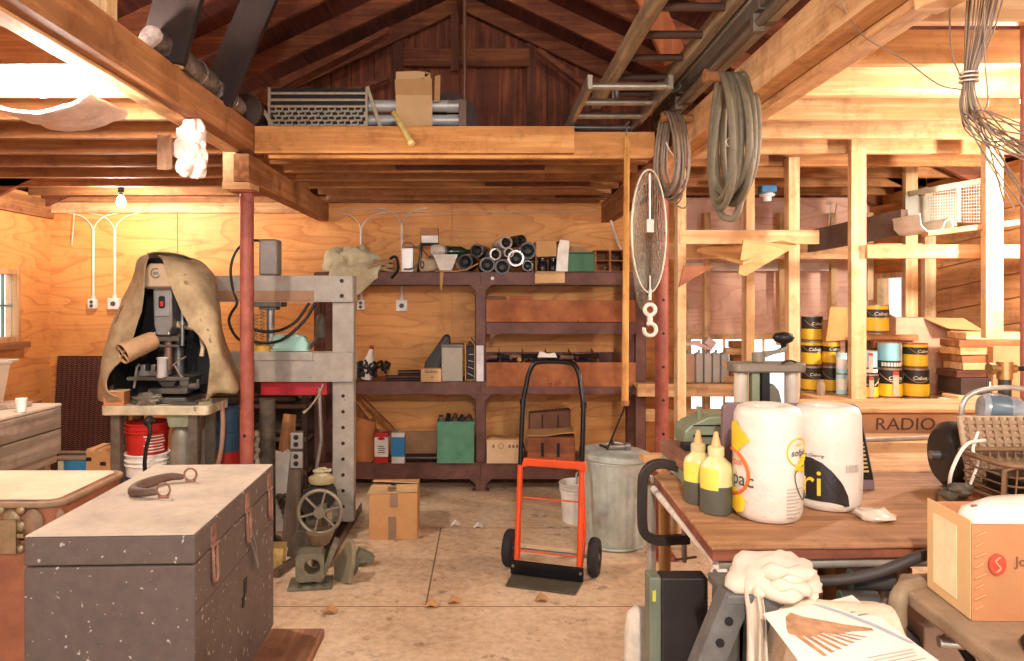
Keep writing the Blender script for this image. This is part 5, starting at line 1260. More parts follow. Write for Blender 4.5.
# ---- hand truck
ORANGE = plain('orange_enamel', '#e2531f', .4, .1, .1, 10)
BLK = plain('black_enamel', '#1b1a1b', .25, .4, .1)
ht = thing('hand_truck', 'orange and black two-wheeled hand truck standing on the floor', 'hand truck', (.345, 3.89, 0), -17.5)
def q(x, z): return (x, .16 * z, z)
for s in (-1, 1):
    b = B(); b.tube([q(s * .178, .012), q(s * .178, .60)], .0165, 12); b.o('lower_rail', ORANGE, ht, smooth=50)
    b = B(); b.tube(spline([q(s * .178, .58), (s * .182, .10, .48), (s * .187, .105, .32), (s * .187, .105, .2), (s * .18, .05, .06)], 5), .011, 10); b.o('rear_stay', ORANGE, ht, smooth=50)
hp_ = [q(-.178, .55), q(-.178, .62), q(-.178, .92)] + spline([q(-.176, .96), q(-.160, 1.06), q(-.148, 1.12), q(-.120, 1.175), q(-.07, 1.19), q(0, 1.192), q(.07, 1.19), q(.120, 1.175), q(.148, 1.12), q(.160, 1.06), q(.176, .96)], 4) + [q(.178, .92), q(.178, .62), q(.178, .55)]
b = B(); b.tube(hp_, .0145, 12); b.o('handle_loop', BLK, ht, smooth=60)
for s in (-1, 1):
    b = B(); b.cyl(q(s * .178, .935), q(s * .178, .97), .018, n=12); b.o('clamp_collar', BLK, ht, smooth=40)
    b = B(); b.tube(spline([q(s * .165, .72), (s * .158, .13, .66), (s * .160, .105, .59), q(s * .178, .545)], 4), .005, 6); b.o('release_wire', BLK, ht, smooth=50)
b = B(); b.prism([(-.17, .585), (-.155, .645), (.20, .645), (.205, .60), (.195, .585), (.15, .60), (-.13, .60)], .072, .112, 'XZ'); b.o('cross_plate', ORANGE, ht, bevel=.008)
for z in (.42, .13):
    b = B(); b.cyl((-.178, .16 * z + .01, z), (.178, .16 * z + .01, z), .005, n=8); b.o('cross_rod', ORANGE, ht)
b = B(); b.box(-.205, .205, -.022, -.004, .012, .088); b.o('axle_plate', BLK, ht, bevel=.003)
for x in (-.19, .19):
    b = B()
    b.cyl((x, -.027, .06), (x, -.021, .06), .008, n=8); b.o('bolt', STEEL, ht)
b = B(); b.prism([(-.20, -.005), (.20, -.005), (.19, -.175), (-.19, -.175)], .003, .011, 'XY'); b.o('toe_plate', plain('worn_grey_plate', '#5e5848', .6, .4, .2), ht, bevel=.002)
b = B(); b.cyl((-.27, .12, .105), (.27, .12, .105), .009, n=10); b.o('axle', STEEL, ht)
RUB = plain('black_rubber', '#232122', .8)
for s in (-1, 1):
    x = s * .245
    w = B(); w.lathe([(.055, -.026), (.095, -.028), (.105, -.018), (.107, 0), (.105, .018), (.095, .028), (.055, .026), (.055, -.026)], c=(x, .12, .107), axis=(1, 0, 0), n=32); w = w.o('wheel', RUB, ht, smooth=50)
    b = B(); b.lathe([(0, -.028), (.02, -.028), (.025, -.015), (.056, -.02), (.056, .02), (.025, .015), (.02, .028), (0, .028)], c=(x, .12, .107), axis=(1, 0, 0), n=24); b.o('hub', plain('dark_hub', '#4c4744', .4, .5), w, smooth=40)
    for k in range(5):
        a = 2 * PI * k / 5; sd = 1
        b = B(); b.cyl((x - .0215, .12 + .038 * math.cos(a), .107 + .038 * math.sin(a)), (x + .0215, .12 + .038 * math.cos(a), .107 + .038 * math.sin(a)), .008, n=8); b.o('hub_hole', BLACK, w)

# floor scraps
for k, (px, py, mt) in enumerate(((431, 607, 'a'), (454, 603, 'a'), (541, 601, 'a'), (330, 613, 'a'), (455, 526, 'w'), (478, 528, 'w'))):
    d = 1.55 * 700 / (py - 300); c = P(px, py, d)
    b = B(); b.sheet([[(c.x - .03, c.y - .02, .006), (c.x, c.y - .025, .02), (c.x + .03, c.y - .02, .006)], [(c.x - .02, c.y + .02, .012), (c.x, c.y + .02, .035), (c.x + .035, c.y + .02, .008)]], .004)
    b.o('wood_scrap', plain('scrap_brown', '#b98a58', .8) if mt == 'a' else plain('scrap_white', '#ddd3c8', .8), label=['curled brown scrap on the floor, the one farthest towards the viewer in the aisle', 'small brown scrap on the floor just behind the curled one', 'brown leaf scrap on the floor in front of the hand truck toe plate', 'tiny brown scrap on the floor by the low plank bench', 'white scrap on the floor to the side of the cardboard box', 'white scrap on the floor halfway to the hand truck'][k], cat='scrap')
# ================================================================== pipe-framed workbench on the right
BZ = 1.03
WBTOP = wood('bench_board', '#c08f63', '#96663f', 'X')
CHROME = plain('grey_pipe_paint', '#b9b0a3', .35, .5, .2, 20)
CRUST = plain('crusty_white_paint', '#d9cfc0', .85, 0, .2, 30, bump=.4)
wbn = thing('workbench', 'pipe-framed workbench with thick plywood top holding the paper towel rolls', 'workbench', (1.2, 1.80, 0))
def L(x, y, z=0.): return (x - 1.2, y - 1.80, z)
b = B(); b.prism([(.478 - 1.2, 1.475 - 1.8), (1.60 - 1.2, 1.52 - 1.8), (1.85 - 1.2, 1.55 - 1.8), (1.85 - 1.2, 2.13 - 1.8), (.505 - 1.2, 2.09 - 1.8)], BZ - .010, BZ, 'XY'); b.o('bench_top', WBTOP, wbn, bevel=.004)
b = B(); b.prism([(.480 - 1.2, 1.477 - 1.8), (1.84 - 1.2, 1.55 - 1.8), (1.84 - 1.2, 2.1 - 1.8), (.507 - 1.2, 2.085 - 1.8)], BZ - .032, BZ - .0105, 'XY'); b.o('under_board', wood('dark_red_ply', '#9a5a3e', '#6d3724', 'X'), wbn, bevel=.002)
b = B(); b.cyl(L(.50, 1.505, .983), L(1.84, 1.56, .983), .0125, n=14); b.o('front_pipe', CHROME, wbn, smooth=40)
b = B(); b.cyl(L(.498, 1.50, .985), L(.505, 2.09, .985), .011, n=14); b.o('side_pipe', CRUST, wbn, smooth=40)
for nm, (x, y) in (('leg', (.507, 1.515)), ('leg', (.503, 2.12)), ('leg', (1.83, 1.56)), ('leg', (1.83, 2.1))):
    b = B(); b.cyl(L(x, y, 0), L(x, y, .985), .0145, n=14); b.o(nm, CRUST if y < 1.52 else CHROME, wbn, smooth=40)
b = B(); b.ball(L(.507, 1.512, .955), (.020, .020, .032), 12, 8, wob=.5); b.o('tee_fitting', CRUST, wbn, smooth=60)
b = B(); b.cyl(L(.603, 2.35, 0), L(.603, 2.35, .99), .02, n=14); b.o('leg', wood('broom_pole', '#c3955f', '#a2743f', 'Z'), wbn, smooth=40)
b = B(); b.prism([(.56 - 1.2, 2.12 - 1.8), (1.70 - 1.2, 2.14 - 1.8), (1.70 - 1.2, 2.4 - 1.8), (.53 - 1.2, 2.4 - 1.8)], BZ - .028, BZ - .003, 'XY'); b.o('rear_board', LUM_X, wbn, bevel=.003)
b = B(); b.box(.64 - 1.2, 1.8 - 1.2, 1.64 - 1.8, 2.2 - 1.8, .52, .545); b.o('lower_shelf', OLD_X, wbn, bevel=.003)

# C clamp on the bench edge
cl = thing('c_clamp', 'heavy black C-clamp gripping the left edge of the pipe-framed workbench', 'clamp', (.497, 2.045, .86))
prof = [(.118, .180), (.07, .200), (.02, .212), (-.015, .203), (-.034, .175), (-.037, .14), (-.037, .03), (-.022, .0), (.01, -.012), (.06, -.010), (.10, -.008)]
pts = spline([(x, 0, z) for x, z in prof], 4)
b = B()
rows = []
for i, p in enumerate(pts):
    t = (pts[min(i + 1, len(pts) - 1)] - pts[max(i - 1, 0)]).normalized(); nn = Vector((-t.z, 0, t.x))
    rows.append([p + nn * .013 + Vector((0, -.012, 0)), p + nn * .013 + Vector((0, .012, 0)), p - nn * .013 + Vector((0, .012, 0)), p - nn * .013 + Vector((0, -.012, 0))])
vs = [q for r in rows for q in r]; m = len(rows)
fs = [(4 * i + k, 4 * i + (k + 1) % 4, 4 * i + 4 + (k + 1) % 4, 4 * i + 4 + k) for i in range(m - 1) for k in range(4)] + [(0, 1, 2, 3), (4 * m - 4, 4 * m - 3, 4 * m - 2, 4 * m - 1)]
b.add(vs, fs); b.o('clamp_frame', plain('black_brown_iron', '#3a302a', .5, .3, .2), cl, bevel=.003, smooth=40)
b = B(); b.cyl((.112, 0, .1715), (.112, 0, .190), .02, .013, n=14); b.o('anvil_pad', GREASE, cl, smooth=40)
b = B(); b.cyl((.085, 0, -.075), (.085, 0, .112), .008, n=12); b.cyl((.085, 0, .108), (.085, 0, .122), .016, n=14); b.o('screw', STEEL, cl, smooth=40)
b = B(); b.cyl((.05, -.02, -.062), (.125, .02, -.068), .004, n=8); b.o('tee_bar', STEEL, cl, smooth=40)

# thickness planer
GG = plain('grey_green_casting', '#7f8669', .5, .15, .15, 12, col2='#8f9578')
GB = plain('grey_brown_plate', '#847866', .5, .3, .15, 12)
CHR = plain('satin_columns', '#cdc0ae', .3, .15, .1, 20)
plr = thing('thickness_planer', 'grey-green benchtop thickness planer with crank knob behind the towel rolls', 'planer', (.74, 2.10, BZ + .001))
def PL(x, y, z): return (x - .74, y - 2.10, z)
b = B(); b.box(-.185, .06, -.24, .12, .035, .075); b.o('infeed_board', wood('planer_board', '#a9795a', '#805340', 'Y'), plr, bevel=.004)
b = B(); b.box(-.18, .06, -.235, .12, .0, .034); b.o('infeed_table', plain('pale_green_metal', '#9aa48c', .5, .2), plr, bevel=.003)
b = B(); b.prism([(-.135, .078), (-.0, .078), (-.0, .168), (-.06, .165), (-.115, .140), (-.135, .12)], .02, .14, 'XZ'); hs_ = b.o('motor_housing', GG, plr, bevel=.005)
b = B(); b.box(-.11, -.03, .014, .019, .105, .111); b.box(-.11, -.02, .016, .019, .138, .141); b.o('vent_slot', BLACK, hs_)
b = B(); b.cyl((-.08, .06, .14), (-.08, .06, .185), .006, n=10); b.cyl((-.08, .06, .185), (-.08, .06, .19), .009, n=10); b.o('oil_cup', GG, hs_, smooth=40)
b = B(); b.bx((-.13, -.02, .085), (.05, .05, .018)); b.ball((-.10, -.06, .088), (.025, .02, .012), 10, 6); b.o('feed_knob', BLACK, plr, bevel=.003)
for x in (.047, .203):
    for y in (.055,):
        b = B(); b.cyl((x, y, .05), (x, y, .298), .0205, n=20); b.o('column', CHR, plr, smooth=40)
b = B(); b.prism(rrect(.014, .236, .015, .10, .02), .298, .328, 'XY'); b.o('top_plate', GB, plr, bevel=.006, smooth=40)
b = B(); b.box(.100, .123, .02, .045, .06, .298); b.o('lead_screw', BLACK, plr)
b = B(); b.box(.073, .098, .03, .06, .06, .298); b.o('side_gib', GG, plr, bevel=.003)
b = B(); b.prism([(.125, .06), (.172, .06), (.175, .20), (.165, .24), (.148, .262), (.125, .25)], .05, .12, 'XZ'); b.o('cutter_hood', plain('dusty_hood', '#6f6a5a', .6, .1), plr, bevel=.006)
b = B(); b.box(.03, .24, .06, .11, .075, .16); b.o('cutter_head', GG, plr, bevel=.006)
b = B(); b.cyl((.100, .05, .328), (.100, .05, .358), .02, n=18); b.prism([(.092, .34), (.112, .36), (.157, .365), (.182, .378), (.187, .362), (.142, .352), (.112, .34)], .04, .06, 'XZ'); cr_ = b.o('crank_arm', GB, plr, bevel=.003)
b = B(); b.lathe([(0, 0), (.008, 0), (.009, .012), (.026, .02), (.032, .032), (.026, .044), (.0, .05)], c=(.177, .05, .372), n=20); b.o('crank_knob', BLACK, cr_, smooth=60)
b = B(); b.tube(spline([(.15, .0, .330), (.17, -.01, .338), (.19, -.005, .333)], 4), .003, 6); b.o('black_tie', BLACK, plr)

# glue bottles
def glue(loc, s, label):
    root = thing('squeeze_bottle', label, 'bottle', loc, 0, 'squeeze bottles on the workbench')
    b = B(); b.lathe([(0, 0), (.036 * s, 0), (.039 * s, .006 * s), (.039 * s, .072 * s)], n=28); b.lathe([(0, .071 * s), (.039 * s, .072 * s)], n=28); b.o('liquid_fill', plain('grey_green_glue', '#59594d', .35, 0, .1), root, smooth=50, label='dark grey-green contents')
    b = B(); b.lathe([(.0392 * s, .070 * s), (.039 * s, .108 * s), (.036 * s, .122 * s), (.019 * s, .138 * s), (.0175 * s, .142 * s), (0, .142 * s)], n=28); b.o('bottle_body', plain('cloudy_yellow_plastic', '#d8cd8c', .35, 0, .08), root, smooth=50)
    cp = B(); cp.lathe([(0, .142 * s), (.02 * s, .142 * s), (.02 * s, .162 * s), (.015 * s, .165 * s), (0, .165 * s)], n=20); cp = cp.o('bottle_cap', plain('pale_yellow_cap', '#d6c58e', .4), root, smooth=40)
    b = B(); b.lathe([(.012 * s, .165 * s), (.005 * s, .200 * s), (0, .202 * s)], n=14); b.o('nozzle', plain('amber_nozzle', '#d3a66a', .4), cp, smooth=50)
    b = B(); b.lathe([(.0394 * s, .062 * s), (.0396 * s, .115 * s)], n=20, arc=.24); lbp = b.o('yellow_sticker', plain('yellow_sticker', '#e7d85a', .5), root, smooth=50); lbp.rotation_euler = (0, 0, math.radians(178))
glue((.566, 1.715, BZ + .001), .98, 'half-full yellow squeeze bottle on the workbench, the one in front')
glue((.548, 1.80, BZ + .001), .92, 'yellow squeeze bottle half hidden behind the half-full one')

# paper towel rolls
PT = plain('paper_towel_wrap', '#dccfbe', .4, 0, .07, 8, bump=.35)
YEL = plain('yellow_print', '#f2c52c', .45); ORG = plain('orange_print', '#d9682a', .45); DKG = plain('dark_green_print', '#3a463c', .5); BLKP = plain('black_wrap', '#2b2523', .35, 0, .2, 12, bump=.1)
def roll(loc, rz, label):
    root = thing('paper_towel_roll', label, 'paper towel roll', loc, rz, 'paper towel rolls on the workbench')
    n = 48; rows = []
    for z, r in ((0, .064), (.004, .072), (.02, .078), (.10, .0805), (.18, .079), (.245, .0765), (.262, .070), (.268, .055), (.264, .03), (.255, .018), (.02, .018)):
        rows.append([(r * math.cos(2 * PI * i / n) * (1 + .012 * noise.noise(Vector((i * .5, z * 22, 1)))), r * math.sin(2 * PI * i / n) * (1 + .012 * noise.noise(Vector((i * .5, z * 22, 4)))), z) for i in range(n)])
    b = B(); vs = [p for r in rows for p in r]
    b.add(vs, [(j * n + i, j * n + (i + 1) % n, (j + 1) * n + (i + 1) % n, (j + 1) * n + i) for j in range(len(rows) - 1) for i in range(n)]); b.o('wrapped_paper', PT, root, smooth=60)
    return root
RAD = .0817
def patch(root, name, poly, mat, off=0., label=None):
    """a printed patch (angle in degrees from the front, height) bent round the roll"""
    n = len(poly); b = B()
    # fan of strips so that the print follows the curve
    zs = [p[1] for p in poly]; z0, z1 = min(zs), max(zs); N = 14
    def span(z):
        xs = []
        for (a, c), (d, e) in zip(poly, poly[1:] + poly[:1]):
            if (c - z) * (e - z) <= 0 and c != e: xs.append(a + (d - a) * (z - c) / (e - c))
        return (min(xs), max(xs)) if xs else (0, 0)
    rows = []
    for k in range(N + 1):
        z = z0 + (z1 - z0) * min(max(k / N, .001), .999); a, c = span(z)
        rows.append([((RAD + off) * math.sin(math.radians(a + (c - a) * q / 12)), -(RAD + off) * math.cos(math.radians(a + (c - a) * q / 12)), z) for q in range(13)])
    b.sheet(rows, .0004); return b.o(name, mat, root, label=label)
def ring(root, ca, cz, ra, rz_, t, mat, a0=0, a1=360):
    b = B(); pts = []
    for i in range(41):
        a = math.radians(a0 + (a1 - a0) * i / 40); ang = math.radians(ca + ra * math.cos(a))
        pts.append(((RAD + .0006) * math.sin(ang), -(RAD + .0006) * math.cos(ang), cz + rz_ * math.sin(a)))
    b.tube(pts, t, 5); b.o('printed_ring', mat, root, smooth=60)
def cyltext(root, s, size, mat, ang, z, sx=1., shear=0.):
    a = math.radians(ang)
    t = lettering(s, size, mat, root, (0, 0, 0), (0, 0, 0), wrap=RAD + .0008, sx=sx, shear=shear, th=.0004)
    t.matrix_basis = Matrix.Rotation(a, 4, 'Z') @ Matrix.Translation((0, -(RAD + .0008), z)) @ Matrix.Rotation(math.radians(90), 4, 'X')
r1 = roll((.680, 1.685, BZ + .001), 0, 'wrapped paper towel roll with yellow and orange print in front of the other roll')
patch(r1, 'yellow_patch', [(-112, .20), (-96, .228), (-82, .232), (-70, .215), (-58, .205), (-50, .188), (-62, .176), (-76, .160), (-105, .155)], YEL)
patch(r1, 'yellow_patch', [(-112, .018), (-80, .014), (-62, .02), (-58, .048), (-68, .062), (-84, .07), (-112, .075)], YEL)
patch(r1, 'yellow_patch', [(22, .125), (50, .118), (54, .165), (40, .158)], YEL)
ring(r1, -92, .108, 40, .052, .0042, ORG, -85, 105)
ring(r1, 33, .168, 24, .032, .0016, YEL)
cyltext(r1, 'ecol', .026, plain('orange_print', '#d9682a', .45), -80, .135); cyltext(r1, 'pac', .046, DKG, -66, .096, sx=1.1)
cyltext(r1, 'sofpac', .021, DKG, 36, .166, sx=1.1, shear=.2); cyltext(r1, 'ecol', .012, YEL, 33, .186)
for k in range(9): patch(r1, 'fine_print', [(8, .085 - k * .008), (42 - 7 * (k % 3), .085 - k * .008), (42 - 7 * (k % 3), .0825 - k * .008), (8, .0825 - k * .008)], plain('faint_print', '#b7a795', .6))
b = B(); pts = [((RAD + .001) * math.sin(math.radians(a)), -(RAD + .001) * math.cos(math.radians(a)), z) for a, z in ((46, .135), (24, .12), (27, .09), (44, .055), (52, .075))]; b.tube(spline(pts, 4), .0011, 5); b.o('line_drawing', INK, r1)
r2 = roll((.868, 1.775, BZ + .001), -6, 'wrapped paper towel roll with black and yellow print behind the other roll')
pol = [(-110, .022), (16, .020), (14, .045), (4, .078), (-12, .108), (-30, .130), (-55, .142), (-110, .146)]
patch(r2, 'black_patch', pol, BLKP)
cyltext(r2, 'ri', .098, YEL, -46, .072, sx=.95)
patch(r2, 'grey_drop', [(-66, .036), (-58, .030), (-55, .040), (-62, .048)], plain('grey_print', '#8d8374', .5), .0003)
for k in range(9): patch(r2, 'barcode_bar', [(10 + k * 3, .105), (11.6 + k * 3 - .5 * (k % 2), .105), (11.6 + k * 3 - .5 * (k % 2), .125), (10 + k * 3, .125)], plain('faint_print', '#b7a795', .6))
cyltext(r2, 'in Cleaning', .0105, INK, -42, .145, shear=.3)
r2.scale = (1, 1, .95)
# boxed blade package behind the rolls
pkg = thing('display_card', 'purple-brown display card with black text panel behind the towel rolls', 'card', (.84, 1.91, BZ + .001), 0)
b = B(); b.prism([(-.195, 0), (.225, 0), (.222, .03), (.184, .225), (.170, .235), (-.18, .238), (-.19, .225)], 0, .02, 'XZ'); b.o('card_body', plain('purple_brown_card', '#776062', .5), pkg, bevel=.003)
b = B(); b.prism([(.150, .03), (.218, .03), (.185, .19), (.158, .215)], -.003, -.0005, 'XZ'); tp = b.o('black_panel', BLACK, pkg)
for k in range(8):
    b = B(); b.box(.165, .205 - .002 * k, -.0045, -.0031, .05 + k * .011, .055 + k * .011); b.o('text_line', plain('tan_print', '#c2a05c', .6), pkg)
b = B(); b.tube([(.167 + .008 * (k % 2), -.004, .150 + .008 * k) for k in range(7)], .002, 4); b.o('yellow_squiggle', YEL, pkg)
b = B(); b.ball(P(875, 515, 1.66), (.05, .04, .012), 12, 6, wob=.8); b.o('plastic_wrap', plain('clear_wrap', '#d9c8b4', .15, 0, .1), label='crumpled clear plastic wrap lying beside the towel rolls', cat='plastic wrap', smooth=60)

# ---- things under the bench
bbx = thing('black_case', 'black steel case with pale green edge standing under the workbench corner', 'case', (.445, 1.68, .55), 0)
b = B(); b.box(-.034, .075, -.05, .0, .0, .352); b.o('case_body', plain('black_steel', '#35302d', .45, .3, .15), bbx, bevel=.004)
b = B(); b.box(-.062, -.0345, -.052, .002, 0, .354); b.o('green_edge', plain('grey_green_edge', '#6f7663', .5), bbx, bevel=.004)
b = B(); b.box(-.056, -.048, -.055, -.0525, .30, .325); b.o('yellow_tag', plain('yellow_tag', '#c9c645', .5), bbx)
st2 = thing('low_table', 'low wooden stand under the black steel case', 'stand', (.46, 1.72, 0))
b = B(); b.box(-.14, .14, -.12, .14, .52, .549); b.o('stand_top', DARK_X, st2, bevel=.003)
for sx in (-.1, .1):
    for sy in (-.09, .1):
        b = B(); b.box(sx - .02, sx + .02, sy - .02, sy + .02, 0, .519); b.o('leg', DARK_Z, st2)
wvb = thing('woven_sack', 'white woven sack bulging out behind the black steel case', 'sack', (.405, 1.84, .0))
b = B(); b.lathe([(0, 0), (.035, 0), (.04, .1), (.04, .4), (.038, .68), (.032, .725), (.015, .742), (0, .742)], n=20); b.o('sack_body', plain('white_weave', '#d9cdb8', .8, 0, .15, 40, bump=.2), wvb, smooth=60)
b = B()
for k in range(14): b.tube([(.041 * math.cos(2 * PI * k / 14 + .3 * t), .041 * math.sin(2 * PI * k / 14 + .3 * t), .1 + .3 * t * .8) for t in range(3)], .0025, 4)
b.o('weave_cord', plain('weave_cord', '#c2b497', .8), wvb)
gsl = thing('angle_stand', 'grey angle-iron sawhorse with two bolt holes, mostly under the cream rag', 'sawhorse', (.46, 1.20, 0))
GI = plain('grey_angle_iron', '#6c6964', .5, .4, .25, 20)
for (xb, xt) in ((-.40, .01), (.07, .07), (.0, .03)):
    for y in ((.10,) if xb < 0 else (.19,) if xb == 0 else (.10, .19)):
        b = B(); b.beam((xb, y, 0), (xt, y, 1.0), .05, .006, (0, 1, 0)); b.beam((xb - .022, y + .02, 0), (xt - .022, y + .02, 1.0), .006, .04, (0, 1, 0)); lg = b.o('leg', GI, gsl)
        if xb < 0:
            for t in (.955, .915):
                c = Vector((xb, y, 0)).lerp(Vector((xt, y, 1.0)), t)
                b = B(); b.cyl(c + Vector((0, -.006, 0)), c + Vector((0, -.0032, 0)), .008, n=14); b.o('bolt_hole', BLACK, lg)
b = B(); b.box(-.012, .06, .095, .21, .985, 1.003); b.o('top_rail', GI, gsl, bevel=.003)
# cream rag slumped over the sawhorse
RAGM = plain('cream_rag2', '#d2c0aa', .9, 0, .1, 8, bump=.1)
rg = thing('cream_rag', 'cream rag bunched on the sawhorse with one end hanging down', 'rag', (.53, 1.335, 1.004))
b = B(); b.add(*cloth_blob((.02, .0, .018), (.088, .062, .046), 5.5, amp=.30, floor=-.012)); b.o('rag_bunch', RAGM, rg, smooth=70)
b = B(); b.tube(spline([(-.035, -.01, .01), (-.02, -.035, .038), (.02, -.045, .046), (.06, -.035, .036), (.085, -.01, .012)], 5), [.012 + .005 * math.sin(i) for i in range(21)], 8); b.tube(spline([(-.03, -.035, .0), (.0, -.05, .022), (.05, -.052, .018), (.08, -.03, -.004)], 5), [.010 + .004 * math.sin(i * 1.3) for i in range(16)], 8); b.o('rag_fold', RAGM, rg, smooth=70)
rows = []
for j in range(12):
    v = j / 11
    rows.append([(-.052 + .042 * (i / 8) * (1 - .25 * v) - .012 * v + .006 * math.sin(i * 2.1 + j * .3), -.022 - .016 * math.sin(i * 1.5 + v * 2) - .03 * min(1, v * 6) - .004 * j, .030 - .34 * v) for i in range(9)])
b = B(); b.sheet(rows, .006); b.o('hanging_end', RAGM, rg, smooth=80, sub=1)
bx3 = thing('covered_box', 'plain brown box beneath the terry towel and the printed leaflet', 'box', (.67, 1.17, 0), 0)
b = B(); b.box(-.115, .11, -.17, .20, 0, .915); b.o('box_body', CARD, bx3, bevel=.004)
b = B(); b.box(-.06, .06, -.1715, -.1705, .7, .9); b.o('box_tape', plain('grey_brown_tape', '#8a6d57', .35), bx3)
tw = []
for j in range(14):
    r = []
    for i in range(15):
        u = i / 14; v = j / 13
        x = .462 + .26 * u + .03 * v * u; y = 1.03 + .35 * v - .05 * u * v
        z = .935 + .02 * v + .030 * math.exp(-((v - .84) / .12) ** 2) + .007 * math.sin(v * 30 + u * 3) * (v > .55) + .006 * noise.noise(Vector((u * 9, v * 9, 0)))
        if u < .30: z -= (.30 - u) ** 1.4 * 1.6; x += (.30 - u) * .12
        r.append((x, y, z))
    tw.append(r)
b = B(); b.sheet(tw, .012)
b.o('terry_towel', plain('cream_terry', '#dcc6aa', .95, 0, .12, 60, bump=.4), label='thick folded cream terry towel beneath the printed leaflet', cat='towel', smooth=80, sub=1)
lf = thing('leaflet', 'printed leaflet with a brown wing picture lying on the terry towel', 'leaflet', (.60, 1.185, 1.0))
def LF(u, v, dz=0.):
    c00, c10, c11, c01 = Vector((.50, 1.02, 0)), Vector((.735, 1.06, 0)), Vector((.70, 1.31, 0)), Vector((.492, 1.215, 0))
    p = c00 * (1 - u) * (1 - v) + c10 * u * (1 - v) + c11 * u * v + c01 * (1 - u) * v - Vector((.60, 1.16, 0))
    p.z = -.010 + .004 * math.sin(u * 3 + v * 2) - .024 * (1 - v) + dz
    return p
b = B(); b.sheet([[LF(i / 12, j / 12) for i in range(13)] for j in range(13)], .0012); b.o('paper_sheet', plain('glossy_white_paper', '#ece2d4', .4, 0, .04), lf, smooth=60)
def lstrip(nm, lo, hi, mat, dz=.0022):
    """a printed area between two edges given as (u, v) runs, kept on the sheet"""
    b = B(); vs = []; fs = []; n = len(lo); K = 5
    for k in range(K + 1):
        for p, q in zip(lo, hi): vs.append(LF(p[0] + (q[0] - p[0]) * k / K, p[1] + (q[1] - p[1]) * k / K, dz))
    for k in range(K):
        for i in range(n - 1): fs.append((k * n + i, k * n + i + 1, (k + 1) * n + i + 1, (k + 1) * n + i))
    b.add(vs, fs); b.o(nm, mat, lf)
BRN = plain('brown_picture', '#b07a4e', .5, 0, .35, 40, col2='#c99668')
lstrip('wing_picture', [(.08, .66), (.16, .60), (.26, .57), (.36, .60), (.48, .56), (.62, .57), (.80, .55)], [(.10, .74), (.17, .88), (.25, .93), (.33, .84), (.46, .76), (.60, .67), (.80, .58)], BRN)
for k in range(7): lstrip('feather', [(.12 + .06 * k, .62 - .008 * k), (.20 + .075 * k, .33 + .025 * k)], [(.162 + .06 * k, .61 - .008 * k), (.235 + .075 * k, .33 + .025 * k)], BRN)
lstrip('blue_band', [(.54, .985), (.70, .80), (.84, .60), (.96, .36)], [(.59, .985), (.75, .80), (.89, .60), (.99, .36)], plain('pale_blue_print', '#a9b2bd', .5))
for k in range(6): lstrip('text_line', [(.50 + .02 * k, .25 - .035 * k), (.92 - .02 * (k % 3), .30 - .035 * k)], [(.50 + .02 * k, .240 - .035 * k), (.92 - .02 * (k % 3), .290 - .035 * k)], plain('faint_print', '#b7a795', .6))
lstrip('yellow_emblem', [(.70, .90), (.76, .90)], [(.70, .96), (.76, .96)], YEL)
for k in range(3): lstrip('text_line', [(.76 + .03 * k, .84 - .05 * k), (.92 + .01 * k, .84 - .05 * k)], [(.76 + .03 * k, .86 - .05 * k), (.92 + .01 * k, .86 - .05 * k)], plain('grey_print', '#8d8374', .5))
# black hose under the bench edge
b = B(); b.tube(spline([P(772, 574, 1.47), P(800, 580, 1.46), P(840, 580, 1.44), P(880, 572, 1.42), P(918, 557, 1.41), P(945, 550, 1.42)], 6), .0115, 10); b.o('black_hose', plain('black_rubber_hose', '#3b322d', .6), label='thick black hose curving along under the workbench front pipe', cat='hose', smooth=60)
# clutter on the lower shelf
b = B(); b.beam((1.24, 1.72, .546), (1.24, 1.72, .99), .035, .09, (0, 1, 0)); b.o('pale_stud', plain('pale_green_wood', '#c3b583', .7), label='pale upright board end under the workbench', cat='board', bevel=.002)
b = B(); b.box(1.27, 1.52, 1.70, 1.72, .546, .965); b.o('hardboard_sheet', CARD, label='brown hardboard panel standing under the workbench', cat='panel', bevel=.002)
for k, (x0, x1) in enumerate(((.86, .99), (1.12, .99))):
    b = B(); b.beam((x0, 1.70 + .03 * k, .56), (x1 + (.02 if k else -.0), 1.70 + .03 * k, .95), .022, .02); b.o('white_strut', plain('white_strut', '#d6cbbb', .6), label='white metal strut leaning under the workbench, %s' % ('sloping up beside the rag' if k == 0 else 'crossing the first strut'), cat='strut', group='white struts under the bench')
b = B(); b.box(.90, 1.10, 1.80, 2.0, .546, .86); b.o('grey_carton', plain('grey_brown_card', '#9b8468', .8), label='grey-brown carton on the lower shelf behind the white struts', cat='carton', bevel=.003)
b = B(); b.box(.70, .88, 1.85, 2.0, .546, .93); b.o('white_box', plain('greyish_white', '#c8bfb2', .7), label='greyish white box on the lower shelf beside the carton', cat='box', bevel=.003)
b = B(); b.box(.60, .735, 1.52, 1.60, .0, .925); b.o('pale_crate', LUM_X, label='narrow pale wooden box end showing behind the leaflet under the black hose', cat='box', bevel=.003)
jug = thing('black_jug', 'black plastic tool case with raised lettering beside the pipe elbow', 'case', (.785, 1.415, .60), -8)
b = B(); b.prism([(-.085, 0), (.08, 0), (.08, .28), (.05, .305), (-.05, .30), (-.085, .27)], -.03, .06, 'XZ'); b.o('case_body', plain('charcoal_plastic', '#3b3633', .5, 0, .15), jug, bevel=.01)
lettering('O REALM', .026, plain('grey_lettering', '#1b1918', .5), jug, (.0, -.031, .255), name='raised_lettering')
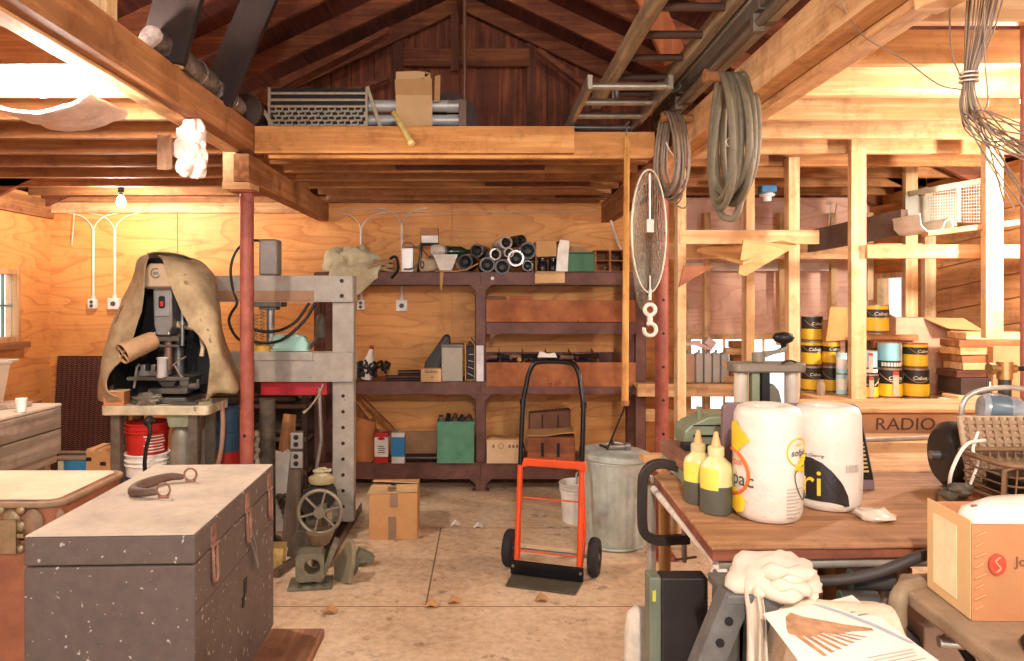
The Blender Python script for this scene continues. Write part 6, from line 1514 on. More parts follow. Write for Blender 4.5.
for k, (x, y, z, s) in enumerate(((-.03, .0, .327, .75), (.012, .05, .352, .85))):
    b = B(); b.cyl((x - .045 * s, y, z + .012), (x + .05 * s, y, z + .015), .026 * s, n=20); ob = b.o('grip_roll', plain('charcoal_plastic', '#3b3633', .5), jug, smooth=40)
    b = B(); b.cyl((x - .0465 * s, y, z + .012), (x - .045 * s, y, z + .012), .026 * s, n=20); b.o('green_end', plain('green_end', '#4f7a61', .5), ob)
jst = thing('tool_stand', 'wooden block stand under the black tool case', 'stand', (.785, 1.43, 0))
b = B(); b.box(-.1, .1, -.06, .10, .56, .599); b.o('stand_top', DARK_X, jst)
for sx in (-.07, .07):
    b = B(); b.box(sx - .02, sx + .02, -.04, .08, 0, .559); b.o('leg', DARK_Z, jst)

# ---- side plank with the lettered cardboard box, pipe leg with elbow
sp = thing('side_plank_bench', 'dusty grey-brown plank bench on a pipe leg under the lettered box', 'bench', (1.1, 1.12, 0))
b = B(); b.prism([(.805 - 1.1, 1.37 - 1.12), (.79 - 1.1, 1.06 - 1.12), (.80 - 1.1, .80 - 1.12), (1.7 - 1.1, .80 - 1.12), (1.7 - 1.1, 1.46 - 1.12), (.84 - 1.1, 1.42 - 1.12)], .968, .997, 'XY'); b.o('plank_top', plain('dusty_board', '#92785c', .85, 0, .25, 12, bump=.1), sp, bevel=.006)
RP = plain('rust_brown_pipe', '#8b6f55', .6, .3, .3, 25)
b = B(); b.tube([(-.31, .22, 0), (-.31, .22, .93)], .0145, 14); b.o('leg', RP, sp, smooth=50)
b = B(); b.tube(spline([(-.31, .22, .93), (-.31, .22, .965), (-.302, .223, .985), (-.285, .23, .993), (-.25, .245, .994)], 5), .0165, 14); b.o('pipe_elbow', plain('tan_elbow', '#937c60', .6, .1, .2, 25), sp, smooth=50)
for x, y in ((.5, -.25), (.5, .25)):
    b = B(); b.box(x - .03, x + .03, y - .03, y + .03, 0, .967); b.o('leg', OLD_Z, sp)
b = B(); b.cyl((-.29, .13, .94), (.1, .05, .94), .010, n=10); b.o('chrome_rod', plain('bright_steel', '#c8c4bc', .3, .9), sp, smooth=40)
b = B(); b.tube(spline([(.86, 1.32, .95), (.875, 1.26, .90), (.90, 1.22, .82), (.885, 1.2, .70)], 5), .009, 8); b.o('black_cable', BLACK, label='black cord drooping beside the pipe elbow', cat='cord', smooth=60)
jb = thing('cardboard_carton', 'cardboard carton with a red round emblem on the dusty plank bench', 'carton', (.965, 1.30, .998), 0)
OCARD = plain('orange_kraft', '#bb7f52', .85, 0, .1, 8); YCARD = plain('pale_kraft', '#d9b27c', .85, 0, .08, 8)
b = B()
cor = [(.838 - .965, 1.205 - 1.30), (1.24 - .965, 1.19 - 1.30), (1.24 - .965, 1.345 - 1.30), (.852 - .965, 1.345 - 1.30)]; cc = (sum(p[0] for p in cor) / 4, sum(p[1] for p in cor) / 4)
inn = [(p[0] + .006 * (1 if p[0] < cc[0] else -1), p[1] + .006 * (1 if p[1] < cc[1] else -1)) for p in cor]
vs = [(*p, z) for z in (0, .165) for p in cor] + [(*p, z) for z in (.006, .165) for p in inn]
fs = [(3, 2, 1, 0), (8, 9, 10, 11)] + [(i, (i + 1) % 4, 4 + (i + 1) % 4, 4 + i) for i in range(4)] + [(8 + i, 12 + i, 12 + (i + 1) % 4, 8 + (i + 1) % 4) for i in range(4)] + [(4 + i, 4 + (i + 1) % 4, 12 + (i + 1) % 4, 12 + i) for i in range(4)]
b.add(vs, fs); b.o('carton_body', OCARD, jb)
b = B(); b.prism([(.8375 - .965, 1.206 - 1.30), (.8515 - .965, 1.345 - 1.30), (.850 - .965, 1.345 - 1.30), (.836 - .965, 1.206 - 1.30)], .002, .172, 'XY'); b.o('pale_side', YCARD, jb, label='paler taped side')
b = B(); b.prism([(.8395 - .965, 1.245 - 1.30), (.8480 - .965, 1.322 - 1.30), (.847 - .965, 1.323 - 1.30), (.8385 - .965, 1.245 - 1.30)], .02, .15, 'XY'); b.o('torn_sticker', plain('torn_cream_sticker', '#f0d9ac', .8), jb)
b = B(); b.prism([(.879 - .965 + .0150 * math.cos(2 * PI * i / 28), .098 + .0185 * math.sin(2 * PI * i / 28)) for i in range(28)], -.1005, -.0985, 'XZ'); b.o('red_emblem', plain('red_emblem', '#c4472c', .7), jb)
b = B(); b.tube(spline([(-.082, -.1012, .111), (-.090, -.1012, .105), (-.086, -.1012, .098), (-.082, -.1012, .091), (-.090, -.1012, .085)], 4), .0016, 5); b.o('emblem_curve', plain('pale_red_print', '#dd8a62', .7), jb)
lettering('Johnson', .023, plain('brown_print', '#7b4a2c', .8), jb, (-.018, -.1012, .103), (90, 0, -2)); lettering('Outdoors', .012, plain('brown_print', '#7b4a2c', .8), jb, (-.014, -.1012, .082), (90, 0, -2))
b = B()
for k in range(8): b.beam((-.124 + .0, -.0985 , .02 + k * .018), (-.110 + .005 * (k % 2), -.0988, .028 + k * .018), .0016, .0025, (0, 1, 0))
b.o('torn_streaks', plain('pale_tear', '#d9a06a', .85), jb)
ub = thing('upside_down_carton', 'white carton with upside-down lettering on the floor stack under the plank bench', 'carton', (.98, 1.42, .55), 0)
b = B(); b.box(-.12, .28, -.05, .17, 0, .36); b.o('carton_body', plain('cream_white_card', '#d6b99c', .8), ub, bevel=.003)
lettering('Water Wo', .04, plain('brown_print', '#7b4a2c', .8), ub, (.0, -.0515, .335), (90, 180, 0))
us = thing('carton_stand', 'wooden crate under the upside-down carton', 'crate', (.98, 1.45, 0))
b = B(); b.box(-.13, .3, -.06, .15, 0, .549); b.o('crate_body', OLD_X, us, bevel=.004)
b = B(); b.box(-.13, .3, -.066, -.0605, .25, .27); b.o('crate_slat', DARK_X, us)
fn = thing('brass_tap', 'brass tap with a round pale handle on the dusty plank bench', 'tap', (.905, 1.07, .998))
BRASS = plain('dull_brass', '#9a8462', .5, .7)
b = B(); b.cyl((0, 0, 0), (0, 0, .05), .012, n=14); b.cyl((0, 0, .0), (0, 0, .008), .024, n=18); b.ball((0, 0, .05), .016, 12, 8); b.cyl((0, 0, .05), (.035, -.01, .05), .009, n=12); b.o('tap_body', BRASS, fn, smooth=50)
b = B(); b.lathe([(0, .066), (.03, .066), (.034, .072), (.03, .078), (0, .08)], n=20); b.o('round_handle', plain('tan_handle', '#d2a868', .5), fn, smooth=50)
yl = thing('yellow_handle', 'lime yellow tool handle lying on the dusty plank bench', 'tool handle', (.82, .98, .9985), -10)
b = B(); b.lathe([(0, -.03), (.012, -.026), (.016, -.01), (.014, .04), (.017, .08), (.0, .09)], c=(0, 0, .017), axis=(1, -.1, .0), n=16); b.o('grip', plain('lime_plastic', '#d3d65a', .4), yl, smooth=60)
b = B(); b.cyl((.09, -.009, .017), (.19, -.019, .017), .005, n=8); b.o('shaft', STEEL, yl)
b = B(); b.tube(spline([(.845, 1.09, 1.0), (.86, 1.12, 1.008), (.90, 1.14, 1.008), (.96, 1.14, 1.003)], 5), .003, 6); b.o('black_wire', BLACK, label='thin black wire curled on the dusty plank bench', cat='wire', smooth=50)
pipe = thing('white_pipe', 'upright pale pipe behind the lettered carton', 'pipe', (.865, 1.50, 0)); b = B(); b.cyl((0, 0, 0), (0, 0, .955), .015, n=14); b.o('pipe_body', CHROME, pipe, smooth=40)
b = B(); b.cyl((0, 0, 0), (0, 0, .01), .03, n=14); b.o('pipe_foot', CHROME, pipe)

# ---- basin, motor, wire basket, valve pipe at the right end of the bench
bs = thing('enamel_cover', 'chipped white enamel domed cover sunk in the open lettered carton', 'cover', (1.042, 1.274, 1.032), 0)
bs.scale = (.685, .70, 4.0)
b = B(); b.lathe([(.082, 0), (.082, .028), (.076, .035), (.058, .0385), (.03, .0395), (0, .04), (0, .0385), (.03, .038), (.056, .037), (.073, .033), (.079, .026), (.079, 0)], n=48, sx=3.3); b.o('cover_dome', plain('chipped_enamel', '#e0d5c6', .25, 0, .06, 8, spots='#8b6d55', spot_scale=14, spot_at=.7), bs, smooth=50)
b = B(); b.tube([(.083 * 3.28 * math.cos(2 * PI * i / 48), .083 * math.sin(2 * PI * i / 48), .0) for i in range(48)], .005, 6, True); b.o('rolled_rim', plain('chipped_rim', '#b7a590', .3), bs, smooth=60)
mo = thing('electric_motor', 'black and grey electric motor lying on the right end of the workbench', 'motor', (1.365, 1.90, BZ + .001), -8)
b = B(); b.lathe([(0, 0), (.075, 0), (.088, .012), (.092, .03), (.092, .17), (.08, .19), (0, .19)], c=(-.11, 0, .095), axis=(1, 0, 0), n=32); b.o('motor_body', plain('grey_tan_motor', '#a3937d', .45, .2, .12), mo, smooth=40)
b = B(); b.lathe([(.0, -.012), (.07, -.012), (.090, .006), (.094, .03), (.0925, .04)], c=(-.11, 0, .095), axis=(1, 0, 0), n=32); b.o('end_bell', plain('black_end_bell', '#2e2a28', .45, .3), mo, smooth=40)
b = B(); b.cyl((-.145, 0, .095), (-.12, 0, .095), .012, n=12); b.o('shaft', STEEL, mo, smooth=40)
b = B(); b.box(-.08, .05, -.07, .07, 0, .012); b.box(-.06, .03, -.04, .04, .012, .02); b.o('motor_foot', GREASE, mo, bevel=.002)
b = B(); b.tube(spline([P(985, 440, 1.68), P(966, 445, 1.66), P(952, 470, 1.64), P(950, 490, 1.66), P(958, 497, 1.66)], 6), .004, 6); b.o('white_cable', CABLE, label='white cord looping down in front of the electric motor', cat='cord', smooth=60)
b = B(); b.tube(spline([P(978, 432, 1.69), P(973, 450, 1.67), P(978, 462, 1.66), P(970, 485, 1.66)], 6), .0035, 6); b.o('white_cable', CABLE, label='thinner white cord wavering down the side of the electric motor', cat='cord', smooth=60)
b = B()
for k in range(6): b.ball(P(950 + k * 3, 495 - 3 * (k % 3), 1.62 + .02 * (k % 2)), (.022, .018, .012), 9, 6, wob=.5, seed=k)
b.o('dark_gravel', GREASE, label='lump of dark greasy parts beside the wire basket', cat='metal scrap', smooth=50)
wbk = thing('wire_basket', 'rusty brown wire basket on the right end of the workbench', 'basket', (1.31, 1.62, BZ + .061), 0)
b = B(); b.box(1.18, 1.46, 1.55, 1.765, BZ + .001, BZ + .060); b.o('wood_block', OLD_X, label='brown wood block under the rusty wire basket', cat='wood block', bevel=.003)
RW = plain('rusty_wire', '#8a6a4c', .6, .4, .2, 30)
b = B(); b.tube([(x, y, z) for x, y, z in ((-.14, -.075, .09), (-.155, -.065, .08), (-.155, -.06, .0), (-.13, -.06, .0))], .006, 6); b.tube(rrect(-.155, .16, -.08, .10, .03) and [(p[0], p[1], .092) for p in rrect(-.155, .16, -.08, .10, .03)], .007, 8, True); b.tube([(p[0], p[1], .004) for p in rrect(-.14, .15, -.07, .09, .03)], .005, 8, True); b.o('basket_rim', RW, wbk, smooth=60)
b = B()
for k in range(14): x = -.135 + k * .021; b.tube([(x, -.076, .09), (x, -.068, .004), (x, .088, .004), (x, .098, .09)], .0022, 5)
for z in (.025, .045, .065): b.tube([(p[0], p[1], z) for p in rrect(-.15, .155, -.076, .096, .03)], .0022, 5, True)
b.o('basket_wires', RW, wbk, smooth=50)
b = B(); b.box(-.10, .13, -.05, .07, .012, .05); b.o('basket_liner', BLACK, wbk)
tray = thing('wicker_tray', 'tan woven tray standing tilted behind the rusty wire basket', 'tray', (1.32, 1.74, BZ + .061), 0, None, (-14, 0, 0))
b = B(); b.box(-.115, .16, .0, .012, 0.005, .17); b.o('tray_board', plain('tan_wicker', '#b59777', .8, 0, .2, 60), tray, bevel=.003)
b = B()
for k in range(9): b.box(-.105, .15, -.006, .001, .02 + k * .016, .029 + k * .016)
for k in range(12): b.box(-.10 + k * .021, -.092 + k * .021, -.008, .0, .01, .165)
b.o('weave', plain('tan_wicker_dark', '#9a7b5c', .8, 0, .2, 60), tray)
gj2 = thing('wrapped_jar', 'grey-blue jar wrapped in plastic tipped over behind the woven tray', 'jar', (1.375, 1.86, 1.215), 0)
gj2.scale = (.8, .8, .8)
b = B(); b.lathe([(0, -.065), (.04, -.065), (.05, -.05), (.05, .04), (.035, .06), (.03, .075), (0, .075)], c=(0, 0, .052), axis=(.93, -.25, -.12), n=20); b.o('jar_body', plain('grey_blue_plastic', '#8f969a', .25, .1, .2, 14, col2='#b7babb'), gj2, smooth=50)
b = B(); b.lathe([(.051, -.05), (.054, -.02), (.0515, .01)], c=(0, 0, .052), axis=(.93, -.25, -.12), n=20); b.o('dark_wrap', plain('slate_wrap', '#5d6a70', .3), gj2, smooth=50)
bkt = thing('wire_bail', 'pale bent tube handle arching behind the wrapped jar', 'handle', (1.40, 1.90, 1.20), 0)
b = B(); b.tube(spline([(-.105, 0, .0), (-.105, 0, .06), (-.08, 0, .095), (-.02, 0, .11), (.05, 0, .11), (.09, 0, .09), (.10, 0, .0)], 5), .007, 10); b.o('bent_tube', CHROME, bkt, smooth=60)
b = B(); b.box(-.12, .12, -.02, .02, -.168, -.0); b.o('handle_board', plain('grey_white_board', '#c9bba6', .7), bkt, bevel=.003)
vp = thing('valve_pipe', 'upright dark pipe with a brass tee valve near the right edge', 'pipe', (1.47, 1.98, BZ + .001), 0)
b = B(); b.cyl((0, 0, 0), (0, 0, .30), .0165, n=16); b.o('pipe_body', plain('dark_grey_pipe', '#4d4743', .4, .5), vp, smooth=40)
b = B(); b.cyl((0, 0, .14), (0, 0, .20), .022, n=16); b.o('pale_collar', plain('pale_collar', '#d6b58c', .5), vp, smooth=40)
b = B(); b.cyl((0, 0, .295), (0, 0, .345), .020, n=16); b.cyl((-.03, 0, .325), (.03, 0, .325), .012, n=12); b.cyl((-.045, 0, .325), (-.03, 0, .325), .017, n=8); b.o('brass_tee', plain('bright_brass', '#c49a63', .3, .8), vp, smooth=40)
b = B(); b.cyl((.03, 0, .325), (.12, 0, .325), .007, n=10); b.o('side_pipe', BLACK, vp, smooth=40)

# ---- red post at the far right edge
pr = thing('painted_post', 'pinkish red painted post at the right end of the workbench', 'post', (1.775, 2.28, 0))
b = B(); b.cyl((0, 0, .012), (0, 0, 2.9), .026, n=20); b.o('pole', plain('pink_red_post', '#a9665c', .5, 0, .12), pr, smooth=40)
b = B(); b.box(-.05, .05, -.05, .05, 0, .012); b.o('base_plate', plain('pink_red_post', '#a9665c', .5), pr)

# ---- rear table with boards and the lettered box
rt = thing('rear_table', 'plain board table behind the workbench, loaded with lumber', 'table', (1.75, 2.75, 0))
b = B(); b.box(-.75, .75, -.32, .30, .76, .79); b.o('table_top', OLD_X, rt, bevel=.003)
for sx in (-.7, .7):
    for sy in (-.28, .26):
        b = B(); b.box(sx - .04, sx + .04, sy - .04, sy + .04, 0, .759); b.o('leg', OLD_Z, rt)
labs = ['dark red board at the bottom of the lumber stack', 'pale board second from the bottom of the lumber stack', 'dark red board in the middle of the lumber stack', 'brown board second from the top of the lumber stack', 'pale board lying on top of the lumber stack']
for k in range(5):
    mt = [DARK_X, LUM_X, wood('red_board', '#96573c', '#6b3a28', 'X'), OLD_X, LUM_X][k]
    z0 = .791 + k * .0485
    b = B(); b.bx((1.72 + .03 * (k % 2), 2.58 + .01 * k, z0 + .025), (1.15 - .04 * k, .17, .048), (0, 0, 1.5 - k * .6)); b.o('stacked_board', mt, label=labs[k], cat='board', group='lumber stack on the rear table', bevel=.003)
rb = thing('lettered_box', 'brown hardboard box with hand lettering behind the lumber stack', 'box', (1.70, 2.86, .791))
b = B(); b.box(-.35, .33, -.10, .12, 0, .318); b.o('box_body', plain('brown_hardboard', '#b07a52', .8, 0, .12, 6), rb, bevel=.003)
b = B(); b.box(-.40, .42, -.13, .16, .319, .333); b.o('box_lid', LUM_X, rb, bevel=.002)
b = B(); b.box(-.345, -.22, -.104, -.1005, .10, .315); b.o('green_stain', plain('mossy_stain', '#7a7547', .8, 0, .3, 12), rb)
lettering('RADIO', .068, plain('pencil_brown', '#5b3a26', .9), rb, (-.045, -.102, .268), sx=1.15, shear=.05, th=.001); lettering('I 38', .06, plain('pencil_brown', '#5b3a26', .9), rb, (-.03, -.102, .165), sx=1.4, th=.001)
b = B(); b.cyl((1.37, 2.54, 1.0425), (1.72, 2.60, 1.0425), .0085, n=10); b.o('pale_rod', CHROME, label='long pale rod in front of the hand-lettered box', cat='rod', smooth=40)
b = B(); b.beam(P(905, 500, 1.98), P(945, 492, 2.02), .10, .022); b.o('wood_offcut', OLD_X, label='brown wood offcut on the workbench in front of the electric motor', cat='offcut', bevel=.003)
b = B(); b.beam(P(912, 508, 1.86), P(936, 503, 1.86), .07, .014); b.o('wood_offcut', LUM_X, label='thin pale offcut on the workbench beside the basin', cat='offcut', bevel=.002)

# ================================================================== storage shelves: cans, bottles, boxes
YC = plain('yellow_can_label', '#e8bd2f', .35, 0, .06); BC = plain('black_can_label', '#2a2823', .35); TINM = plain('tin_rim', '#b5a48c', .3, .7); BLC = plain('pale_blue_label', '#8cc3cf', .4, 0, .06); WC = plain('white_can_label', '#e3ddd0', .4); AQC = plain('aqua_label', '#a6dce0', .35); REDL = plain('dark_red_lid', '#a83a32', .35); BRC = plain('brown_can_label', '#6c4a33', .4); PINKL = plain('pink_sticker', '#d9a189', .6)
WTXT = plain('white_lettering', '#f0eadb', .5)
def can(px, pyb, d, r, h, kind, label, group='paint cans on the storage shelf', text=None, z=None):
    c = P(px, pyb, d)
    if z is not None: c.z = z
    root = thing('paint_can', label, 'paint can', c, R.uniform(-12, 12), group)
    bands = {'yb': [(.0, .06, BRC), (.06, .50, YC), (.50, 1, BC)], 'by': [(0, .10, BRC), (.10, .58, YC), (.58, .88, BC), (.88, 1, YC)], 'blue': [(0, .30, BC), (.30, 1, BLC)], 'aqua': [(0, .22, AQC), (.22, .8, WC), (.8, 1, AQC)], 'yellow': [(0, .16, BRC), (.16, .60, YC), (.60, .82, BC), (.82, 1, YC)]}[kind]
    for a, e, m in bands:
        b = B(); b.lathe([(r * .98, h * (.03 + .94 * a)), (r * .98, h * (.03 + .94 * e))], n=32); b.o('label_band', m, root, smooth=50)
    b = B(); b.lathe([(0, 0), (r, 0), (r, h * .03), (r * .975, h * .035)], n=32); b.o('bottom_rim', TINM, root, smooth=40)
    b = B(); b.lathe([(r * .975, h * .965), (r, h * .97), (r, h), (r * .9, h), (r * .88, h * .975), (0, h * .975)], n=32); b.o('lid', REDL if 'red lid' in label else TINM, root, smooth=40)
    if kind == 'blue':
        b = B()
        for k in range(9):
            a = math.radians(-60 + k * 15); b.box(-.006, .006, -r - .0002, -r + .002, h * .10, h * .24, Matrix.Rotation(a, 4, 'Z'))
        b.o('white_dashes', WTXT, root)
    if text:
        t = lettering(text, h * .17, WTXT, root, (0, 0, 0), (0, 0, 0), wrap=r, shear=.25, sx=1.1)
        t.matrix_basis = Matrix.Translation((0, -r, h * .70)) @ Matrix.Rotation(math.radians(90), 4, 'X')
    if 'sticker' in label or 'middle of the bottom' in label:
        b = B(); b.box(-r * .22, r * .22, -r - .003, -r + .004, h * .1, h * .80); b.o('pink_sticker', PINKL, root)
        b = B(); b.box(-r * .22, r * .22, -r - .0032, -r + .004, h * .80, h * .93); b.o('red_tab', REDL, root)
    b = B(); b.tube([(r * 1.03 * math.cos(math.radians(200 + 140 * i / 16)), r * 1.03 * math.sin(math.radians(200 + 140 * i / 16)), h * (.86 - .30 * math.sin(PI * i / 16))) for i in range(17)], .0018, 5)
    b.o('wire_handle', TINM, root) if kind in ('yb', 'by') else b.bm.free()
    return root
SZ = .931
can(811.5, 0, 4.78, .070, .165, 'yb', 'black and yellow paint can at the bottom of the tall stack', z=SZ, text='Cabot')
can(811.5, 0, 4.78, .070, .170, 'by', 'yellow-banded paint can second from the bottom of the tall stack', z=SZ + .166, text='Cabot')
can(812, 0, 4.78, .070, .172, 'yb', 'black and yellow paint can crowning the tall stack', z=SZ + .338, text='Cabot')
can(830, 0, 4.72, .058, .170, 'yb', 'narrow yellow paint can at the bottom of the stack beside the wooden stud', z=SZ)
can(831, 0, 4.72, .058, .172, 'yellow', 'narrow yellow paint can on top of the stack beside the wooden stud', z=SZ + .171, text='Cabot')
can(841.5, 0, 4.60, .034, .135, 'aqua', 'slim aqua can at the bottom beside the wooden stud', z=SZ); can(841.5, 0, 4.60, .034, .140, 'aqua', 'slim aqua can stacked on the other aqua can', z=SZ + .136)
can(848.5, 0, 4.72, .045, .20, 'yellow', 'yellow can mostly hidden behind the wooden stud', z=SZ, )
can(868.5, 0, 4.42, .056, .150, 'yb', 'black and yellow can with pink sticker at the end of the bottom row', z=SZ)
can(889, 0, 4.45, .078, .185, 'yb', 'wide black and yellow can in the middle of the bottom row', z=SZ, text='Cabot')
can(915, 0, 4.45, .080, .185, 'yb', 'wide black and yellow can by the dark boxes in the bottom row', z=SZ, text='Cabot')
can(867.5, 0, 4.42, .056, .150, 'blue', 'pale blue can on the sticker-marked can beside the stud', z=SZ + .151)
can(889, 0, 4.45, .068, .165, 'blue', 'wide pale blue can in the middle of the upper row', z=SZ + .186)
can(915, 0, 4.43, .072, .160, 'by', 'yellow and black can with a dark red lid in the upper row', z=SZ + .186, text='Cabot')
can(902, 0, 4.66, .055, .13, 'yellow', 'yellow can peeping out behind the upper row of cans', z=SZ + .22)
can(876, 0, 4.63, .078, .19, 'by', 'big yellow and white can highest on the shelf before the bright window', z=SZ + .395, text='Cabot')
for nm, px, d, z, w, h in (('p', 868, 4.36, SZ + .02, .012, .10), ('p', 890, 4.37, SZ + .02, .014, .13)):
    pass
b = B(); b.box(2.42, 2.82, 4.55, 4.78, SZ + .355, SZ + .393); b.o('wooden_plank', OLD_X, label='wooden plank on the cans carrying the highest paint can', cat='plank', bevel=.003)
b = B(); b.box(2.50, 2.64, 4.50, 4.54, SZ + .31, SZ + .354); b.o('red_block', plain('red_brown_block', '#9a5238', .8), label='reddish block on edge below the plank with the highest paint can', cat='block', bevel=.003)
b = B(); b.box(2.46, 2.66, 4.60, 4.78, SZ + .001, SZ + .352); b.o('dark_carton', plain('dark_brown_card', '#6f4a36', .8), label='dark carton behind the rows of paint cans', cat='carton')
jr = thing('glass_jar', 'small clear glass jar between the tall stack and the narrow yellow cans', 'jar', P(821, 0, 4.55) * 1)
jr.location = (P(821, 0, 4.58).x, 4.58, SZ)
b = B(); b.lathe([(0, 0), (.024, 0), (.026, .01), (.026, .07), (.02, .08), (.02, .09), (0, .09)], n=18); b.o('jar_body', glassy('jar_glass', '#cbb9a2', .45), jr, smooth=50)
b = B(); b.lathe([(0, .09), (.022, .09), (.022, .10), (0, .10)], n=18); b.o('jar_lid', TINM, jr)
fl = thing('open_carton', 'tan carton with raised flaps on top of the narrow yellow cans', 'carton', (P(834, 0, 4.7).x, 4.70, SZ + .345))
b = B(); b.sheet([[(-.08, -.05, .0), (.03, -.065, .01)], [(-.06, -.07, .23), (.045, -.085, .225)]], .004); b.o('flap', plain('tan_flap', '#d29a5c', .85), fl)
b = B(); b.sheet([[(.03, -.065, .01), (.12, -.03, .0)], [(.045, -.085, .225), (.13, -.04, .235)]], .004); b.o('flap', plain('tan_flap', '#d29a5c', .85), fl)
b = B(); b.box(-.07, .13, -.03, .06, 0, .14); b.o('carton_body', CARD, fl, bevel=.002)
bgc = thing('big_carton', 'big open cardboard carton on the storage shelf under the window', 'carton', (2.90, 4.70, SZ + .001 - .0))
b = B(); b.box(-.20, .16, -.10, .15, 0, .50); b.o('carton_body', plain('pinkish_card', '#c99a7c', .85), bgc, bevel=.003)
b = B(); b.sheet([[(-.02, -.105, .50), (.25, -.09, .50)], [(.06, -.22, .44), (.31, -.20, .42)]], .005); b.o('flap', CARD, bgc)
b = B(); b.sheet([[(-.20, -.10, .502), (-.20, .15, .502)], [(-.30, -.10, .55), (-.30, .15, .55)]], .005); b.o('flap', CARD, bgc)
# boards and dark boxes to the right of the cans
spec = [(2.83, 4.22, 0, .20, .06, 'w', 'white book lying flat at the bottom of the dark boxes'), (2.92, 4.25, .07, .30, .085, 'd', 'dark box lowest in the heap beside the paint cans'), (2.90, 4.24, .16, .28, .07, 'd', 'black box with a small white sticker in the heap beside the paint cans')]
b = B(); b.box(2.78, 2.96, 4.16, 4.30, SZ + .001, SZ + .022); b.o('white_book', plain('white_paper', '#d8d0c2', .85), label='white book lying flat beside the paint cans', cat='book', bevel=.002)
b = B(); b.box(2.82, 3.04, 4.17, 4.32, SZ + .023, SZ + .045); b.o('tan_book', CARD_LIGHT, label='tan book on the white book beside the paint cans', cat='book', bevel=.002)
hb = thing('black_box', 'black box with a small white sticker lying on the books', 'box', (3.02, 4.32, SZ + .046))
b = B(); b.box(-.15, .17, -.10, .12, 0, .10); b.o('box_body', plain('near_black_card', '#3a2a24', .6), hb, bevel=.003)
b = B(); b.box(.02, .07, -.102, -.1, .05, .08); b.o('white_sticker', WHITE_PL, hb)
for k in range(6):
    z0 = SZ + .148 + k * .046
    b = B(); b.bx((3.08 + .025 * (k % 3), 4.34, z0 + .022), (.46 - .05 * (k % 2), .18, .043), (0, 0, 3 - 2 * (k % 3))); b.o('short_board', [DARK_X, LUM_X, OLD_X][k % 3] if k < 2 else [OLD_X, LUM_X][k % 2], label=['dark short board at the bottom of the stub pile on the black box', 'pale short board second from the bottom of the stub pile', 'brown short board third from the bottom of the stub pile', 'pale short board third from the top of the stub pile', 'brown short board next to the top of the stub pile', 'pale short board on top of the stub pile'][k], cat='board', group='stub pile beside the paint cans', bevel=.003)
b = B(); b.box(3.05, 3.36, 4.2, 4.25, SZ + .001, SZ + .34); b.o('hardboard_sheet', plain('brown_panel', '#b98358', .8), label='brown panel standing on the storage shelf behind the valve pipe', cat='panel', bevel=.003)
# oil bottles and wood blocks on the far shelf
GRB = plain('grey_oil_bottle', '#b9b0a4', .4, 0, .1)
def oil(px, w, h, label, mat):
    root = thing('oil_bottle', label, 'bottle', (P(px, 0, 5.68).x, 5.68, .881), 0, 'oil bottles on the far shelf')
    b = B(); b.prism([(-w, 0), (w, 0), (w, h * .82), (w * .6, h * .92), (-w * .1, h * .92), (-w, h * .86)], -.05, .05, 'XZ'); b.o('bottle_body', mat, root, bevel=.012, smooth=50)
    b = B(); b.cyl((w * .25, 0, h * .92), (w * .25, 0, h), w * .32, n=12); b.o('bottle_cap', plain('grey_cap', '#8b8279', .5), root, smooth=40)
for k, px in enumerate((698, 706.5, 715, 723.5)):
    oil(px, .031, .265, ['grey oil bottle next to the wide tan jug', 'second grey oil bottle from the wide tan jug', 'third grey oil bottle from the wide tan jug', 'grey oil bottle at the end of the row by the wood blocks'][k], GRB)
oil(687, .055, .26, 'wide tan jug beside the row of grey oil bottles', plain('tan_jug', '#c29a7c', .5, 0, .12))
for k, (px, w, a) in enumerate(((737, .30, 0), (741, .24, 6), (736, .27, -5), (742, .22, 3), (738, .25, -8), (740, .2, 5))):
    b = B(); b.bx((P(px, 0, 5.66).x, 5.66, .882 + .03 + k * .056), (w * .8, .09, .052), (0, 0, a)); b.o('wood_block', OLD_X if k % 2 else LUM_X, label=['longest wood block at the bottom of the jagged block pile', 'brown wood block second from the bottom of the jagged pile', 'pale wood block third from the bottom of the jagged pile', 'brown wood block third from the top of the jagged pile', 'pale wood block second from the top of the jagged pile', 'brown wood block on top of the jagged pile'][k], cat='wood block', group='jagged wood block pile', bevel=.003)
rpb = thing('spray_trigger', 'pale trigger nozzle lying across the grey oil bottles', 'nozzle', (P(702, 0, 5.66).x, 5.66, 1.150))
b = B(); b.bx((0, 0, .03), (.16, .04, .03), (0, 20, 0)); b.bx((-.08, 0, .05), (.13, .05, .025), (0, -8, 0)); b.o('nozzle_body', plain('pink_grey_plastic', '#c7a79b', .5), rpb, bevel=.004)
b = B(); b.bx((.06, 0, .055), (.08, .06, .06), (0, 35, 0)); b.o('trigger', plain('pink_grey_plastic', '#c7a79b', .5), rpb, bevel=.004)

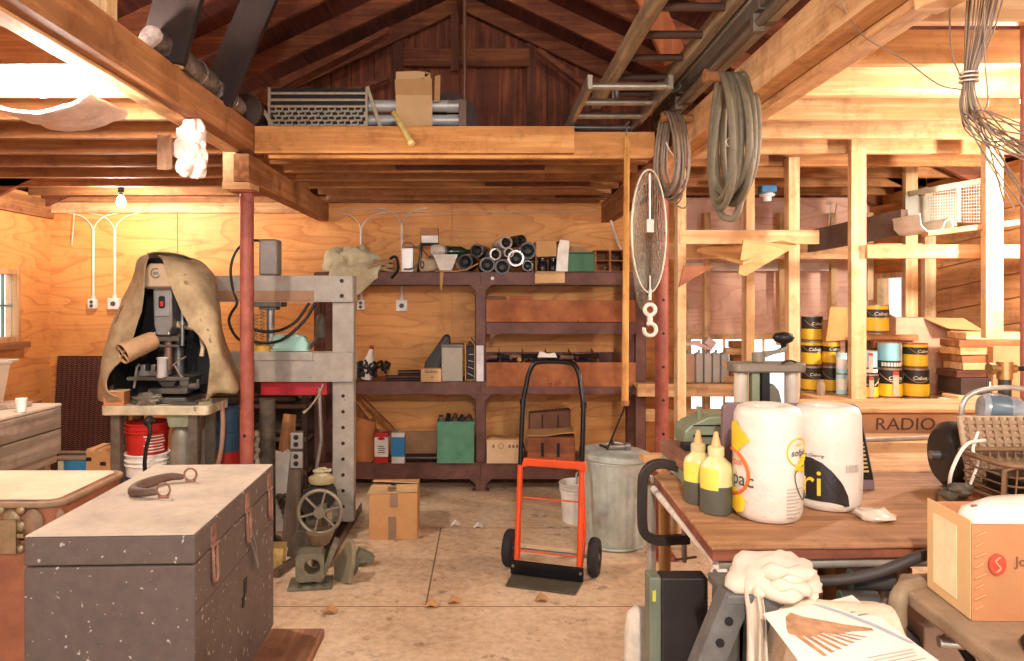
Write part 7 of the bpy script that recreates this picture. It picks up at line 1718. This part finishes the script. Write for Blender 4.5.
# ---- plywood shelf corner and gussets of the loft
ck = thing('corner_shelf', 'triangular plywood corner shelf nailed between the loft studs', 'shelf', (1.72, 4.5, 1.70))
PW2 = plywood('shelf_ply', '#e0ab6c', '#bd7f42', 'XZ', dens=9)
b = B(); a1, a2, a3, a4 = P(697, 249, 4.55), P(749, 232, 4.75), P(797, 244, 4.40), P(743, 262, 4.15)
b.add([a1, a2, a3, a4] + [p - Vector((0, 0, .018)) for p in (a1, a2, a3, a4)], [(0, 1, 2, 3), (4, 7, 6, 5), (0, 4, 5, 1), (1, 5, 6, 2), (2, 6, 7, 3), (3, 7, 4, 0)]); b.o('shelf_board', PW2, ck, world=True)
b = B(); b.prism([(P(743, 0, 4.2).x, P(0, 240, 4.2).z), (P(796, 0, 4.2).x, P(0, 246, 4.2).z), (P(745, 0, 4.2).x, P(0, 276, 4.2).z), (P(738, 0, 4.2).x, P(0, 274, 4.2).z)], 4.19, 4.205, 'XZ'); b.o('front_bracket', PW2, ck, world=True)
b = B(); b.prism([(P(682, 0, 4.42).x, P(0, 287, 4.42).z), (P(687, 0, 4.42).x, P(0, 265, 4.42).z), (P(719, 0, 4.42).x, P(0, 265, 4.42).z)], 4.489, 4.504, 'XZ'); b.o('gusset_plate', plywood('gusset_ply', '#a8663c', '#7a4326', 'XZ', dens=9), label='dark triangular plywood gusset on the stud beside the steel post', cat='gusset')
# loft load: dark plank, white gutter, wire cage, plank
b = B(); b.beam(P(803, 243, 5.4), P(905, 222, 4.35), .05, .16); b.o('dark_plank', plain('dark_grey_board', '#6d5548', .7, 0, .2), label='long dark board lying along the storage loft', cat='board', bevel=.004)
gt = thing('rain_gutter', 'white rain gutter length poking out over the storage loft rail', 'gutter', P(930, 226, 4.12), 0)
prof = [(-.09, .06), (-.085, .0), (-.05, -.035), (.0, -.04), (.045, -.02), (.06, .02), (.085, .04), (.10, .01), (.10, -.02)]
b = B(); b.sheet([[(x, -.05 + .9 * t, z) for x, z in prof] for t in (0, .15, .3)], .004); b.o('gutter_channel', plain('white_gutter', '#e4d8c6', .4), gt, smooth=50)
b = B(); b.tube([(-.09, -.05, .062), (-.09, .22, .062)], .006, 8); b.o('gutter_lip', plain('white_gutter', '#e4d8c6', .4), gt)
cg = thing('wire_cage', 'galvanized wire mesh cage lying on the storage loft rail', 'cage', P(957, 222, 4.35), 0)
b = B()
for k in range(22): x = -.17 + k * .0162; b.tube([(x, 0, .0), (x, 0, .20 + .05 * k / 22), (x, .25, .20 + .05 * k / 22)], .0016, 4)
for k in range(13): z = .0 + k * .0175; b.tube([(-.17, 0, z), (.17, 0, z * 1.2)], .0016, 4)
b.o('mesh_wires', plain('galvanized_wire', '#cfc7b6', .5, .2), cg)
b = B(); b.beam((-.30, .0, .175), (.20, 0, .265), .02, .035); b.box(-.005, .02, -.005, .0, 0, .22); b.box(-.17, .17, .25, .26, 0, .2); b.o('cage_frame', plain('grey_green_metal', '#7d7f72', .5, .3), cg)
b = B(); b.beam(P(925, 234, 4.13), P(1022, 222, 4.0), .10, .03); b.o('loft_plank', LUM_X, label='pale plank lying across the storage loft rail below the wire cage', cat='plank', bevel=.003)
# ceiling lampholder and cords
jx = thing('junction_box', 'blue ceiling junction box with white lampholder in the storage bay', 'junction box', P(767, 186, 5.04), 0)
b = B(); b.box(-.055, .055, -.045, .045, -.05, 0); b.o('box_body', plain('bright_blue_box', '#2f6f9f', .4), jx, bevel=.005)
b = B(); b.lathe([(.04, -.05), (.055, -.062), (.05, -.075), (.03, -.08), (.028, -.11), (.02, -.11), (0, -.09)], n=18); b.o('lampholder', WHITE_PL, jx, smooth=50)
for k, dx in enumerate((0, 5)):
    b = B(); b.tube(spline([P(831 + dx * 1.2, 204, 5.8), P(829 + dx, 220, 5.8), P(828 + dx, 236, 5.8)], 5), .006, 6); b.o('hanging_cable', CABLE, label='white cord dangling in the storage bay, %s' % ('beside the steel-grey stud' if k else 'the first beside its twin'), cat='cord', group='twin white cords', smooth=50)
b = B(); b.tube(spline([P(609, 208, 5.9), P(612, 225, 6.0), P(617, 240, 6.08), P(622, 252, 6.12)], 5), .011, 8); b.o('white_conduit', CABLE, label='bent white conduit behind the pale wooden pole', cat='conduit', smooth=60)
# ================================================================== overhead things
# coils hanging on the right hand beam
HOSE = plain('dusty_olive_hose', '#6f6550', .65, 0, .2, 20)
WIRE = plain('brown_grey_cable', '#7c6c5c', .6, 0, .2, 20)
def coil(name, label, cat, c, ry, rz_, n, r, mat, spread, wob, yaw):
    root = thing(name, label, cat, c, yaw)
    rr = random.Random(n)
    for k in range(n):
        t = k / max(1, n - 1); pts = []
        a, z = ry * (.80 + .2 * rr.random()), rz_ * (.86 + .14 * rr.random())
        ox, oz = (t - .5) * spread, rz_ - z
        for i in range(36):
            q = 2 * PI * i / 36
            x = ox + wob * math.sin(q + k) * .5
            y = a * math.sin(q) * (1 - .25 * math.cos(q))
            pts.append((x, y, oz + z * math.cos(q)))
        b = B(); b.tube(pts, r, 8, True); b.o('coil_turn', mat, root, smooth=60)
    return root
c1 = coil('cable_coil', 'coil of thin brown cable hanging on the beam above the wire net', 'cable coil', P(671, 157, 3.85) + Vector((0, 0, 0)), .13, .245, 11, .0065, WIRE, .08, .012, 16)
b = B(); b.tube(spline([(-.02, -.1, -.05), (.0, -.03, .0), (.02, .06, .06), (.03, .12, .14)], 5), .004, 6); b.o('wire_tie', CABLE, c1, smooth=50)
b = B(); b.tube(spline([(.05, -.06, .1), (.06, -.02, -.2), (.05, .05, -.26), (.10, .1, -.25), (.2, .2, -.25), (.25, .22, -.22)], 5), .005, 6); b.o('loose_end', WIRE, c1, smooth=60)
c2 = coil('hose_coil', 'big coil of thick olive hose hanging on the right hand beam', 'hose coil', P(732, 143, 3.10), .17, .30, 9, .0155, HOSE, .10, .03, 4)
b = B(); b.tube(spline([(.03, -.05, .29), (.05, -.08, 0), (.02, -.02, -.30), (-.02, .02, -.33), (-.04, .06, -.28)], 6), .0155, 10); b.o('loose_end', HOSE, c2, smooth=60)
b = B(); b.tube([(-.05 + .02 * math.cos(t), -.1, -.02 + .02 * math.sin(t)) for t in range(7)], .003, 5); b.o('wire_tie', CABLE, c2, smooth=50)
for (px, py, d) in ((690, 119, 3.85), (751, 78, 3.10)):
    p = P(px, py, d)
    b = B(); b.cyl((RB + .0, d, p.z), (RB - .16, d, p.z + .01), .022, n=14); b.cyl((RB - .16, d, p.z + .01), (RB - .17, d, p.z + .01), .03, n=14); b.o('wooden_peg', OLD_X, label='wooden peg in the beam carrying the %s' % ('thin cable coil' if d > 3.5 else 'thick hose coil'), cat='peg', smooth=40)

# wire landing net and its hook
NET = plain('grey_net_wire', '#8b8373', .5, .4, .2)
fnr = thing('wire_net', 'hooped wire net hanging beside the pale wooden pole', 'net', P(649, 231, 3.70), 0)
hoop = [Vector((.103 * math.cos(2 * PI * i / 40), .05 * math.cos(2 * PI * i / 40), .325 * math.sin(2 * PI * i / 40))) for i in range(40)]
b = B(); b.tube(hoop, .0055, 8, True); b.o('hoop_rim', plain('pale_hoop', '#b8ad99', .4, .4), fnr, smooth=60)
def netp(u, i, n=26):
    a = 2 * PI * i / n; k = (1 - u) ** .6
    return Vector((.100 * math.cos(a) * k * (1 - .1 * u), .05 * math.cos(a) * k + .16 * math.sin(u * PI * .6), (.315 * math.sin(a)) * k - .37 * u))
b = B()
for i in range(30): b.tube([netp(u / 10, i + u * .8, 30) for u in range(11)], .0022, 4)
for i in range(30): b.tube([netp(u / 10, i - u * .8, 30) for u in range(11)], .0022, 4)
for u in range(1, 10): b.tube([netp(u / 10, i) for i in range(26)], .0022, 4, True)
b.o('net_mesh', NET, fnr)
b = B(); b.box(-.018, .018, -.03, -.0, -.01, .06); b.cyl((0, -.015, .05), (0, -.015, .3), .006, n=8); b.o('hanger_clip', plain('white_clip', '#d2cabb', .3, .5), fnr, bevel=.003)
hkk = thing('pulley_hook', 'white double pulley hook hanging below the wire net', 'hook', P(650, 340, 3.70))
b = B(); b.cyl((0, 0, .21), (0, 0, .27), .008, n=10); b.tube(arc((0, 0, .16), .028, 0, 342, 18, 'XZ'), .011, 8, True); b.tube(arc((.0, 0, .055), .032, 120, -200, 22, 'XZ'), .011, 8); b.cyl((-.0, 0, .09), (0, 0, .135), .014, n=10); b.o('hook_body', plain('white_enamel_hook', '#ded7cb', .4), hkk, smooth=50)
b = B(); b.cyl((0, 0, .26), (0, 0, .34), .004, n=6); b.o('hook_cord', CABLE, hkk)
pole = thing('wooden_pole', 'long pale wooden pole hanging upright in front of the shelving', 'pole', P(625, 402, 4.08))
b = B(); p1_ = P(627, 137, 4.08) - P(625, 402, 4.08); b.cyl((0, 0, 0), p1_, .021, .016, n=16); b.o('pole_body', wood('pale_pole', '#e2ad62', '#c98d45', 'Z', knots=False), pole, smooth=40)
b = B(); b.tube(spline([p1_, p1_ + Vector((0, .0, .06)), p1_ + Vector((.02, .03, .10)), p1_ + Vector((.0, .06, .08))], 5), .004, 6); b.o('hanging_hook', STEEL, pole, smooth=50)
b = B(); b.tube([(0, 0, .01), (.0, 0, -.02)], .024, 10); b.o('pole_tip', OLD_Z, pole)
b = B(); b.beam(P(634, 385, 4.42), P(607, 450, 4.36), .008, .008); b.o('thin_stick', BLACK, label='thin dark stick leaning over the trash can lid', cat='stick')

# wooden ladder and metal ladder lying overhead
LADW = wood('grey_ladder_wood', '#b9a684', '#8b7759', 'Y')
wl = thing('wooden_ladder', 'old grey wooden ladder stored flat overhead beside the beam', 'ladder', (.875, 3.3, 2.74))
b = B(); b.beam((-.175, -.9, .03), (-.205, .93, .0), .055, .075); b.o('side_rail', LADW, wl, bevel=.004)
b = B(); b.beam((.135, -.9, .03), (.115, .93, .0), .045, .07); b.o('side_rail', LADW, wl, bevel=.004)
for k in range(6):
    y = -.72 + k * .292
    b = B(); b.cyl((-.19, y, .015 - .003 * k), (.125, y, .015 - .003 * k), .018, n=12); b.o('rung', wood('dark_rung', '#5b3c2a', '#3d271b', 'X'), wl, smooth=40)
ALU = plain('dull_aluminium', '#a9a08f', .35, .7, .2, 20)
ml = thing('metal_ladder', 'dull aluminium ladder end resting on the header', 'ladder', (.72, 4.12, 2.575))
for s in (-1, 1):
    b = B(); b.box(s * .20 - .013, s * .20 + .013, -.66, .65, .02, .09); b.o('side_rail', ALU, ml, bevel=.003)
for k in range(5):
    b = B(); b.cyl((-.195, -.58 + k * .28, .055), (.195, -.58 + k * .28, .055), .019, n=14); b.o('rung', ALU, ml, smooth=40)
b = B(); b.tube([(-.0, -.30, .08), (-.0, -.30, .15), (-.0, -.2, .15), (-.0, -.2, .06)], .011, 8); b.o('ladder_hook', STEEL, ml, smooth=40)
hkl = thing('steel_hook', 'dark steel hook clipped on the tracks beside the aluminium ladder', 'hook', P(674, 90, 3.75))
b = B(); b.tube(spline([(.06, 0, .16), (.05, 0, .06), (.02, 0, .0), (-.03, 0, .0), (-.05, 0, .05)], 5), .011, 8); b.o('hook_body', GREASE, hkl, smooth=50)
b = B(); b.tube(spline([(.0, .1, .14), (-.02, .1, .03), (-.06, .1, .0), (-.09, .1, .05)], 5), .009, 8); b.o('hook_twin', GREASE, hkl, smooth=50)
# door tracks on the beam
TRK = plain('dark_track_steel', '#756b5e', .4, .35, .25, 10); TRL = plain('grey_track_steel', '#aaa08e', .4, .3, .2, 10)
specs = [((1.055, .05), 2.78, 'flat', TRL, 'widest grey steel track, uppermost on the beam'), ((1.07, .04), 2.70, 'c', TRK, 'dark steel track under the widest one'), ((1.10, .03), 2.645, 'c', TRL, 'grey steel track in the middle of the bundle'), ((1.05, .03), 2.615, 'pipe', TRK, 'dark round pipe lowest in the bundle beside the beam')]
for (x, w), z, kind, mt, lab in specs:
    root = thing('steel_track', lab, 'track', (x, 2.6, z), 0, 'tracks stored along the beam')
    b = B()
    if kind == 'flat': b.box(-.012, .012, -1.9, 1.85, -.055, .075); b.box(-.012, .03, -1.9, 1.85, .07, .078); b.box(-.012, .03, -1.9, 1.85, -.058, -.05)
    elif kind == 'c': b.box(-.02, .02, -1.9, 1.8, .022, .028); b.box(-.02, -.015, -1.9, 1.8, -.028, .022); b.box(-.02, .02, -1.9, 1.8, -.03, -.024); b.box(.014, .02, -1.9, 1.8, -.024, -.01)
    else: b.cyl((0, -1.9, 0), (0, 1.7, 0), .018, n=14)
    b.o('track_rail', mt, root, bevel=.002, smooth=40)
    for y in (-1.2, .1, 1.2):
        b = B(); b.box(-.022, .022, y - .02, y + .02, -.034, .034) if kind != 'flat' else b.box(-.016, -.012, y - .03, y + .03, -.03, .03); b.o('track_bracket', TRK, root, bevel=.002)

# ---- attic load on the header
dg_ = thing('woven_grate', 'pale metal grate with a woven lattice leaning at the attic edge', 'grate', (-1.04, 4.36, 2.60), 0)
dg_.scale = (1, 1, 1.36)
GRT = plain('pale_grate_metal', '#b3a186', .4, .4, .2, 20)
b = B()
W = .31
for z in (.115, .145, .175): b.cyl((-W, 0, z), (W, 0, z), .0065, n=8)
b.box(-W, -W + .014, -.01, .01, 0, .20); b.box(W - .014, W, -.01, .01, 0, .20)
b.o('top_rails', GRT, dg_, smooth=40)
b = B()
for j in range(5):
    for i in range(15):
        x = -W + .03 + i * .041 + (.02 if j % 2 else 0)
        if x > W - .03: continue
        z = .008 + j * .021
        b.bx((x, -.006 if (i + j) % 2 else .006, z), (.034, .005, .009)); b.bx((x + .016, .004, z + .009), (.009, .006, .022))
b.o('lattice', GRT, dg_)
b = B(); b.beam((W + .0, -.02, .20), (W + .085, -.02, .01), .014, .02); b.o('corner_brace', GRT, dg_)
b = B(); b.beam((-W - .02, -.02, .09), (-W + .05, -.02, .0), .014, .02); b.o('corner_brace', GRT, dg_)
b = B(); b.box(-W, W, .012, .02, 0, .20); b.o('dark_back', BLACK, dg_)
drm = thing('dark_drum', 'round dark drum end at the attic edge over the post', 'drum', (-1.50, 4.42, 2.60), 0)
b = B(); b.lathe([(0, 0), (.098, 0), (.112, .01), (.112, .35), (0, .35)], c=(.02, -.12, .115), axis=(0, 1, 0), n=28); b.o('drum_body', plain('dark_brown_drum', '#3e2c24', .6, .2), drm, smooth=40)
b = B(); b.tube([(.02 + .108 * math.cos(2 * PI * i / 28), -.12, .115 + .108 * math.sin(2 * PI * i / 28)) for i in range(28)], .006, 6, True); b.o('drum_rim', plain('dark_brown_rim', '#55402f', .5, .2), drm, smooth=60)
DUCT = plain('grey_duct', '#c3beb6', .4, .2, .12, 12)
for k, (x0, x1, z, r) in enumerate(((-.82, -.12, 2.775, .038), (-.76, -.12, 2.690, .034))):
    root = thing('grey_duct', 'grey duct pipe lying at the attic edge, %s' % ('the upper of the two' if k == 0 else 'the lower of the two'), 'duct', ((x0 + x1) / 2, 4.42 + .02 * k, z), 0, 'duct pipes at the attic edge')
    h = (x1 - x0) / 2
    b = B(); b.lathe([(r * .9, 0), (r, 0), (r, 2 * h), (r * .9, 2 * h), (r * .85, .02)], c=(-h, 0, 0), axis=(1, 0, 0), n=22); b.o('duct_wall', DUCT, root, smooth=50)
    b = B(); b.cyl((h - .12, 0, 0), (h, 0, 0), r * 1.08, n=22); b.o('duct_coupling', DUCT, root, smooth=40)
    b = B(); b.cyl((-h, 0, 0), (-h - .05, 0, .005), r * .9, r * .3, n=18); b.o('duct_cone', DUCT, root, smooth=40)
ac = thing('flattened_carton', 'flattened cardboard carton hung over the grey duct pipes', 'carton', (-.43, 4.36, 2.66), 0)
b = B(); b.sheet([[(-.115, -.03, -.04), (.02, -.03, -.035), (.045, -.03, -.06), (.105, -.03, -.03)], [(-.12, -.045, .15), (.0, -.045, .15), (.05, -.045, .15), (.105, -.045, .15)], [(-.12, -.03, .30), (0, -.03, .305), (.05, -.03, .30), (.09, -.03, .30)]], .005); b.o('carton_panel', CARD_LIGHT, ac)
b = B(); b.sheet([[(-.12, -.052, .155), (.10, -.052, .155)], [(-.125, -.056, .245), (.105, -.056, .25)]], .004); b.box(.055, .105, -.06, -.053, .155, .20); b.o('carton_flap', CARD, ac)
b = B()
for k in range(4): b.bx((.03 + .018 * k, -.052, .225 + .024 * k), (.016, .003, .012), (0, 25, 0))
b.tube([(.075 + .012 * math.cos(t), -.053, .288 + .01 * math.sin(t)) for t in range(7)], .0025, 4); b.o('black_marks', INK, ac)
b = B(); b.sheet([[(.115, -.01, .12), (.15, -.02, .12)], [(.12, -.01, .28), (.155, -.02, .285)]], .004); b.o('side_flap', CARD, ac)
bam = thing('bamboo_stick', 'short yellow mottled stick hanging over the attic header', 'stick', P(412, 144, 4.10), 0)
b = B(); b.cyl((.0, 0, .0), (-.115, .06, .20), .019, .016, n=14); b.o('stick_body', plain('mottled_yellow', '#c8ad66', .6, 0, .3, 30), bam, smooth=40)
b = B(); b.cyl((.002, -.001, -.004), (-.01, .004, .014), .0205, n=14); b.o('yellow_tip', plain('pale_yellow_tip', '#efd58a', .5), bam, smooth=40)
dsk = thing('dark_disc', 'dark round guard plate behind the flattened carton in the attic', 'plate', (-.18, 4.62, 2.60), 0)
b = B(); b.prism([(-.22, 0), (.07, 0)] + [(.07 * math.cos(t) + .0 if False else -.05 + .18 * math.cos(t), .14 + .18 * math.sin(t)) for t in [math.radians(a) for a in range(-20, 170, 15)]] + [(-.22, .25)], 0, .02, 'XZ'); b.o('disc_plate', plain('dark_brown_plate', '#4a3026', .6, .2), dsk)
b = B(); b.cyl((-.10, -.004, .14), (-.10, 0, .14), .022, n=18); b.o('center_hole', BLACK, dsk)
rod = thing('iron_rod', 'slender iron rod rising from the header to the roof ridge', 'rod', (-.125, 4.30, 2.585))
b = B(); b.cyl((0, 0, 0), (0, 0, 1.32), .012, n=10); b.o('rod_body', plain('brown_iron_rod', '#77523f', .5, .4), rod, smooth=40)
b = B(); b.box(-.035, .012, -.02, .02, .0, .19); b.cyl((-.10, 0, .19), (.0, 0, .20), .006, n=8); b.o('rod_bracket', plain('brown_bracket', '#6a5346', .5, .4), rod, bevel=.002)

# ---- foil ducts and torn insulation on the left beam
FOIL = plain('crinkled_foil', '#8d7c72', .3, .8, .4, 24, bump=.4, col2='#c9bdb4')
def fd(p0, p1, r, label, seed):
    p0, p1 = Vector(p0), Vector(p1); root = thing('foil_duct', label, 'duct', p0, 0, 'foil duct pieces on the beam')
    d = p1 - p0
    rows = []
    for j in range(9):
        t = j / 8; c = d * t; zax = d.normalized(); u = zax.orthogonal().normalized(); v = zax.cross(u)
        rows.append([c + (u * math.cos(a) + v * math.sin(a)) * r * (1 - .35 * (t > .9) + .22 * noise.noise(Vector((math.cos(a) * 2, math.sin(a) * 2, t * 5 + seed)))) for a in [2 * PI * i / 18 for i in range(18)]])
    b = B(); vs = [q for r_ in rows for q in r_]; n = 18
    b.add(vs, [(j * n + i, j * n + (i + 1) % n, (j + 1) * n + (i + 1) % n, (j + 1) * n + i) for j in range(8) for i in range(n)] + [tuple(range(n)), tuple(range(8 * n, 9 * n))]); b.o('foil_skin', FOIL, root, smooth=60)
    b = B(); b.tube([d * .5 + (zax.orthogonal().normalized() * math.cos(a) + zax.cross(zax.orthogonal().normalized()) * math.sin(a)) * r * 1.1 for a in [2 * PI * i / 18 for i in range(18)]], .004, 5, True); b.o('wire_band', STEEL, root)
fd((-1.41, 2.95, 2.66), (-1.40, 3.15, 2.645), .05, 'crushed foil duct scrap at the end of the row on the beam', 1)
fd((-1.41, 3.18, 2.655), (-1.41, 3.62, 2.655), .058, 'long foil duct piece in the middle of the row on the beam', 2)
fd((-1.42, 3.66, 2.655), (-1.42, 4.05, 2.65), .055, 'foil duct piece nearest the dark drum on the beam', 3)
INS = plain('pinkish_white_fibre', '#dcc2b3', .95, 0, .12, 20, bump=.6); KRAFT = plain('torn_brown_paper', '#8a6a52', .9, 0, .3, 14)
ins = thing('insulation_batt', 'torn pinkish white insulation batt hanging below the joists by the beam', 'insulation', P(190, 172, 3.40), 0)
ins.scale = (.82, .82, .88)
b = B(); b.add(*cloth_blob((.0, .0, .15), (.105, .05, .14), 2.7, n=34, m=26, amp=.42)); b.add(*cloth_blob((.02, -.01, .07), (.085, .045, .10), 6.1, n=30, m=22, amp=.6)); b.o('fibre_body', INS, ins, smooth=70)
rows = [[(-.18 + .09 * i / 4 + .012 * noise.noise(Vector((i, j, 2))), -.03 + .02 * math.sin(i), .20 - .19 * j / 5 + .02 * noise.noise(Vector((i * 2, j, 7)))) for i in range(5)] for j in range(6)]
b = B(); b.sheet(rows, .006); b.o('paper_facing', KRAFT, ins, smooth=60)
sag = thing('sagging_insulation', 'sagging white fibre sheet glowing under the joists around the glaring bulb', 'insulation', P(52, 128, 3.02), 0)
sag.scale = (.72, .8, .9)
rows = []
for j in range(9):
    rows.append([(-.36 + .72 * i / 14, -.20 + .4 * j / 8, .02 + .09 * ((i / 7 - 1) ** 2) + .03 * noise.noise(Vector((i * .8, j * .9, 2))) + .012 * noise.noise(Vector((i * 2.8, j * 2.9, 5)))) for i in range(15)])
b = B(); b.sheet(rows, .02); b.o('fibre_sheet', INS, sag, smooth=70, sub=1)
# bundle of thin wires on the right
WB2 = plain('thin_grey_wire', '#8a7765', .5, .3, .2)
wbd2 = thing('wire_bundle', 'long bundle of thin wires hanging from the ceiling near the right edge', 'wire bundle', P(975, 95, 2.05), 0)
rr = random.Random(21)
top = P(985, -10, 2.05); waist = P(969, 78, 2.05); base = wbd2.location
for k in range(26):
    sx = rr.uniform(-.03, .03); a = Vector((sx, rr.uniform(-.02, .02), 0)); w_ = waist + a * .45
    ex = rr.uniform(1000, 1120); ey = rr.uniform(135, 215)
    mid = P(974 + (ex - 975) * .16, 128 + rr.uniform(-14, 18), 2.05 + rr.uniform(-.05, .05))
    end = P(ex, ey, 2.05 + rr.uniform(-.12, .12))
    b = B(); b.tube([q - base for q in spline([top + a * 1.5, P(978, 35, 2.05) + a * 1.1, w_, P(970, 110, 2.05) + a * .8, mid + a, end], 5)], .0022, 5); b.o('thin_wire', WB2, wbd2, smooth=50)
for dz in (0, .012, .024):
    b = B(); b.tube([waist - base + Vector((.026 * math.cos(t * .6), .02 * math.sin(t * .6), dz - .01)) for t in range(11)], .003, 5, True); b.o('wire_tie', plain('pale_tie_wire', '#d6cbb8', .4, .5), wbd2, smooth=50)
b = B(); b.tube(spline([P(838, -5, 2.2), P(850, 18, 2.2), P(866, 38, 2.15), P(905, 60, 2.1), P(938, 84, 2.07), P(965, 90, 2.05)], 6), .0022, 5); b.o('stray_wire', WB2, label='stray thin wire swinging from the beam to the wire bundle', cat='wire', smooth=50)
b = B(); b.tube(spline([P(951, -5, 2.1), P(950, 30, 2.1), P(954, 60, 2.08), P(964, 82, 2.06)], 6), .0025, 5); b.o('stray_wire', WB2, label='stray wire dropping straight from the ceiling beside the wire bundle', cat='wire', smooth=50)
b = B(); b.tube(spline([P(984, 5, 2.0), P(985, 60, 2.0), P(988, 100, 2.0), P(982, 112, 2.0), P(975, 115, 2.02)], 6), .0022, 5); b.o('stray_wire', WB2, label='stray looped wire on the far side of the wire bundle', cat='wire', smooth=50)
b = B(); b.beam(P(925, 6, 2.0), P(962, -12, 1.9), .09, .04); b.o('ceiling_block', LUM_X, kind='structure', bevel=.003)
